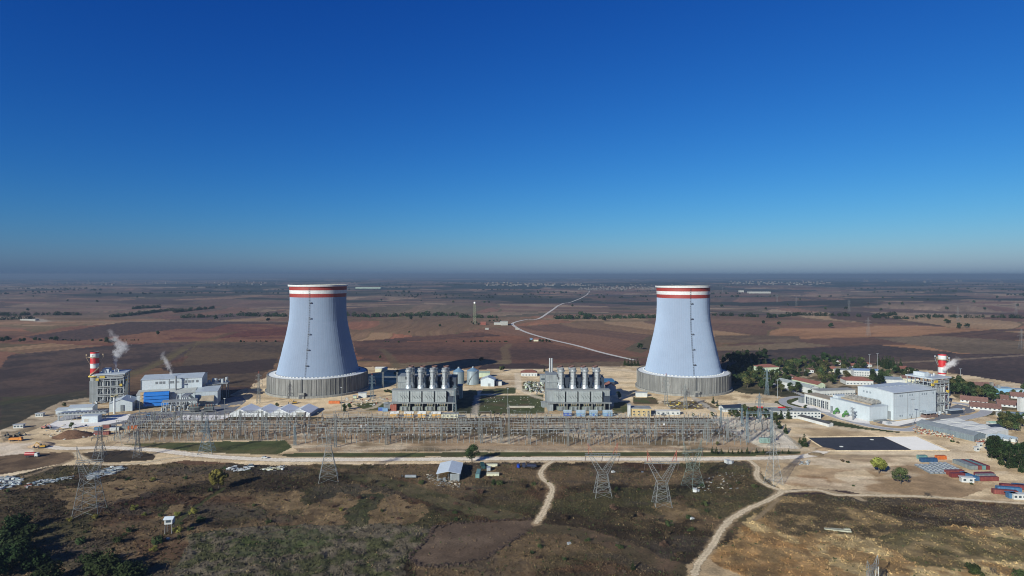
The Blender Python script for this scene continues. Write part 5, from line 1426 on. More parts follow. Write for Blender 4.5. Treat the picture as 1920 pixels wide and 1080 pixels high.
for z in (6.1, 12.2, 18.3): b = MB(); b.box(.5, 54.4, -.06, -.005, z, z + .12); b.build('panel_joint', m_clad_r, t)
b = MB(); b.box(22, 23.4, -.1, -.006, .05, 2.3); b.build('side_door', m_grey, t)
t = thing('annex_hall', 'lower white hall with roof coolers, left of the largest white hall', 'hall', (317, 543.6, 0), R(17.5))
b = MB(); b.box(0, 20.6, 0, 44, 0, 12.6); b.build('wall', m_clad2, t)
b = MB(); b.box(-.3, 20.9, -.3, 44.3, 12.603, 13.0); b.build('roof', M('annex roof grey', (.38,.43,.48), .6, var=.12, scale=.2), t)
b = MB(); b.box(-.12, -.004, 40.5, 43.5, .05, 5); b.build('door', MATS['roller door grey'], t)
for i in range(2):
    for j in range(7):
        b = MB(); b.box(8 + 5.6*i, 12.6 + 5.6*i, 5 + 4.4*j, 8.6 + 4.4*j, 14.0, 16.2); b.cyl(10.3 + 5.6*i, 6.8 + 4.4*j, 16.2, 16.8, 1.5, n=10)
        for a_ in (8.2, 12.4):
            for c_ in (5.2, 8.4): b.box(a_ + 5.6*i - .12, a_ + 5.6*i + .12, c_ + 4.4*j - .12, c_ + 4.4*j + .12, 13.0, 14.0)
        b.build('roof_cooler', M('cooler weathered', (.29,.28,.26), .7, var=.3), t)
b = MB(); b.box(5, 6.6, 4, 36, 13.0, 14.4); b.build('walkway', m_tan, t)
b = MB(); b.box(2, 14, 37, 43, 13.0, 15.4); b.build('penthouse', m_clad2, t)
b = MB()
for k in range(7): b.cbox(2.5 + 2.1*k, -2.6, 0, 1.5, 1.2, 1.7)
q = b.build('condenser_units', m_grey, t); q['kind'] = 'stuff'
t = thing('gallery_building', 'long low white building with open bays on its near side, tan roof', 'building', (305.6, 588.9, 0), R(17))
b = MB(); b.box(0, 14, 0, 33, 0, 9.6); b.build('wall', m_white, t)
b = MB(); b.box(-.4, 14.4, -.4, 33.4, 9.603, 10.0); b.build('roof', m_tan, t)
for k in range(6):
    y0 = 2.5 + 5.0*k
    b = MB(); b.box(-.1, -.004, y0, y0 + 3.8, .2, 7.2); b.build('bay', m_slate_shade if k % 2 else M('bay grey', (.13,.14,.15), .8), t)
    b = MB()
    for z in (2.4, 4.8): b.box(-1.8, -.11, y0 - .2, y0 + .2, z, z + .3); 
    b.box(-2.0, -1.7, y0 - .3, y0, 0, 7.6); b.box(-2.0, -.1, y0 - .3, y0, 7.3, 7.6); b.build('bay_frame', m_white, t)
b = MB(); b.box(-3.2, 4, 33.2, 38, 0, 6.5); b.build('end_porch', m_grey, t)
for lab, px, py, rz in (('green bent duct at the foot of the lower white hall, farther one', 1568, 776.5, 20), ('green bent duct at the foot of the lower white hall, nearer one', 1585, 782, 20)):
    x, y = G(px, py); t = thing('green_duct', lab, 'duct', (x, y, 0), R(rz), 'green ducts at the lower white hall')
    pts = [(-3.2,0,.1),(-3.2,0,2.2)] + [(-3.2 + 1.6*(1 - math.cos(R(a))), 0, 2.2 + 1.6*math.sin(R(a))) for a in (20,40,60,90)] + [(3.8,0,3.8)]
    t.scale = (.8, .8, .75)
    MB().path(pts, 1.35, 12).build('duct', m_ygreen, t)
    b = MB(); b.tube((-1.2,0,3.9), (.2,0,6.6), 1.15, n=12); b.tube((.2,0,6.6), (2.2,0,7.0), 1.15, n=12); b.build('outlet', m_ygreen, t)
    b = MB(); b.box(1.6, 2.0, -.8, .8, 0, 2.6); b.box(3.2, 3.6, -.8, .8, 0, 2.6); b.build('saddle', m_conc, t)
x, y = G(1599, 788); t = thing('sampling_mast', 'grey mast with box platforms before the lower white hall', 'mast', (x, y, 0), R(15))
b = MB(); b.box(-.4, .4, -.4, .4, 0, 11); b.build('pole', m_steel, t)
for z in (4.2, 7.2, 10): b = MB(); b.box(-2.2, 2.4, -.8, .8, z, z + .3); b.box(-1.8, -.6, -.6, .6, z + .3, z + 1.6); b.build('platform', m_lgrey, t)
house('open_canopy', 'grey roofed canopy on posts beside the curved road behind the hall', 'canopy', 1795, 776, 15, 5, 3.4, 0, R(17), m_slate_shade, m_clad_r, flatroof=True)
house('battery_box', 'pair of pale boxes at the corner of the roller door', 'box', 1668, 796, 4.5, 2, 1.6, 0, R(21), m_lgrey, m_lgrey, flatroof=True, ov=.05)
# long warehouses at lower right
x, y = G(1716, 803)
t = thing('grey_warehouse', 'long grey corrugated warehouse in front of the white store rows', 'warehouse', (343, 520, 0), R(21 - 0))
b = MB(); b.sec([(0,0),(13.5,0),(13.5,4.6),(6.75,6.6),(0,4.6)], -46, 0, 'y'); b.build('wall', M('blue grey corrugated', (.20,.245,.275), .6, .15, var=.15, scale=.2, stripe=(2.0,.12,.8), streak=.2), t)
b = MB(); fit_roof(b, roof_pts(0, 13.5, 4.6, 6.6, .3), -46.3, .3, 'y'); b.build('roof', M('grey corrugated roof', (.24,.265,.285), .6, .1, var=.15, scale=.2, stripe=(1.6,.1,.85)), t)
for r_ in range(2):
    for k in range(4):
        nm = ('first', 'second', 'third', 'fourth')[k]
        t = thing('store_tent', f'{nm} white store from the hall in the {"nearer" if r_ == 0 else "farther"} of the two store rows', 'store building', (343, 520, 0), R(21), 'white store rows at lower right')
        x0, y1 = 15.2 + r_*16.4, -1 - 11.2*k + r_*2
        b = MB(); b.sec([(y1 - 10.6, 0), (y1, 0), (y1, 4.3), (y1 - 5.3, 5.2), (y1 - 10.6, 4.3)], x0, x0 + 14.6); b.build('wall', m_white, t)
        b = MB(); fit_roof(b, roof_pts(y1 - 10.6, y1, 4.3, 5.2, .2, .25), x0 - .2, x0 + 14.8); b.build('roof', M('store roof pale', (.62,.61,.58), .7, var=.1, scale=.2), t)
        b = MB(); b.box(x0 - .1, x0 - .004, y1 - 7.3, y1 - 4, .05, 3.2); b.build('door', MATS['roller door grey'], t)
house('site_office', 'white flat roofed office at the near end of the store rows', 'cabin', 1841, 817, 11, 4, 3.0, 0, R(-25), m_white, m_white, flatroof=True, wins=4)
house('end_shed', 'blue grey gabled shed at the right end of the farther store row', 'shed', 1871, 811, 10, 9, 4, 1.6, R(10), m_lblue, m_slate_shade, 'x')
house('green_roof_hut', 'pale green roofed hut behind the farther store row', 'hut', 1868, 800, 9, 6, 3, .8, R(-8), m_white, M('mint sheet', (.33,.46,.37), .6), 'x')
for k in range(3):
    house('site_cabin', ('nearest of three white gabled cabins by the orange rubble', 'middle of three white gabled cabins by the orange rubble', 'farthest right of three white gabled cabins by the orange rubble')[k], 'cabin', 1880 + 13*k, 829 + 1.0*k - .5*k*k, 4.2, 12, 2.8, 1.0, R(28), m_white, M('cabin blue grey roof', (.30,.36,.42), .6), 'y', wins=1, group='white gabled cabins by the rubble')
house('guard_hut', 'tiny white hut left of the pine clump, upper one', 'hut', 1839, 839, 2.4, 2.4, 2.8, 0, 0, m_white, m_white, flatroof=True, wins=1)
house('guard_hut', 'tiny white hut left of the pine clump, lower one', 'hut', 1833.5, 846.5, 2.4, 2.4, 2.8, 0, 0, m_white, m_white, flatroof=True, wins=1)
house('grey_hall', 'large low blue grey roofed hall at the right edge', 'hall', 1912, 786, 26, 12, 3.4, 1.6, R(-12), m_white, M('hall roof blue grey', (.19,.24,.29), .6), 'x')
house('water_tower', 'square white tower at the right edge above the red roofs', 'tower', 1917, 772, 3.8, 3.8, 12.5, 0, 0, m_white, m_white, flatroof=True, ov=.1)
# lined pond
def pond(name, pts, m, z):
    o = sheet(name, pts, m, z); return o
pond('pond_liner', [(1514,820.5),(1656,819.2),(1710,844.4),(1554,845)], ground_material('black liner', rgb=(.036,.040,.052), amp=.25), .09)
pond('gravel_bed', [(1656.6,819.2),(1718,818.6),(1776,844.2),(1711,844.4)], ground_material('white gravel bed', rgb=(.80,.77,.69), amp=.06), .09)
bb = MB()
for a, e in (((1512,820),(1656,818.6)),((1656,818.6),(1720,818)),((1720,818),(1780,844.8)),((1780,844.8),(1552,845.8)),((1552,845.8),(1512,820))):
    A_, E_ = Vector(G(*a)), Vector(G(*e)); d_ = (E_ - A_); n_ = Vector((-d_.y, d_.x)).normalized()*.8
    bb.add([(A_.x-n_.x,A_.y-n_.y,.0),(E_.x-n_.x,E_.y-n_.y,.0),(E_.x,E_.y,.55),(A_.x,A_.y,.55),(A_.x+n_.x,A_.y+n_.y,.0),(E_.x+n_.x,E_.y+n_.y,.0)],[(0,1,2,3),(3,2,5,4)])
struct(bb.build('pond_bank', m_dirt))
bb = MB(); A_, E_ = Vector(G(1560,842)), Vector(G(1652,821)); 
for f in (.18, .8): bb.cbox(A_.x + (E_.x-A_.x)*f, A_.y + (E_.y-A_.y)*f, .1, 2.2, 1.4, .5)
o = bb.build('pond_marker', m_white); tag(o, 'pale blocks lying on the black pond liner', 'block'); o['kind'] = 'stuff'

# ------------------------------------------------------------------ village
house('villa', 'three storey cream and green villa with red hipped roof by the shaded pines', 'villa', 1443, 702.5, 26, 16, 9.6, 3.2, R(8), m_mint, m_tile, hip=True, wins=7, rows=2, wz=2)
house('barrack', 'long white gabled barrack nearest the village road', 'barrack', 1527, 738, 11, 52, 6.4, 2.2, R(17), m_white, M('old grey roof', (.30,.33,.33), .8, var=.2), 'y', wins=3, rows=2)
house('barrack', 'long red roofed barrack with green end wall, behind the white one', 'barrack', 1540, 730, 11, 40, 5.6, 2.4, R(17), m_mint, m_tile, 'y', wins=2)
house('long_store', 'long flat grey roofed white building behind the colonnade', 'building', 1570, 741.5, 43, 12, 5.4, 0, R(9), m_white, M('grey felt roof', (.27,.27,.27), .9, var=.2), flatroof=True, wins=14)
house('canteen', 'broad red roofed white house left of the big white hall roof', 'house', 1612, 722, 30, 18, 5.0, 3.6, R(-8), m_white, m_tile, hip=True, wins=8)
house('blue_roof_block', 'two storey white block with blue roof band in the village', 'building', 1625, 706, 30, 12, 7.5, 1.6, R(-12), m_white, M('dull blue roof', (.16,.24,.40), .6), 'x', wins=10, rows=2)
house('white_block', 'white flat block left of the blue roofed one', 'building', 1587, 702, 22, 12, 5.5, 0, R(-8), m_white, m_oldr, flatroof=True, wins=7)
house('grey_shed', 'wide grey roofed shed between the trees above the big white hall', 'shed', 1672, 718, 30, 22, 4.0, 1.6, R(-10), m_white, M('grey sheet', (.28,.32,.36), .6), 'x')
house('villa', 'cream villa with red gabled roof left of the right boiler house', 'villa', 1708, 719, 17, 12, 6.0, 2.8, R(-15), m_cream, m_tile2, 'x', wins=5)
for i, (lab, px, py, w, c) in enumerate((('small red roofed house left of the white flat block', 1519, 699, 9, m_white), ('red roofed house behind the village trees, middle', 1596, 690.5, 16, m_white), ('tiny red roofed house at the back of the village, left', 1545, 683, 10, m_cream),
    ('red roofed house at the back of the village, center', 1582, 684, 12, m_white), ('red roofed house near the hedge at the back right', 1627, 688, 11, m_white), ('brown roofed house behind the conifer row', 1692, 696, 16, m_cream), ('white cottage among the trees left of the barracks', 1487, 712, 9, m_white), ('cream cottage half hidden in the trees', 1560, 697, 10, m_cream))):
    house('house', lab, 'house', px, py, w, 9, 3.6, 2.6, R((-10, 8, -6, 12, -15, 5, 10, -12)[i]), c, m_tile if i % 3 else m_tile2, hip=i % 2 == 0, wins=3)
house('office_block', 'long two storey white office with ribbon windows before the lined pond', 'office', 1494, 785, 43, 11, 6.6, 0, R(-1.5), m_white, m_oldr, flatroof=True, wins=14, rows=2, wz=1.4)
house('workshop', 'low building with flat beige roof and red painted fascia, right of the switchyard', 'workshop', 1429, 771, 37, 13, 4.6, 0, R(-2), m_trim, M('beige flat roof', (.62,.51,.37), .9), flatroof=True)
x, y = G(1429, 771)
for i, (a, w) in enumerate(((-17, 8), (-7.5, 7.5), (14.5, 6.5))):
    b = MB(); b.box(a, a + w, -1.9, -.5, 3.2 - (i == 0)*1.6, 4.7 - (i == 0)*1.6); b.box(a + .2, a + .4, -1.8, -1.6, 0, 3.2 - (i == 0)*1.6); b.box(a + w - .4, a + w - .2, -1.8, -1.6, 0, 3.2 - (i == 0)*1.6)
    o = b.build('red_canopy', M('signal red', (.55,.012,.02), .5), None, (x, y, 0), R(-2)); tag(o, ('lower red canopy at the left end of the beige roofed workshop', 'red canopy in the middle of the beige roofed workshop', 'red canopy at the right end of the beige roofed workshop')[i], 'canopy')
house('white_shed', 'white and grey shed left of the beige roofed workshop', 'shed', 1376, 772, 20, 10, 3.6, 2.0, R(12), m_white, m_slate_shade, 'x')
house('stable', 'long dark roofed open shed with white end wall on the pale earth', 'shed', 1558, 800, 5.5, 32, 2.8, 1.0, R(22), m_white, M('dark felt roof', (.055,.055,.06), .9), 'y')
house('red_hut', 'tiny red brown hut with white gable between the conifers', 'hut', 1471, 784.5, 4.2, 4, 2.6, 1.4, R(20), m_rust, m_white, 'x')
# settlement right of the boiler house
for lab, px, py, w, d, rz, c, rf in (('long red roofed terrace below the dark trees, upper', 1826, 756, 26, 11, -28, m_white, m_tile2), ('long red roofed terrace below the dark trees, lower', 1848, 769, 28, 11, -24, m_white, m_tile2),
     ('brown roofed house right of the dark trees, upper', 1875, 752, 16, 10, -26, m_white, m_tile2), ('brown roofed terrace right of the dark trees, lower', 1897, 764, 26, 11, -22, m_white, m_tile2),
     ('brown roofed house at the right edge', 1913, 748, 18, 11, -18, m_white, m_tile2), ('pale green house with brown roof near the field at right', 1845, 728, 26, 12, -10, m_mint, m_tile2)):
    house('terrace_house' if w > 20 else 'house', lab, 'house', px, py, w*.85, d, 2.5, 3.4, R(rz - 9), c, rf, 'x', wins=max(3, int(w/4)), win_m=m_slate_shade)
t = house('blue_building', 'sky blue low building with grey chimneys near the field at right', 'building', 1881, 739, 22, 11, 6, 0, R(-6), M('sky blue wall', (.20,.40,.60), .75, var=.12), M('sky blue roof', (.25,.36,.46), .7), flatroof=True, wins=3)
for xx, hh in ((-11, 12), (-4, 9.5)): b = MB(); b.box(xx, xx + 2.6, 2, 4.6, 6.4, hh); b.build('chimney', m_conc, t)
house('blue_store', 'pale blue store right of the sky blue building', 'store', 1907, 738, 14, 8, 4.5, 0, R(-6), M('pale blue wall', (.30,.42,.52), .75), m_lgrey, flatroof=True)
# lamp posts
for i, (px, py, h, lab) in enumerate(((1712,797,22,'lamp mast in front of the big white hall'),(1458,747,19,'lamp mast beside the village trees'),(1630,692,20,'left floodlight mast behind the blue roofed block'),(1645,693,22,'right floodlight mast behind the blue roofed block'),(1801,724,20,'lamp mast on the pale lot right of the striped chimney'))):
    x, y = G(px, py); t = thing('lamp_mast', lab, 'lamp mast', (x, y, 0))
    b = MB(); b.tube((0,0,0), (0,0,h), .22, .14, 6); b.build('pole', m_lgrey, t)
    b = MB(); b.box(-1.6, 1.6, -.3, .3, h, h + .5); b.build('lamp_head', m_grey, t)

# ------------------------------------------------------------------ shipping containers
def cont_mat(name, rgb): return M('container ' + name, rgb, .6, .1, var=.2, scale=.5, stripe=(.55,.3,.8), streak=.25)
CC = {'blue': cont_mat('blue', (.03,.09,.20)), 'bright blue': cont_mat('bright blue', (.06,.17,.33)), 'orange': cont_mat('orange', (.60,.15,.03)), 'red': cont_mat('red', (.235,.06,.05)), 'dark red': cont_mat('dark red', (.19,.035,.035)), 'grey': cont_mat('grey', (.25,.28,.28)), 'teal': cont_mat('teal', (.16,.30,.29)), 'white': cont_mat('white', (.60,.62,.63))}
def container(px, py, col_, L_, rz, label, along='x', z=0.0):
    """front-edge centre at the photo point"""
    x, y = G(px, py); w, d = (L_, 2.5) if along == 'x' else (2.5, L_)
    t = thing('shipping_container', label, 'container', (x, y, z), R(rz), 'shipping containers')
    m = CC[col_]
    b = MB(); b.box(-w/2, w/2, 0, d, .15, 2.6)
    n = int(w/.9)
    for i in range(n): b.box(-w/2 + (i + .3)*w/n, -w/2 + (i + .6)*w/n, -.05, -.002, .3, 2.4)
    b.build('body', m, t)
    b = MB(); b.box(-w/2 - .04, w/2 + .04, -.06, d + .04, 2.603, 2.72); b.build('roof', m, t)
    b = MB()
    for cx in (-w/2, w/2):
        for cy in (-.06, d): b.cbox(cx, cy, 0, .16, .16, 2.62)
    b.build('corner_posts', m, t)
    b = MB()
    if along == 'x': b.box(w/2 + .003, w/2 + .06, .2, d - .2, .3, 2.5)
    else: b.box(-w/2 + .2, w/2 - .2, -.1, -.055, .3, 2.5)
    b.build('door', m, t)
for a in ((1743,867,'blue',11,2,'dark blue container beside the orange one on the pale earth'),(1766,862,'orange',6.6,2,'orange container beside the dark blue one'),
          (1731,861.5,'teal',6,2,'pale teal container behind the dark blue one'),
          (1792,890,'red',11.6,3,'farther of two red containers below the pallet rows'),(1801,895.5,'dark red',11.6,3,'nearer of two red containers below the pallet rows'),
          (1856,902.5,'red',11.8,4,'front red container of the three beside a blue one'),(1851,898,'grey',11.8,4,'pale topped container between two red ones'),(1848,894.5,'dark red',11.8,4,'rear red container of the three beside a blue one'),
          (1886,928,'red',12.5,-14,'long red container at the lower right edge, front'),(1893,922.5,'bright blue',12.5,-14,'blue container behind the long red one at the lower right edge'),(1900,917.5,'dark red',12.5,-14,'dark red container behind the blue one at the lower right edge'),(1915,917,'bright blue',8,-14,'bright blue container at the very right edge'),
          (189.5,815.5,'red',12,3,'red container beside the soil heap at left'),(198,803,'red',6,8,'red container farther back among grey ones at left'),(248,805,'orange',7,20,'orange container at the corner of the left switchyard'),(228,806,'grey',8,20,'grey container left of the orange one'),
          (214,808,'white',7,12,'white container between the red and grey ones at left'),(183,807.5,'bright blue',6,0,'small blue container behind the red one at left'),(626.5,757,'orange',11,0,'orange container in front of the left cooling tower')):
    container(*a)
container(1833,902,'bright blue',11,12,'bright blue container end on at the left of three red ones','y')
for k, (c_, lab) in enumerate((('grey','leftmost of five containers parked side by side, grey green'),('grey','second of five containers parked side by side, grey'),('red','third of five containers parked side by side, red'),('teal','fourth of five containers parked side by side, teal'),('dark red','rightmost of five containers parked side by side, dark red'))):
    container(1822 + 7.6*k, 881, c_, 15, 3, lab, 'y')
house('site_cabin', 'white cabin below the pairs of red containers', 'cabin', 1815, 905, 7, 3, 2.8, 0, R(-12), m_white, m_white, flatroof=True, wins=2)
house('site_cabin', 'white cabin with dark windows at the lower right edge', 'cabin', 1913, 937, 7, 3, 2.8, 0, R(-6), m_white, m_white, flatroof=True, wins=3)
house('site_cabin', 'blue cabin joined to the white one at the lower right edge', 'cabin', 1899, 935, 4, 3, 2.8, 0, R(-6), CC['bright blue'], CC['bright blue'], flatroof=True)
for lab, px, py in (('left row of dark pallets with white covers', 1763, 889), ('right row of dark pallets with white covers', 1791, 885)):
    x, y = G(px, py); t = thing('pallet_row', lab, 'pallets', (x, y, 0), R(-4), 'rows of covered pallets')
    for i in range(4):
        for j in range(6):
            b = MB(); b.box(-6.2 + 3*i, -3.8 + 3*i, 3.1*j, 3.1*j + 2.3, 0, .9); b.mat(1).box(-6.0 + 3*i, -4.3 + 3*i, 3.1*j + .3, 3.1*j + 2.0, .904, 1.3); b.build('pallet', [m_trim, m_lgrey], t)
# ------------------------------------------------------------------ trees
def leaf_mat(name, rgb):
    m = bpy.data.materials.new(name); m.use_nodes = True
    nt = m.node_tree; N = nt.nodes; L = nt.links; b = N['Principled BSDF']
    b.inputs['Roughness'].default_value = .9; b.inputs['Specular IOR Level'].default_value = .05
    a = N.new('ShaderNodeAttribute'); a.attribute_name = 'tone'
    oi = N.new('ShaderNodeObjectInfo')
    r = N.new('ShaderNodeMapRange'); r.inputs[3].default_value = .7; r.inputs[4].default_value = 1.3; L.new(oi.outputs['Random'], r.inputs[0])
    k = N.new('ShaderNodeMath'); k.operation = 'MULTIPLY'; L.new(a.outputs['Fac'], k.inputs[0]); L.new(r.outputs[0], k.inputs[1])
    s = N.new('ShaderNodeVectorMath'); s.operation = 'SCALE'; s.inputs[0].default_value = rgb; L.new(k.outputs[0], s.inputs['Scale'])
    hs = N.new('ShaderNodeHueSaturation'); L.new(s.outputs[0], hs.inputs['Color'])
    r2 = N.new('ShaderNodeMapRange'); r2.inputs[3].default_value = .47; r2.inputs[4].default_value = .53
    f = N.new('ShaderNodeMath'); f.operation = 'FRACT'; k2 = N.new('ShaderNodeMath'); k2.operation = 'MULTIPLY'; k2.inputs[1].default_value = 7.31
    L.new(oi.outputs['Random'], k2.inputs[0]); L.new(k2.outputs[0], f.inputs[0]); L.new(f.outputs[0], r2.inputs[0]); L.new(r2.outputs[0], hs.inputs['Hue'])
    L.new(hs.outputs[0], b.inputs['Base Color'])
    return m
L_GREEN = leaf_mat('leaves green', (.036,.052,.020)); L_DARK = leaf_mat('needles dark', (.021,.033,.012)); L_OLIVE = leaf_mat('leaves olive', (.062,.066,.024)); L_YEL = leaf_mat('leaves yellow green', (.145,.14,.035))
L_DRY = leaf_mat('dry brush', (.075,.052,.033)); L_BARE = leaf_mat('bare twigs', (.085,.068,.052))
m_bark = M('bark', (.10,.075,.055), .9)
def leaves_mesh(name, C_, S_, n, size, mat, rng, up=.35, flat=1.0):
    """n leaf-sized quads spread through clumps (centres C_, radii S_), facing mostly outwards"""
    C_ = np.array(C_); S_ = np.array(S_)
    k = rng.choice(len(C_), n, p=S_**2/np.sum(S_**2))
    d = rng.normal(size=(n, 3)); d /= np.linalg.norm(d, axis=1)[:, None]
    rr = S_[k]*rng.uniform(.45, 1.08, n)**.6
    p = C_[k] + d*rr[:, None]*np.array([1, 1, flat])
    nrm = d + rng.normal(size=(n, 3))*.45 + np.array([0, 0, up]); nrm /= np.linalg.norm(nrm, axis=1)[:, None]
    t = np.cross(nrm, rng.normal(size=(n, 3))); t /= np.linalg.norm(t, axis=1)[:, None] + 1e-9
    b = np.cross(nrm, t)
    s = size*rng.uniform(.6, 1.35, n)[:, None]
    v = np.stack([p - t*s*.5, p + b*s*.42, p + t*s*.5, p - b*s*.42], 1).reshape(-1, 3)
    v[:, 2] = np.maximum(v[:, 2], .02)
    me = bpy.data.meshes.new(name)
    me.vertices.add(4*n); me.vertices.foreach_set('co', v.astype(np.float32).ravel())
    me.loops.add(4*n); me.loops.foreach_set('vertex_index', np.arange(4*n, dtype=np.int32))
    me.polygons.add(n); me.polygons.foreach_set('loop_start', np.arange(0, 4*n, 4, dtype=np.int32))
    me.update()
    clump_tone = rng.uniform(.6, 1.45, len(C_))
    tone = clump_tone[k]*rng.uniform(.75, 1.3, n)
    at = me.attributes.new('tone', 'FLOAT', 'FACE'); at.data.foreach_set('value', tone.astype(np.float32))
    me.materials.append(mat)
    return me
def tree(name, label, cat, kind, h, r, n, leaf, mat, seed, group=None):
    rng = np.random.default_rng(seed); rnd = random.Random(seed)
    t = thing(name, label, cat, (0, 0, -500), 0, group)
    b = MB()
    C_, S_ = [], []
    if kind == 'broad':
        b.tube((0,0,-.3), (rnd.uniform(-.2,.2), 0, h*.42), r*.075, r*.05, 7)
        for i in range(16):
            a = rnd.uniform(0, 6.283); f = rnd.random()**.5
            z = h*(.36 + .5*rnd.random()); k = math.sin(min(1, (z/h - .22)/.7)*math.pi)**.6
            c = (r*.72*f*k*math.cos(a), r*.72*f*k*math.sin(a), z); C_.append(c); S_.append(r*rnd.uniform(.26, .46))
            if i < 7: b.tube((0,0,h*.34), tuple(.8*q for q in c[:2]) + (c[2],), r*.035, r*.012, 5)
        C_.append((0,0,h*.86)); S_.append(r*.36)
    elif kind == 'conifer':
        b.tube((0,0,-.3), (0,0,h*.95), r*.09, r*.02, 6)
        for i in range(22):
            z = h*(.10 + .86*(i/21)); rr = r*(1.02 - z/h)**.9
            for j in range(5 if i < 14 else 2):
                a = rnd.uniform(0, 6.283); C_.append((rr*.62*math.cos(a), rr*.62*math.sin(a), z - rr*.15)); S_.append(max(.18*r, rr*rnd.uniform(.32, .55)))
            if i % 4 == 0: b.tube((0,0,z), (rr*.8, 0, z - .2), r*.03, .02, 4)
    elif kind == 'column':
        b.tube((0,0,-.3), (0,0,h*.6), r*.15, r*.05, 6)
        for i in range(14):
            z = h*(.08 + .86*i/13); C_.append((rnd.uniform(-.2,.2)*r, rnd.uniform(-.2,.2)*r, z)); S_.append(r*(.55 + .45*math.sin(math.pi*min(1, .25 + i/16))))
    elif kind == 'shrub':
        for i in range(5): a = rnd.uniform(0, 6.283); b.tube((0,0,-.2), (r*.5*math.cos(a), r*.5*math.sin(a), h*.6), .07, .03, 4)
        for i in range(11):
            a = rnd.uniform(0, 6.283); f = rnd.random()**.6
            C_.append((r*.7*f*math.cos(a), r*.7*f*math.sin(a), h*rnd.uniform(.2, .72))); S_.append(r*rnd.uniform(.26, .46))
    b.build('trunk' if kind != 'shrub' else 'stem', m_bark, t)
    me = leaves_mesh('crown' if kind != 'shrub' else 'foliage', C_, S_, n, leaf, mat, rng, flat=.8 if kind != 'conifer' else .6)
    o = bpy.data.objects.new(me.name, me); COL.objects.link(o); o.parent = t
    return t
TP = {}
def plant(key, x, y, label, cat, s=1.0, group=None, z=None):
    """first use moves the prototype, later uses copy it"""
    spec = TSPEC[key]
    i = TP.setdefault(key, {'n': 0, 'v': []})
    nv = spec[6]
    z = TZ(x, y) if z is None else z
    rz = random.uniform(0, 6.283); sc = s*random.uniform(.88, 1.14); scl = (sc*random.uniform(.92, 1.1), sc*random.uniform(.92, 1.1), sc)
    if i['n'] < nv:
        nm, kind, h, r, n, leaf = spec[:6]
        t = tree(nm, label, cat, kind, h, r, n, leaf, spec[7], 100*len(TP) + i['n'], group)
        t.location = (x, y, z); t.rotation_euler = (0,0,rz); t.scale = scl; i['v'].append(t)
    else:
        t = dup(i['v'][i['n'] % nv], (x, y, z), rz, label, group, scl)
        t['category'] = cat
        if not group and 'group' in t: del t['group']
        t.name = spec[0]
    i['n'] += 1
    return t
TSPEC = {'broad': ('broadleaf_tree','broad',10,4.6,900,.85,3,L_GREEN), 'olive': ('broadleaf_tree','broad',9,4.2,800,.8,2,L_OLIVE), 'pine': ('pine_tree','broad',11,4.0,900,.8,2,L_DARK), 'conifer': ('conifer_tree','conifer',11,3.0,900,.65,2,L_DARK),
         'cypress': ('cypress_tree','column',7,1.3,500,.5,1,L_DARK), 'near_broad': ('broadleaf_tree','broad',12,5.8,2600,.6,1,L_GREEN), 'near_yellow': ('broadleaf_tree','broad',11,5.4,2600,.95,2,L_YEL), 'near_conifer': ('conifer_tree','conifer',8,2.6,1400,.42,1,L_DARK),
         'shrub': ('shrub','shrub',2.4,1.9,480,.36,3,L_GREEN), 'yellow_shrub': ('shrub','shrub',2.8,2.0,520,.36,2,L_YEL), 'dark_bush': ('bush','shrub',3.8,3.6,1300,.45,2,L_DARK), 'dry_shrub': ('dry_shrub','shrub',2.2,1.8,420,.32,2,L_DRY), 'far_tree': ('field_tree','broad',11,6.0,260,2.0,3,L_DARK), 'bare': ('bare_shrub','shrub',2.6,2.0,400,.22,1,L_BARE)}
def scatter(poly, n, keys, mind, label, cat, group, s=(.8, 1.2), seed=1):
    rs = random.Random(seed); P = pxpoly(poly)
    xs = [p[0] for p in P]; ys = [p[1] for p in P]; got = []; tries = 0
    while len(got) < n and tries < n*80:
        tries += 1
        x, y = rs.uniform(min(xs), max(xs)), rs.uniform(min(ys), max(ys))
        if not inside(P, np.array([x]), np.array([y]))[0]: continue
        if any((x-a)**2 + (y-b)**2 < mind*mind for a, b in got): continue
        if any((x-a)**2 + (y-b)**2 < r2*r2 for a, b, r2 in AVOID): continue
        got.append((x, y)); plant(rs.choice(keys), x, y, label, cat, rs.uniform(*s), group)
AVOID = []
for o in list(scene.objects):
    if o.parent is None and o.get('category') in ('house', 'villa', 'barrack', 'building', 'office', 'shed', 'hut', 'hall', 'canopy', 'workshop', 'store', 'store building', 'warehouse'):
        w = [c for c in o.children if c.name.startswith('wall')]
        if w:
            bb = [w[0].matrix_basis @ Vector(c) for c in w[0].bound_box]
            rot = Matrix.Rotation(o.rotation_euler[2], 4, 'Z')
            for fx in (0, .25, .5, .75, 1):
                for fy in (0, .33, .66, 1):
                    lo, hi = bb[0], bb[6]
                    p = rot @ Vector((lo.x + (hi.x-lo.x)*fx, lo.y + (hi.y-lo.y)*fy, 0)); AVOID.append((o.location.x + p.x, o.location.y + p.y, 5.0))
            c_ = rot @ Vector(((bb[0].x+bb[6].x)/2, 0, 0))
            AVOID.append((o.location.x + c_.x, o.location.y + c_.y - 7, 4.0))
scatter([(1352,676),(1366,670),(1400,667),(1438,668),(1436,690),(1400,700),(1366,707)], 70, ['pine','pine','conifer'], 3.4, 'dark pine in the shaded grove right of the right cooling tower', 'pine', 'pines in the tower shadow', (.85, 1.25), 2)
scatter([(1384,706),(1410,688),(1420,700),(1462,704),(1482,698),(1498,714),(1490,732),(1545,757),(1500,744),(1440,734),(1400,728),(1376,722)], 75, ['broad','broad','pine','olive'], 4.2, 'green tree in the grove between the right cooling tower and the barracks', 'tree', 'trees before the barracks', (.75, 1.15), 3)
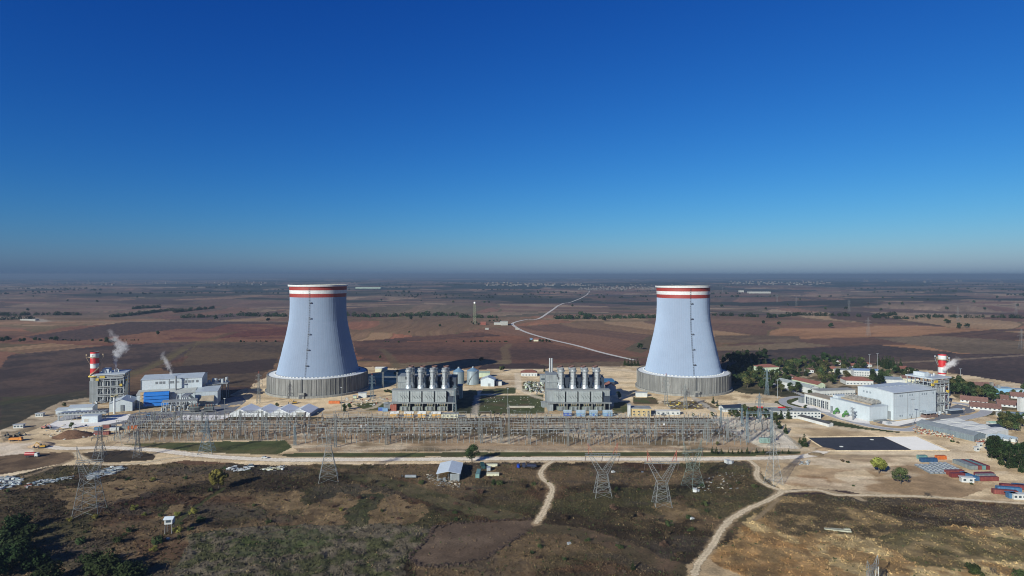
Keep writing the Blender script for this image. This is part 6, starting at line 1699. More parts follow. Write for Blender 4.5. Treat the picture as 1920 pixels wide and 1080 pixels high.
scatter([(1440,690),(1450,680),(1500,678),(1560,674),(1565,690),(1530,712),(1500,706),(1470,698)], 62, ['broad','broad','pine','olive','conifer'], 5.0, 'tree of the village wood behind the red roofed villa', 'tree', 'trees behind the villa', (.75, 1.2), 4)
scatter([(1540,690),(1565,676),(1640,680),(1642,690),(1620,698),(1590,708),(1600,722),(1560,724),(1530,716)], 54, ['broad','pine','olive','conifer'], 5.2, 'tree between the village houses left of the blue roofed block', 'tree', 'trees between the village houses', (.7, 1.15), 5)
scatter([(1628,710),(1660,706),(1672,714),(1650,726),(1630,722)], 10, ['pine','broad'], 5.0, 'round dark tree beside the broad red roofed house', 'tree', 'trees by the red roofed canteen', (1.0, 1.3), 6)
scatter([(1646,684),(1654,678),(1692,688),(1690,696),(1660,694)], 26, ['conifer'], 3.5, 'pointed conifer in the row at the back of the village', 'conifer', 'conifer row at the back of the village', (.9, 1.25), 7)
scatter([(1672,700),(1680,694),(1722,704),(1724,711),(1690,706)], 20, ['broad','pine'], 4.2, 'tree in the hedge left of the right boiler house', 'tree', 'hedge trees left of the boiler house', (.7, .95), 8)
scatter([(1778,742),(1782,726),(1810,722),(1826,736),(1858,740),(1872,752),(1862,762),(1836,752),(1812,746),(1800,742)], 34, ['pine','broad','broad','olive'], 5.0, 'round dark tree above the brown roofed terraces', 'tree', 'trees above the brown roofed terraces', (.9, 1.3), 9)
scatter([(1790,722),(1830,728),(1826,732),(1790,728)], 6, ['broad'], 6, 'small round tree on the pale lot right of the striped chimney', 'tree', 'trees on the pale lot', (.55, .75), 10)
scatter([(1872,796),(1886,786),(1912,790),(1930,800),(1930,812),(1896,812),(1876,808)], 16, ['broad','olive','broad'], 5.0, 'tree left of the right edge above the white cabins', 'tree', 'trees above the white cabins', (.8, 1.15), 11)
scatter([(1846,852),(1868,838),(1900,848),(1940,862),(1960,900),(1912,886),(1868,868)], 58, ['pine','pine','conifer'], 3.6, 'dark pine in the thicket at the right edge above the containers', 'pine', 'pine thicket at the right edge', (.7, 1.0), 12)
scatter([(1868,741),(1926,732),(1926,746),(1890,748)], 8, ['olive','broad'], 6, 'tree among the brown roofed houses at the right edge', 'tree', 'trees at the right edge houses', (.6, .9), 13)
scatter([(1366,774),(1392,764),(1470,778),(1466,790),(1380,790)], 18, ['olive','broad','pine'], 5.0, 'tree in front of the beige roofed workshop', 'tree', 'trees before the workshop', (.55, .85), 14)
for i, (px, py, s, lab) in enumerate(((1508,837,1.2,'conifer standing alone at the corner of the black pond'),(1500,834,.75,'smaller conifer just left of the one at the pond corner'),(1473,813,1.0,'conifer along the slanting fence, lowest of the row'),(1462,804,.9,'conifer along the slanting fence, second from below'),(1456,796,.9,'conifer along the slanting fence, third from below'),(1451,788,.8,'conifer along the slanting fence, topmost'),
        (1464,786,1.1,'conifer left of the tiny red brown hut'),(1478,785,1.2,'conifer right of the tiny red brown hut'),(1484,783,1.0,'conifer in front of the ribbon windowed office'))):
    plant('near_conifer', *G(px, py), lab, 'conifer', s)
for i in range(16):
    plant('near_conifer', *G(1336 + 9.4*i + random.uniform(-2, 2), 851 - random.random()*1.5), 'little conifer in the row along the green verge', 'conifer', random.uniform(.3, .62), 'little conifers on the green verge')
for key, px, py, s, lab in (('near_broad',885,867,1.0,'dark green roadside tree beside the tin roofed shed'),('near_yellow',1648,888,.95,'yellow green tree on the pale earth, left of the pair'),('near_broad',1689,908,.8,'dark tree leaning on the pale earth, right of the yellow green one'),
        ('near_yellow',410,917,1.1,'big yellow green tree in the dark heath'),('broad',646,769,.62,'round tree near the portal right of the tents'),('cypress',646,772,1.2,'slim cypress beside the round tree right of the tents'),('broad',655,768,.62,'darker round tree right of the slim cypress'),
        ('broad',1160,748,.9,'green tree at the right end of the right old power block'),('olive',939,697,.9,'yellowish tree at the back of the courtyard'),('broad',943,696,.8,'green tree next to the yellowish one in the courtyard'),('conifer',1021,697,.75,'conifer behind the small grey building'),('conifer',1033,697,.7,'conifer left of the twin flues'),
        ('broad',926,778,.45,'small tree before the courtyard green'),('broad',940,779,.35,'smaller bush tree right of the one before the courtyard green'),('olive',899,782,.5,'small tree at the end of the orange cabin row'),('conifer',1337,757,.8,'conifer at the corner of the white and grey shed'),('conifer',1345,762,.6,'lower conifer at the white and grey shed'),
        ('broad',519,764,.45,'bush behind the ridge of the third white tent'),('broad',1568,765,.6,'round bush on the pale apron by the gallery'),('broad',1511,768,.5,'round bush at the end of the ribbon windowed office'),('broad',134,803,.5,'grey green tree beside the soil heap at left'),('broad',120,764,.5,'tree at the field edge above the fan coolers'),('broad',1335,783,.5,'tree behind the right end of the switchyard'),('olive',1300,783,.5,'olive tree behind the right switchyard')):
    x, y = G(px, py); plant(key, x, y, lab, 'tree', s)
for i, (px, py) in enumerate(((1172,685),(1178,686),(1184,686),(1190,686),(1196,686))):
    plant('conifer', *G(px, py), 'pine in the short row left of the right cooling tower', 'pine', .95, 'short pine row at the right tower')
for px, py in ((745,698),(742,702),(724,735),(730,736),(736,737),(741,735)):
    plant('shrub', *G(px, py), 'pale bush near the portal in the tower shadow', 'bush', 1.6, 'pale bushes near the portal')
# lone trees in the far fields
for px, py, s in ((1405,781,.65),(1419,783,.6),(1436,780,.7),(1446,782,.55),(1379,784,.6),(1391,786,.5),(1368,781,.5),(1461,779,.6)):
    plant('broad' if s > .55 else 'olive', *G(px, py), 'tree in front of the beige roofed workshop', 'tree', s, 'trees before the workshop')
FT = [(200,641,.9),(295,628,.8),(344,595,1),(405,597,1.2),(503,601,1.2),(127,566,1),(52,580,1),(62,560,1),(257,560,1.1),(182,568,1),(770,600,1.1),(788,597,1.2),(713,672,.45),(903,679,.75),(908,570,1.1),(917,570,1.2),(1068,599,1),(1113,597,1.1),(1133,601,1.4),(1200,655,1.0),(1073,576,1),(1091,566,1),(1213,561,1.1),(767,624,.5),(715,562,1),(790,563,1),(850,567,1),(825,612,.8),
      (1354,573,1.3),(1477,570,1),(1558,616,1.1),(1432,609,1),(1461,611,.8),(1652,582,1.1),(1629,572,1),(1668,572,1),(1692,572,1.3),(1710,564,1),(1775,578,1.1),(1826,568,1.2),(1846,579,1.2),(1908,573,1.2),(1774,606,1.1),(1779,609,1.2),(1798,615,1.2),(1798,618,.9),(1813,616,1.2),(1719,600,1),(1742,600,1),(1452,597,1.2),(1441,597,1.2),(1655,563,1),(1341,555,1),(1444,558,1),(1537,559,1.1),(1586,580,1),(1547,580,.9),(1436,579,.9),(1380,555,1),(1500,563,1),(1590,553,1.2),(1740,566,1),(1870,562,1.1)]
for px, py, s in FT:
    x, y = G(px, py); plant('far_tree', x, y, 'lone dark tree standing in the ploughed fields', 'tree', s, 'lone trees in the far fields')
for px, py in ((4,641),(12,639),(20,637),(38,641),(46,640),(66,638),(74,638),(96,637),(104,638),(200,642),(207,643),(215,642)):
    x, y = G(px, py + 1); plant('far_tree', x, y, 'round tree in the hedgerow behind the left new plant', 'tree', random.uniform(.55, 1.0), 'hedgerow trees at left')
# far hedges and woods: leaf clumps along belts, one mass each
def belt(name, label, segs, cat, seed, mat, dens=1.0, hh=7.0, wid=22.0, leaf=2.6):
    rng = np.random.default_rng(seed); C_, S_ = [], []
    for (xa, ya), (xb, yb) in segs:
        A_, E_ = Vector(G(xa, ya)), Vector(G(xb, yb)); n = max(2, int((E_ - A_).length/9*dens))
        g = vnoise(np.arange(n)*.23, np.full(n, seed*1.7), seed)
        for i in range(n):
            if g[i] < .2: continue
            p = A_ + (E_ - A_)*rng.random(); p += Vector((rng.normal()*3, rng.normal()*wid*.3))
            s = hh*(.35 + .5*g[i])*rng.uniform(.6, 1.2); C_.append((p.x, p.y, TZ(p.x, p.y) + s*.55)); S_.append(s*.8)
    v0 = min(c[2] for c in C_)
    me = leaves_mesh(name, [(c[0], c[1], c[2] + 400) for c in C_], S_, int(len(C_)*60), leaf, mat, rng)
    me.transform(Matrix.Translation((0, 0, -400)))
    o = bpy.data.objects.new(name, me); COL.objects.link(o); stuff(o, label, cat)
belt('hedgerow', 'long wooded stream belt crossing the fields behind the left tower', [((-20,592),(70,591)),((70,597),(-20,601)),((70,591),(150,590)),((200,593),(330,580)),((340,592),(440,590)),((440,588),(540,592)),((330,584),(400,576)),((250,578),(300,573))], 'hedgerow', 3, L_DARK, 2.0, 12)
belt('hedgerow', 'long wooded stream belt crossing the fields between the towers', [((648,592),(700,595)),((700,594),(860,592)),((780,590),(850,591)),((860,595),(940,596)),((1040,597),(1110,596)),((1090,591),(1120,597)),((1140,594),(1165,595)),((1060,597),(1230,596))], 'hedgerow', 5, L_DARK, 1.8, 12)
belt('hedgerow', 'long wooded belt crossing the fields right of the right tower', [((1336,592),(1418,595)),((1440,597),(1500,592)),((1490,592),(1620,596)),((1634,598),(1712,600)),((1716,596),(1830,596)),((1830,595),(1930,597)),((1640,597),(1680,592))], 'hedgerow', 7, L_DARK, 1.9, 12)
belt('field_hedge', 'thin dark hedge lines between the nearer fields', [((110,638),(200,639)),((205,638),(265,638)),((830,641),(985,641)),((715,641),(750,642)),((470,640),(535,641)),((800,557),(900,556)),((690,551),(760,552)),((840,550),(905,552)),((445,641),(458,641)),((985,641),(1000,640))], 'hedge', 9, L_DARK, .9, 3.6, 5, 1.6)
FW = []
rs = random.Random(3)
for i in range(110):
    y = rs.uniform(521, 558)**1.0; x = rs.uniform(-20, 1940); w = rs.uniform(20, 130)
    FW.append(((x, y), (x + w, y + rs.uniform(-.8, .8))))
belt('far_wood', 'scattered far woods and hedges on the plain toward the horizon', FW, 'woodland', 11, L_DARK, .35, 11, 120, 6)
# ------------------------------------------------------------------ foreground shrubs, one by one
FS = [('dark_bush',32,994,2.1),('dark_bush',12,1036,2.8),('dark_bush',55,1006,1.4),('dark_bush',200,1072,2.6),('dark_bush',172,1064,1.8),('dark_bush',240,1084,1.9),('dark_bush',2,1076,2.8),('dark_bush',66,1062,2.3),('dark_bush',36,1046,2.0),('dark_bush',8,1004,1.8),('dark_bush',90,1090,2.2),('shrub',240,900,1.0),('yellow_shrub',286,902,1.0),('shrub',394,922,1.1),('yellow_shrub',252,955,1.0),('yellow_shrub',272,967,.8),('yellow_shrub',131,977,1.0),('yellow_shrub',180,972,1.0),('shrub',245,997,1.4),('shrub',222,1018,1.7),('shrub',152,1018,1.5),('yellow_shrub',332,967,.9),('yellow_shrub',362,965,1.5),('dark_bush',376,978,.9),('yellow_shrub',332,998,1.4),('shrub',357,994,1.0),('shrub',335,1010,.9),('shrub',297,1018,1.6),('yellow_shrub',290,1034,1.1),
      ('shrub',505,980,1.0),('yellow_shrub',640,957,.7),('shrub',716,959,.7),('dry_shrub',621,982,.8),('shrub',791,907,1.1),('shrub',854,975,.7),('dry_shrub',930,962,.8),('shrub',925,908,1.3),('shrub',938,908,1.2),('dry_shrub',675,936,1.2),('dry_shrub',749,912,.8),('shrub',1000,910,1.0),('yellow_shrub',1027,904,.5),('shrub',1155,921,1.1),('shrub',1165,1028,1.0),('shrub',1012,1027,.9),('near_conifer',1187,1068,.55),('shrub',1060,1052,1.0),('shrub',1320,948,1.2),('shrub',1326,960,1.0),('shrub',1315,912,1.0),('shrub',1292,972,.9),('shrub',1255,986,1.3),('shrub',1295,996,1.2),('dry_shrub',1250,1004,1.3),('dry_shrub',1245,1024,1.2),('shrub',1415,914,1.0),('bare',1739,931,1.3),('dark_bush',1826,1076,1.2),('bare',1862,1076,1.3),('shrub',1908,1080,1.6),('shrub',1590,868,.9),('dry_shrub',1580,866,.9),('shrub',1600,912,.5),('shrub',1786,829,.9),('dry_shrub',1796,831,.9),('shrub',1822,909,.8),('olive',1345,836,.35),('dry_shrub',1010,920,1.3),('dry_shrub',1150,955,1.4),('dry_shrub',1180,972,1.5),('dry_shrub',1200,968,1.3),('dry_shrub',1060,975,1.4),('dry_shrub',900,925,1.5),('dry_shrub',980,915,1.5),('dry_shrub',470,925,1.3),('dry_shrub',350,938,1.2),('dry_shrub',330,925,1.4),('shrub',420,880,.8),('dry_shrub',455,905,1.3),('dry_shrub',700,905,1.2)]
words_ = {'dark_bush': 'dark thick bush', 'shrub': 'green shrub', 'yellow_shrub': 'yellow green shrub', 'dry_shrub': 'brown dry shrub', 'bare': 'bare grey shrub', 'near_conifer': 'small conifer', 'olive': 'small olive tree'}
def where(px):
    return 'left' if px < 420 else 'middle left' if px < 800 else 'middle' if px < 1100 else 'middle right' if px < 1450 else 'right'
for key, px, py, s in FS:
    x, y = G(px, py); lab = f'{words_[key]} in the heath of the foreground, {where(px)} part'
    plant(key, x, y, lab, 'shrub', s, f'{words_[key]}s, {where(px)} foreground', z=-.1)
rs = random.Random(21)
FGX = pxpoly([(60,890),(300,880),(520,880),(820,900),(980,880),(1400,880),(1400,930),(1290,1040),(1260,1078),(900,1078),(980,985),(800,975),(500,985),(340,1000),(300,1078),(0,1078),(0,920)])
n_ = 0
while n_ < 150:
    px, py = rs.uniform(0, 1420), 880 + 200*rs.random()**1.3
    x, y = G(px, py)
    if not inside(FGX, np.array([x]), np.array([y]))[0]: continue
    if any(polydist(w, np.array([x]), np.array([y]))[0] < wd*.5 + 2 for w, wd in RW.values()): continue
    key = rs.choice(['dry_shrub','dry_shrub','shrub','bare','dry_shrub'])
    plant(key, x, y, f'low {words_[key]} scattered on the dark heath', 'shrub', rs.uniform(.4, .95), f'low {words_[key]}s on the heath', z=-.1); n_ += 1
# tufts of grass and brush: far too many to count
rng = np.random.default_rng(5)
m_ = (Y < 445) & (scrubw > .05) & (np.abs(X) < Y*.92)
ii = np.where(m_)[0]
wgt = scrubw[ii]*Y[ii]**2.2; wgt /= wgt.sum()
NT = 42000
k = rng.choice(ii, NT, p=wgt)
px_ = X[k] + rng.uniform(-.6, .6, NT); py_ = Y[k] + rng.uniform(-1.2, 1.2, NT); pz_ = Zg[k] - .08
NB = 4
h_ = rng.uniform(.25, .85, (NT, NB)); a_ = rng.uniform(0, 6.283, (NT, NB)); wd_ = rng.uniform(.18, .5, (NT, NB))
bx = px_[:, None] + rng.normal(size=(NT, NB))*.35; by = py_[:, None] + rng.normal(size=(NT, NB))*.35; bz = np.repeat(pz_[:, None], NB, 1)
v = np.stack([np.stack([bx - np.cos(a_)*wd_, by - np.sin(a_)*wd_, bz], -1), np.stack([bx + np.cos(a_)*wd_, by + np.sin(a_)*wd_, bz], -1), np.stack([bx + rng.normal(size=(NT, NB))*.25, by + rng.normal(size=(NT, NB))*.25, bz + h_], -1)], 2).reshape(-1, 3)
me = bpy.data.meshes.new('grass'); nf = NT*NB
me.vertices.add(3*nf); me.vertices.foreach_set('co', v.astype(np.float32).ravel())
me.loops.add(3*nf); me.loops.foreach_set('vertex_index', np.arange(3*nf, dtype=np.int32))
me.polygons.add(nf); me.polygons.foreach_set('loop_start', np.arange(0, 3*nf, 3, dtype=np.int32)); me.update()
tc_ = col[k]*rng.uniform(.75, 1.35, NT)[:, None]
pick = rng.random(NT)
tc_[pick > .97] = np.array([.17,.125,.07])*rng.uniform(.6, 1.2, (pick > .97).sum())[:, None]
tc_[pick < .10] = np.array([.04,.05,.02])*rng.uniform(.7, 1.4, (pick < .10).sum())[:, None]
fc = np.repeat(tc_, NB, 0)*rng.uniform(.8, 1.2, nf)[:, None]
at = me.attributes.new('soil', 'FLOAT_COLOR', 'FACE'); at.data.foreach_set('color', np.concatenate([fc, np.ones((nf, 1))], 1).astype(np.float32).ravel())
me.materials.append(ground_material('tuft blades', 'soil', amp=.1))
o = bpy.data.objects.new('grass', me); COL.objects.link(o); stuff(o, 'dry grass and low scrub covering the heath', 'grass')
# ------------------------------------------------------------------ foreground shed and things round it
t = thing('tin_roofed_shed', 'open fronted shed with pale tin gable roof below the gravel road', 'shed', (-40.2, 387, 0))
b = MB(); fit_roof(b, roof_pts(-7.2, 7.2, 4.4, 5.9, .5, .18), -.6, 22.4, 'y'); b.build('roof', M('tin roof', (.62,.68,.73), .5, .05, var=.08, scale=.3, stripe=(1.1,.08,.9)), t)
b = MB(); b.box(1.0, 7.0, .2, .4, 0, 4.3); b.box(6.8, 7.0, .403, 22, 0, 4.3); b.box(-7, 6.797, 21.8, 22, 0, 4.3); b.build('wall', m_oldc, t)
for i in range(4): b = MB(); b.box(-7.0, -6.75, 1 + 6.8*i, 1.25 + 6.8*i, 0, 4.3); b.build('post', m_steel, t)
b = MB(); b.box(-.2, 0, .2, .4, 0, 4.4); b.build('post', m_steel, t)
for i, (a, w, h) in enumerate(((-5.5, 2.6, 1.2), (-2.6, 1.8, 1.6))):
    x_, y_ = -40.2 + a, 386.0 + i
    t = thing('machine', ('low grey machine under the front of the tin roofed shed', 'taller grey machine under the tin roofed shed')[i], 'machine', (x_, y_, 0))
    b = MB(); b.box(-w/2, w/2, -.8, .8, .3, h); b.tube((-w/2, 0, h), (w/2, 0, h + .3), .25, n=8); b.build('body', m_grey, t)
    b = MB(); b.box(-w/2, w/2, -.6, .6, 0, .3); b.build('base', m_dark, t)
def vehicle(kind, px, py, rz, label, c):
    x, y = G(px, py); t = thing(kind, label, 'truck' if 'truck' in kind else kind.replace('_', ' '), (x, y, .05), R(rz))
    def wheels(pts, r, w):
        for (xx, yy) in pts: b = MB(); b.tube((xx, yy - w/2, r), (xx, yy + w/2, r), r, n=12); b.build('wheel', m_black, t)
    if kind in ('parked_car', 'parked_van'):
        hh = 1.5 if kind == 'parked_car' else 2.1
        b = MB(); b.prism([(-2.2,-.85),(2.2,-.85),(2.25,-.6),(2.25,.6),(2.2,.85),(-2.2,.85)], .3, .95); b.build('body', c, t)
        b = MB(); b.sec([(-1.6,.95),(1.2 if kind == 'parked_car' else 1.9,.95),(.7 if kind == 'parked_car' else 1.5,hh),(-1.2,hh)], -.75, .75, 'y'); b.build('cabin', m_glass, t)
        b = MB(); b.box(-1.15, .65 if kind == 'parked_car' else 1.45, -.74, .74, hh, hh + .05); b.build('roof', c, t)
        wheels([(-1.35,-.8),(1.35,-.8),(-1.35,.8),(1.35,.8)], .33, .22)
        for s in (-.6, .6): b = MB(); b.box(2.2, 2.28, s - .18, s + .18, .6, .78); b.build('headlight', m_white, t)
    elif kind in ('tank_truck', 'tipper_truck', 'flatbed_truck'):
        b = MB(); b.box(-4.6, 3.2, -.5, .5, .8, 1.1); b.build('chassis', m_dark, t)
        b = MB(); b.sec([(2.4,.7),(4.5,.7),(4.5,1.9),(4.2,3.0),(2.4,3.0)], -1.2, 1.2, 'y'); b.build('cab', m_white if kind == 'tank_truck' else c, t)
        b = MB(); b.box(4.25, 4.53, -1.0, 1.0, 1.9, 2.7); b.build('windscreen', m_glass, t)
        if kind == 'tank_truck': b = MB(); b.tube((-4.6,0,2.3), (2.1,0,2.3), 1.2, n=14); b.build('tank', c, t)
        elif kind == 'tipper_truck': b = MB(); b.sec([(-4.7,1.2),(2.1,1.2),(2.1,2.8),(-4.4,2.6)], -1.25, 1.25, 'y'); b.build('tipper_body', c, t)
        else: b = MB(); b.box(-5.2, 2.2, -1.25, 1.25, 1.12, 1.35); b.box(-4.8, 1.6, -1.1, 1.1, 1.353, 2.4); b.build('bed', c, t)
        wheels([(3.3,-1.05),(3.3,1.05),(-1.9,-1.05),(-1.9,1.05),(-3.3,-1.05),(-3.3,1.05)], .52, .35)
    elif kind in ('excavator', 'wheel_loader'):
        if kind == 'excavator':
            for s in (-1.1, 1.1): b = MB(); b.sec([(-2,.1),(2,.1),(2.3,.5),(2,.95),(-2,.95),(-2.3,.5)], s - .3, s + .3, 'y'); b.build('track', m_black, t)
        else: wheels([(-1.6,-1.1),(1.6,-1.1),(-1.6,1.1),(1.6,1.1)], .8, .55)
        b = MB(); b.box(-2.2, 1.2, -1.2, 1.2, 1.05, 2.1); b.build('body', c, t)
        b = MB(); b.sec([(.1,2.1),(1.3,2.1),(1.1,3.3),(.1,3.3)], -.1, 1.1, 'y'); b.build('cab', m_glass, t)
        b = MB(); b.tube((1.0,-.5,1.8), (3.8,-.5,4.4), .28); b.tube((3.8,-.5,4.4), (5.4,-.5,1.9), .22); b.build('arm', c, t)
        b = MB(); b.sec([(5.1,.5),(6.2,.4),(6.0,1.5),(5.3,2.0)], -1.2, .2, 'y'); b.build('bucket', m_dark, t)
    return t
m_vy = M('machine yellow', (.50,.28,.03), .5, var=.15); m_vo = M('truck orange', (.55,.20,.02), .5, var=.15); m_vr = M('truck red', (.32,.03,.035), .5, var=.15); m_vd = M('machine dark', (.10,.085,.06), .6, var=.2); m_navy = M('navy tarp', (.010,.018,.05), .7); m_vp = M('faded red paint', (.42,.16,.13), .6, var=.2)
for a in (('parked_car',496,859.5,0,'white car driving along the gravel road',m_white),('parked_van',470,876,5,'white van parked in the scrub below the gravel road',m_white),('parked_van',279,780,20,'pale van on the asphalt before the curved pipes',m_lblue),
          ('tank_truck',60,857,4,'red tank truck with white cab at the left edge',m_vr),('tipper_truck',30,827,8,'orange tipper truck at the left edge',m_vo),('excavator',17,821,160,'dark excavator behind the orange tipper truck',m_vd),('excavator',34,818,10,'brown excavator behind the orange tipper truck',m_vd),
          ('wheel_loader',84,804,0,'faded red wheel loader on the pale earth at left',m_vp),('excavator',79,840,195,'yellow excavator at the corner of the concrete slab',m_vy),('excavator',552,757,200,'yellow excavator before the left cooling tower',m_vy),
          ('flatbed_truck',992,877,176,'dark navy covered truck right of the tin roofed shed',m_navy),('tipper_truck',905,878,100,'dark green lorry next to the blue grey container',M('dark green paint', (.02,.06,.05), .5)),('parked_car',1244,779,5,'dark blue van beside the cream office',m_navy)):
    vehicle(*a)
container(895,897,'teal',11,-3,'blue grey container end on, right of the tin roofed shed','y')
for lab, px, py, w, d, h, c in (('pale shed with low flat roof right of the dark lorry',924,893,8,3,1.3,m_cream),('cream slab stack nearest the road right of the lorry',922,876,7.5,2,1.5,m_cream),('pale wall stub beside the slab stack',916,884,2.4,4,2.0,m_lgrey)):
    house('slab_stack', lab, 'slab stack', px, py, w, d, h, 0, 0, c, c, flatroof=True, ov=.1)
x, y = G(972, 877); t = thing('water_barrel', 'bright blue barrel left of the navy truck', 'barrel', (x, y, 0)); MB().cyl(0,0,0,2.3,1.1,n=14).build('drum', M('barrel blue', (.01,.05,.35), .4), t); MB().cyl(0,0,2.303,2.45,1.16,n=14).build('lid', M('barrel lid blue', (.008,.035,.22), .4), t)
x, y = G(770, 896); t = thing('steel_tank', 'grey cylinder tank lying in the scrub left of the tin roofed shed', 'tank', (x, y, 0))
MB().tube((-3.6,0,1.0), (3.6,0,1.0), 1.0, n=14).build('vessel', m_grey, t); b = MB(); b.box(-2.6,-2.3,-.8,.8,0,.6); b.box(2.3,2.6,-.8,.8,0,.6); b.build('saddle', m_dark, t)
x, y = G(754, 895); t = thing('cable_drum', 'dark cable drum beside the lying tank', 'cable drum', (x, y, 0))
for s in (-.5, .45): MB().tube((s,0,1), (s + .1,0,1), 1.0, n=14).build('flange', m_vd, t)
MB().tube((-.4,0,1), (.45,0,1), .55, n=12).build('core', m_dark, t)
# watch hut on legs
x, y = G(318, 1000); t = thing('watch_hut', 'white watch hut on tall legs in the dark heath', 'watch hut', (x, y, 0), R(10)); t.scale = (1.3, 1.3, 1.3)
for sx in (-1.1, 1.1):
    for sy in (-1.1, 1.1): MB().tube((sx*1.15, sy*1.15, 0), (sx, sy, 4.0), .17).build('leg', m_conc, t)
b = MB()
for z in (1.2, 2.6): 
    b.tube((-1.2,-1.2,z), (1.2,-1.2,z + 1), .07); b.tube((1.2,-1.2,z), (1.2,1.2,z + 1), .07); b.tube((-1.2,1.2,z), (-1.2,-1.2,z + 1), .07)
b.build('brace', m_bark, t)
MB().box(-1.4,1.4,-1.4,1.4,4.0,6.0).build('cabin', m_white, t); MB().box(-.9,.9,-1.46,-1.403,4.7,5.6).build('window', m_glass, t)
b = MB(); fit_roof(b, roof_pts(-1.4, 1.4, 6.0, 6.5, .4, .12), -1.8, 1.8); b.build('roof', M('tin roof', (.42,.49,.56), .45), t)
# small white boxes left on the heath
for i, (px, py, s, lab) in enumerate(((315,1012,1.0,'white rag pile below the watch hut'),(1067,1021,1.2,'grey box alone on the heath above the bottom edge'),(1149,886,1.3,'pale box right of the left red tipped pylon'),(1297,974,1.2,'white box on the heath near the farm track'),(1303,922,2.2,'white tarp heap behind the greenish pylon'),(1204,886,.9,'small dark box at the heath edge'),(1365,869,3.0,'white block row at the road edge above the bare ground'))):
    x, y = G(px, py); b = MB(); b.cbox(0,0,0,s*1.5,s,s*.8,.3*i); b.cbox(s*.9,.3,0,s*.7,s*.6,s*.5,.8)
    o = b.build('white_box' if 'white' in lab else 'grey_box', m_white if 'white' in lab or 'pale' in lab else m_lgrey, None, (x, y, .1)); tag(o, lab, 'box')
x, y = G(1577, 996); b = MB(); b.cbox(0,0,0,9,2.4,.8,R(-14)); b.cbox(-5.5,1.6,0,4,1.6,.7,R(-10)); b.cbox(3.2,.2,.8,3,1.6,.3,R(-14))
tag(b.build('concrete_block', M('mossy pale concrete', (.34,.33,.25), .9, var=.25, scale=.6), None, (x, y, .1)), 'pale broken concrete slab lying on the dry slope', 'concrete block')
# heaps of scrap and rubble: one mass each
def heap(name, label, cat, poly, n, mats, L_, w, seed, hmax=1.0):
    rs = random.Random(seed); P = pxpoly(poly); b = MB(); xs = [p[0] for p in P]; ys = [p[1] for p in P]; k = 0
    while k < n:
        x, y = rs.uniform(min(xs), max(xs)), rs.uniform(min(ys), max(ys))
        if not inside(P, np.array([x]), np.array([y]))[0]: continue
        b.mat(rs.randrange(len(mats))); a = rs.gauss(.25, .5); l = rs.uniform(*L_); z = rs.uniform(.05, hmax)
        if rs.random() < .6: b.tube((x - math.cos(a)*l/2, y - math.sin(a)*l/2, z), (x + math.cos(a)*l/2, y + math.sin(a)*l/2, z + rs.uniform(-.2,.5)), w*rs.uniform(.6,1.3), n=5)
        else: b.cbox(x, y, 0, l*.6, l*.35, z + .2, a)
        k += 1
    o = b.build(name, mats); stuff(o, label, cat)
sc = [m_lgrey, M('scrap blue grey', (.22,.29,.35), .5, .3, var=.3), m_grey, m_white]
heap('scrap_heap', 'heap of blue grey steel scrap at the left edge', 'scrap', [(-10,896),(20,893),(44,900),(36,910),(5,918),(-10,918)], 130, sc, (1.5,5), .18, 1)
heap('scrap_heap', 'long strip of blue grey scrap left of the splayed pylon', 'scrap', [(48,910),(70,902),(100,899),(140,893),(140,897),(98,906),(60,914)], 90, sc, (1,3.5), .16, 2)
heap('scrap_heap', 'pile of long steel bars behind the splayed pylon', 'scrap', [(160,893),(185,884),(212,876),(236,878),(232,884),(200,892),(165,902)], 110, sc, (2.5,6), .2, 3)
heap('scrap_heap', 'row of pale steel parts below the gravel road', 'scrap', [(422,880),(440,875),(468,878),(466,884),(430,885)], 40, [m_white, m_lgrey], (2,4), .3, 4)
heap('scrap_heap', 'white slabs lying below the gravel road', 'scrap', [(488,881),(500,879),(538,874),(536,881),(500,884)], 22, [m_white, m_cream], (2,4), .3, 5)
heap('scrap_heap', 'orange red scrap pile in the heath at left', 'scrap', [(46,911),(58,909),(58,915),(48,916)], 16, [m_rust, m_white], (1,2.5), .2, 6)
oc = [M('rubble orange', (.42,.19,.09), .9, var=.3), M('rubble pale', (.50,.44,.36), .9, var=.3), m_rust, m_cream, m_conc]
heap('rubble_heap', 'orange and pale rubble strip along the grey warehouse', 'rubble', [(1712,804),(1722,800),(1745,806),(1790,818),(1784,824),(1745,817),(1716,812)], 380, oc, (.8,2.4), .35, 7, 1.6)
heap('rubble_heap', 'orange and pale rubble field below the white cabins', 'rubble', [(1824,826),(1850,822),(1900,834),(1930,838),(1930,850),(1870,842),(1832,832)], 420, oc, (.8,2.4), .35, 8, 1.6)
heap('rubble_heap', 'scattered pale rubble at the head of the farm track', 'rubble', [(1300,918),(1340,885),(1395,885),(1400,905),(1370,925),(1330,925)], 50, [m_conc, oc[1], m_lgrey], (.6,2.0), .2, 9, .5)
heap('rubble_heap', 'litter of pale stones around the tin roofed shed', 'rubble', [(800,888),(830,898),(862,900),(862,915),(818,912),(796,896)], 80, [oc[1], m_conc, m_grey], (.8,2.6), .15, 10, .5)
heap('rubble_heap', 'stored parts and litter in the yard beside the left tower', 'rubble', [(640,748),(700,744),(740,750),(700,762),(650,760)], 90, [oc[1], m_grey, m_white, m_rust], (1,3), .25, 11, 1.2)
heap('rubble_heap', 'litter and stored steel in the right courtyard', 'rubble', [(985,716),(1022,718),(1024,742),(1000,740),(980,728)], 130, [oc[1], m_grey, m_white, m_mint], (1,4), .3, 12, 2.6)
heap('rubble_heap', 'stored timber and steel before the right tower', 'rubble', [(1240,752),(1300,750),(1330,766),(1260,770)], 80, [oc[1], m_grey, m_vd, m_yel], (1,4), .25, 13, .9)
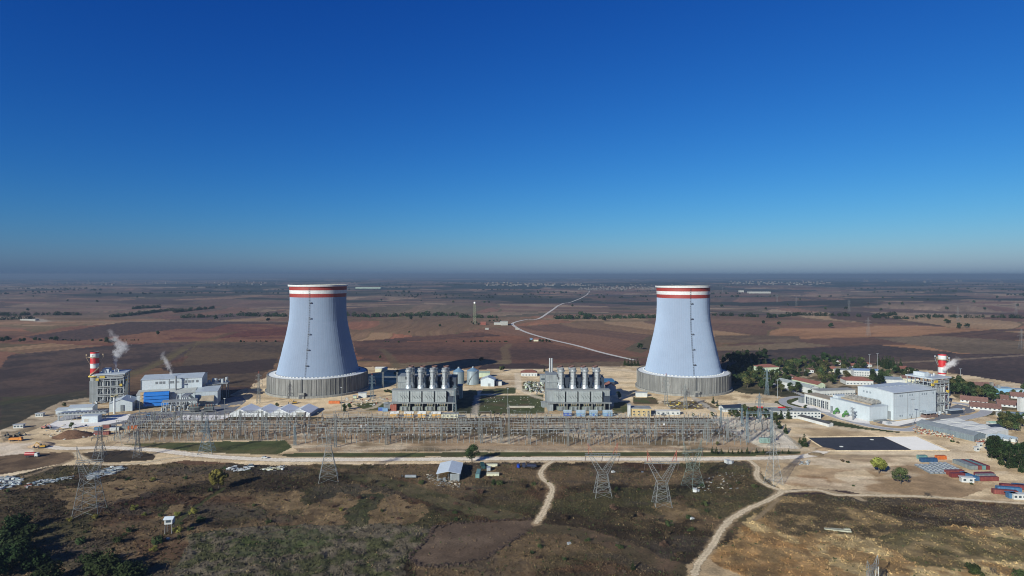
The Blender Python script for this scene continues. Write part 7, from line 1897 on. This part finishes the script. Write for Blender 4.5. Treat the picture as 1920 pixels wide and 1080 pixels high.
heap('rubble_heap', 'small scattered stones and litter of the courtyard green', 'rubble', [(905,745),(1015,745),(1018,772),(900,772)], 70, [oc[1], m_conc, m_white], (.6,1.8), .15, 14, .5)
heap('rubble_heap', 'building material strewn over the pale earth at left', 'rubble', [(90,800),(150,796),(200,806),(190,822),(120,826),(80,815)], 90, [oc[1], m_grey, m_vd, m_white], (.8,3), .25, 15, .8)
heap('rubble_heap', 'litter along the left edge of the pale earth by the pond', 'rubble', [(1500,866),(1520,862),(1516,872),(1498,872)], 30, [m_conc, m_lgrey], (.8,2.4), .25, 16, .8)
# bunds of soil
def soil(px, py, w, d, h, rgb, lab, seed):
    x, y = G(px, py); n = 18; vs, fs = [], []
    for i in range(n + 1):
        for j in range(n + 1):
            u, v_ = i/n*2 - 1, j/n*2 - 1; rr = math.hypot(u, v_)
            z = max(0, 1 - rr*rr)**1.2*h*(.6 + .8*float(fbm(np.array([x + u*w]), np.array([y + v_*d]), 5, seed, 3)[0])) - .05
            vs.append((u*w, v_*d, z))
    for i in range(n):
        for j in range(n): a = i*(n+1) + j; fs.append((a, a + n + 1, a + n + 2, a + 1))
    o = MB().add(vs, fs).build('soil_heap', ground_material('heap soil ' + lab[:9], rgb=rgb, amp=.3), None, (x, y, 0), 0, True); tag(o, lab, 'soil heap')
soil(138, 817, 15, 12, 4.2, (.13,.075,.045), 'brown soil heap left of the red container', 1)
soil(78, 835, 9, 8, 2.4, (.40,.29,.18), 'sandy heap at the corner of the concrete slab', 2)
soil(462, 739, 16, 14, 5, (.34,.26,.17), 'pale cut bank left of the left cooling tower', 3)
soil(1548, 843, 8, 5, 1.3, (.28,.20,.12), 'low earth mound at the left corner of the pond', 4)
soil(1530, 852, 6, 4, 1.4, (.16,.12,.07), 'brown earth lump below the pond corner', 5)
soil(598, 788, 9, 5, 1.6, (.20,.15,.09), 'brown earth bank right of the last tent', 6)
# broken earth rim of the ploughed patch
b = MB(); rs = random.Random(8)
for pts in ([(812,990),(806,1002),(795,1015),(780,1032),(768,1046),(778,1056),(792,1062)], [(985,1000),(952,1020),(908,1048),(862,1058),(800,1064)], [(812,990),(850,982),(930,977),(1000,973)]):
    w = [Vector(G(a, c)) for a, c in pts]
    for a, c in zip(w[:-1], w[1:]):
        for i in range(int((c - a).length*2.2)):
            p = a + (c - a)*rs.random(); s = rs.uniform(.3, .9)
            b.cbox(p.x + rs.gauss(0, .7), p.y + rs.gauss(0, .9), -.1, s*1.3, s, s*.9, rs.uniform(0, 3))
o = b.build('turned_earth', ground_material('turned earth', rgb=(.06,.043,.034), amp=.3)); stuff(o, 'clods of turned earth rimming the bare patch', 'earth')
# ------------------------------------------------------------------ far plain: mast, farms, village, pylons
def gz(px, py):
    x, y = G(px, py)
    for _ in range(4):
        z = TZ(x, y); x, y = G(px, py, z)
    return x, y, TZ(x, y)
x, y, z = gz(890, 608)
t = thing('radio_mast', 'lattice radio mast with white ball on top beside the roadside farm', 'mast', (x, y, z))
b = MB(); lattice(b, 7.5, 4.4, 0, 54, 9, .35, .22); b.build('tower', M('mast green grey', (.22,.24,.16), .6), t)
MB().lathe([(0,53.5),(2.2,54.5),(3,56.6),(2.2,58.8),(0,59.8)], 14).build('dome', M('dome white', (.8,.8,.8), .5), t, smooth=True)
def farhouse(name, lab, px, py, w, d, h, rh, wall, roof, rz=0, flat=False):
    x, y, z = gz(px, py)
    return house(name, lab, 'house' if 'house' in name else 'building', 0, 0, w, d, h, rh, R(rz), wall, roof, at=(x, y), flatroof=flat, z=z - .3, ov=.5)
m_bw = M('bright farm white', (.38,.38,.36), .8)
farhouse('farm_building', 'large white flat farm building beside the far road', 946, 610, 17, 20, 10, 0, m_bw, m_bw, 8, True)
farhouse('farm_building', 'lower white farm building left of the large one by the far road', 933, 609, 18, 14, 6, 0, m_bw, m_bw, 4, True)
farhouse('farm_house', 'red roofed farmhouse near the radio mast', 906, 609, 14, 10, 5, 3, m_rust, m_tile)
farhouse('farm_shed', 'small white shed below the radio mast farm', 913, 618, 8, 6, 3, 1, m_bw, m_bw)
farhouse('farm_shed', 'small white shed at the bend of the far road', 970, 618, 9, 6, 3.4, 0, m_bw, m_bw, 0, True)
farhouse('farm_house', 'small reddish farmhouse beside the far road, nearer the plant', 1005, 640, 9, 8, 4, 2.4, m_cream, m_tile)
farhouse('farm_shed', 'tiny blue shed left of the reddish farmhouse', 996, 637, 5, 4, 3, 0, m_lblue, m_lblue, 0, True)
farhouse('greenhouse', 'long white shed in the green field at right', 1425, 550, 150, 40, 12, 0, m_bw, m_bw, 0, True)
farhouse('greenhouse', 'small white shed left of the long one in the green field', 1391, 548, 30, 30, 14, 0, m_bw, m_bw, 0, True)
farhouse('greenhouse', 'long pale green roofed sheds right of the left tower top', 690, 541, 240, 60, 12, 0, M('far mint', (.34,.42,.36), .8), M('far mint', (.34,.42,.36), .8), 0, True)
farhouse('greenhouse', 'long white low shed at the far left edge', 52, 601, 46, 12, 3.6, 0, m_bw, m_bw, -4, True)
for i, (px, py) in enumerate(((884,606),(888,609),(893,607),(897,610),(918,604),(926,603),(932,602),(938,604),(1012,641),(1018,642),(1024,642),(1030,643))):
    x, y, z = gz(px, py); plant('far_tree', x, y, 'dark garden tree around the roadside farms', 'tree', .55, 'garden trees of the roadside farms', z)
# villages: too far and too many to count
def town(name, label, px0, px1, py0, py1, n, seed, s=1.0):
    rs = random.Random(seed); b = MB()
    for i in range(n):
        px, py = rs.uniform(px0, px1), rs.triangular(py0, py1, (py0 + py1)/2); x, y, z = gz(px, py)
        w, d, h = rs.uniform(9, 20)*s, rs.uniform(9, 16)*s, rs.uniform(5, 10)*s; a = rs.uniform(-.5, .5)
        b.mat(0 if rs.random() < .7 else 2).cbox(x, y, z - 1, w, d, h + 1, a); b.mat(rs.choice((1, 1, 0))).cbox(x, y, z + h + .01, w*1.05, d*1.05, 2.2*s, a)
    o = b.build(name, [M('far wall', (.17,.155,.14), .9), M('far roofs', (.15,.08,.06), .9), M('far wall grey', (.20,.19,.18), .9)]); stuff(o, label, 'village')
town('far_village', 'far village of pale houses beyond the end of the road', 1085, 1285, 535, 545, 170, 1, 1.0)
town('far_village', 'far village specks left of the road end', 905, 1090, 531, 538, 110, 2, 1.3)
town('far_village', 'far settlement right of the right tower', 1360, 1560, 527, 536, 90, 3, 1.4)
town('far_village', 'far settlement specks on the horizon plain at left', 60, 520, 527, 536, 70, 4, 1.5)
town('far_village', 'far settlement specks on the horizon plain at right', 1600, 1910, 521, 530, 60, 5, 2.0)
for i, (px, py, h) in enumerate(((1628,630,40),(1592,584,42),(1796,603,42),(1457,567,42),(1493,574,42),(1355,548,46),(1915,655,36),(1905,590,42))):
    x, y, z = gz(px, py)
    t = pylon_arms(px, py, h, 7, ((.66,7),(.80,6)), 'far grey pylon in a line across the right fields', M('far pylon steel', (.17,.17,.17), .7), group='far pylons across the right fields', top_w=2, leg=.11)
    t.location = (x, y, z)
# ------------------------------------------------------------------ steam
def steam(name, label, path, dens, seed, ax=2):
    """a plume along a curved path: one closed shell, vapour thinning away from its axis and along it"""
    rs = random.Random(seed)
    # one closed tube with swelling radius
    P = [Vector(p[:3]) for p in path]; Rr = [p[3]*2.6 + .2 for p in path]; n = 14; vs, fs = [], []
    for i, p in enumerate(P):
        d = (P[min(i+1, len(P)-1)] - P[max(i-1, 0)]).normalized(); q = d.to_track_quat('Z', 'Y')
        for k in range(n):
            a = 2*math.pi*k/n; r = Rr[i]; vs.append(p + q @ Vector((r*math.cos(a), r*math.sin(a), 0)))
    for i in range(len(P)-1):
        for k in range(n): a = i*n + k; b_ = i*n + (k+1) % n; fs.append((a, b_, b_ + n, a + n))
    fs.append(tuple(range(n-1, -1, -1))); fs.append(tuple(range((len(P)-1)*n, len(P)*n)))
    o = MB().add(vs, fs).build(name, steam_mat(dens, path, seed, ax)); tag(o, label, 'steam')
    return o
def steam_mat(dens, path, seed, ax):
    m = bpy.data.materials.new('steam vapour'); m.use_nodes = True
    nt = m.node_tree; N = nt.nodes; L = nt.links; N.remove(N['Principled BSDF'])
    v = N.new('ShaderNodeVolumePrincipled'); v.inputs['Color'].default_value = (1,1,1,1); v.inputs['Anisotropy'].default_value = -.25
    tc = N.new('ShaderNodeTexCoord'); sx = N.new('ShaderNodeSeparateXYZ'); L.new(tc.outputs['Object'], sx.inputs[0])
    t0, t1 = path[0][ax], path[-1][ax]
    tt = N.new('ShaderNodeMapRange'); tt.inputs[1].default_value = t0; tt.inputs[2].default_value = t1; L.new(sx.outputs[ax], tt.inputs[0])
    def mt(op, a, b=None):
        k = N.new('ShaderNodeMath'); k.operation = op
        for i_, q in enumerate((a, b)):
            if q is None: continue
            if isinstance(q, (int, float)): k.inputs[i_].default_value = q
            else: L.new(q, k.inputs[i_])
        return k.outputs[0]
    def curve(idx):
        vals = [p[idx] for p in path]; lo, hi = min(vals) - .01, max(vals) + .01
        c = N.new('ShaderNodeFloatCurve'); cu = c.mapping.curves[0]
        pts = [((p[ax] - t0)/(t1 - t0), (p[idx] - lo)/(hi - lo)) for p in path]
        cu.points[0].location = pts[0]; cu.points[-1].location = pts[-1]
        for q in pts[1:-1]: cu.points.new(*q)
        c.mapping.update(); L.new(tt.outputs[0], c.inputs['Value'])
        r = N.new('ShaderNodeMapRange'); r.inputs[3].default_value = lo; r.inputs[4].default_value = hi; L.new(c.outputs[0], r.inputs[0])
        return r.outputs[0]
    o = [i_ for i_ in (0, 1, 2) if i_ != ax]
    d2 = None
    for i_ in o:
        d = mt('SUBTRACT', sx.outputs[i_], curve(i_)); d = mt('MULTIPLY', d, d); d2 = d if d2 is None else mt('ADD', d2, d)
    rel = mt('DIVIDE', mt('SQRT', d2), mt('MULTIPLY', curve(3), 1.45))
    n1 = N.new('ShaderNodeTexNoise'); n1.inputs['Scale'].default_value = .26; n1.inputs['Detail'].default_value = 5; n1.inputs['Distortion'].default_value = .8; L.new(tc.outputs['Object'], n1.inputs['Vector'])
    edge = mt('SUBTRACT', mt('ADD', mt('MULTIPLY', n1.outputs['Fac'], 2.6), -.45), rel)
    r = N.new('ShaderNodeMapRange'); r.inputs[1].default_value = 0; r.inputs[2].default_value = .7; L.new(edge, r.inputs[0])
    f = N.new('ShaderNodeMapRange'); f.inputs[3].default_value = dens*1.5; f.inputs[4].default_value = dens*.06; L.new(tt.outputs[0], f.inputs[0])
    L.new(mt('MULTIPLY', r.outputs[0], f.outputs[0]), v.inputs['Density']); L.new(v.outputs[0], N['Material Output'].inputs['Volume'])
    return m
def pl(pts, d):
    return [(XAT(px, d), d + dd, ZAT(py, d), r) for px, py, r, dd in pts]
steam('steam_plume', 'white steam plume rising from the boiler house at left', pl([(216,692,.9,0),(217,684,1.3,0),(217,676,2.0,0),(218,668,3.4,1),(222,660,4.6,2),(226,652,5.4,3),(222,644,5.2,4),(213,639,4.2,4),(206,630,3.0,5),(197,618,2.4,5)], 640), .24, 1)
steam('steam_plume', 'thin steam plume above the turbine hall roof at left', pl([(322,703,1.0,0),(320,697,1.7,0),(317,690,2.2,0),(313,682,2.6,1),(308,675,2.6,1),(303,668,2.2,2),(308,658,1.4,2)], 622), .19, 2)
steam('steam_plume', 'white steam drifting right from the striped chimney at right', pl([(1768,693,1.4,0),(1774,689,2.4,0),(1781,685,2.9,1),(1788,681,3.2,1),(1795,677,3.0,2),(1802,672,2.2,2)], 596), .28, 3, 0)
# ------------------------------------------------------------------ air
hz = MB().box(-90000, 90000, -3000, 75000, -36, 150)
def haze_mat(dens):
    m = bpy.data.materials.new('pale air'); m.use_nodes = True
    nt = m.node_tree; nt.nodes.remove(nt.nodes['Principled BSDF'])
    v = nt.nodes.new('ShaderNodeVolumePrincipled')
    v.inputs['Color'].default_value = (.17,.25,.36,1); v.inputs['Density'].default_value = dens; v.inputs['Anisotropy'].default_value = 0.0
    nt.links.new(v.outputs[0], nt.nodes['Material Output'].inputs['Volume'])
    return m
ho = hz.build('haze', haze_mat(.0001)); stuff(ho, 'thin blue haze over the far farmland', 'haze')
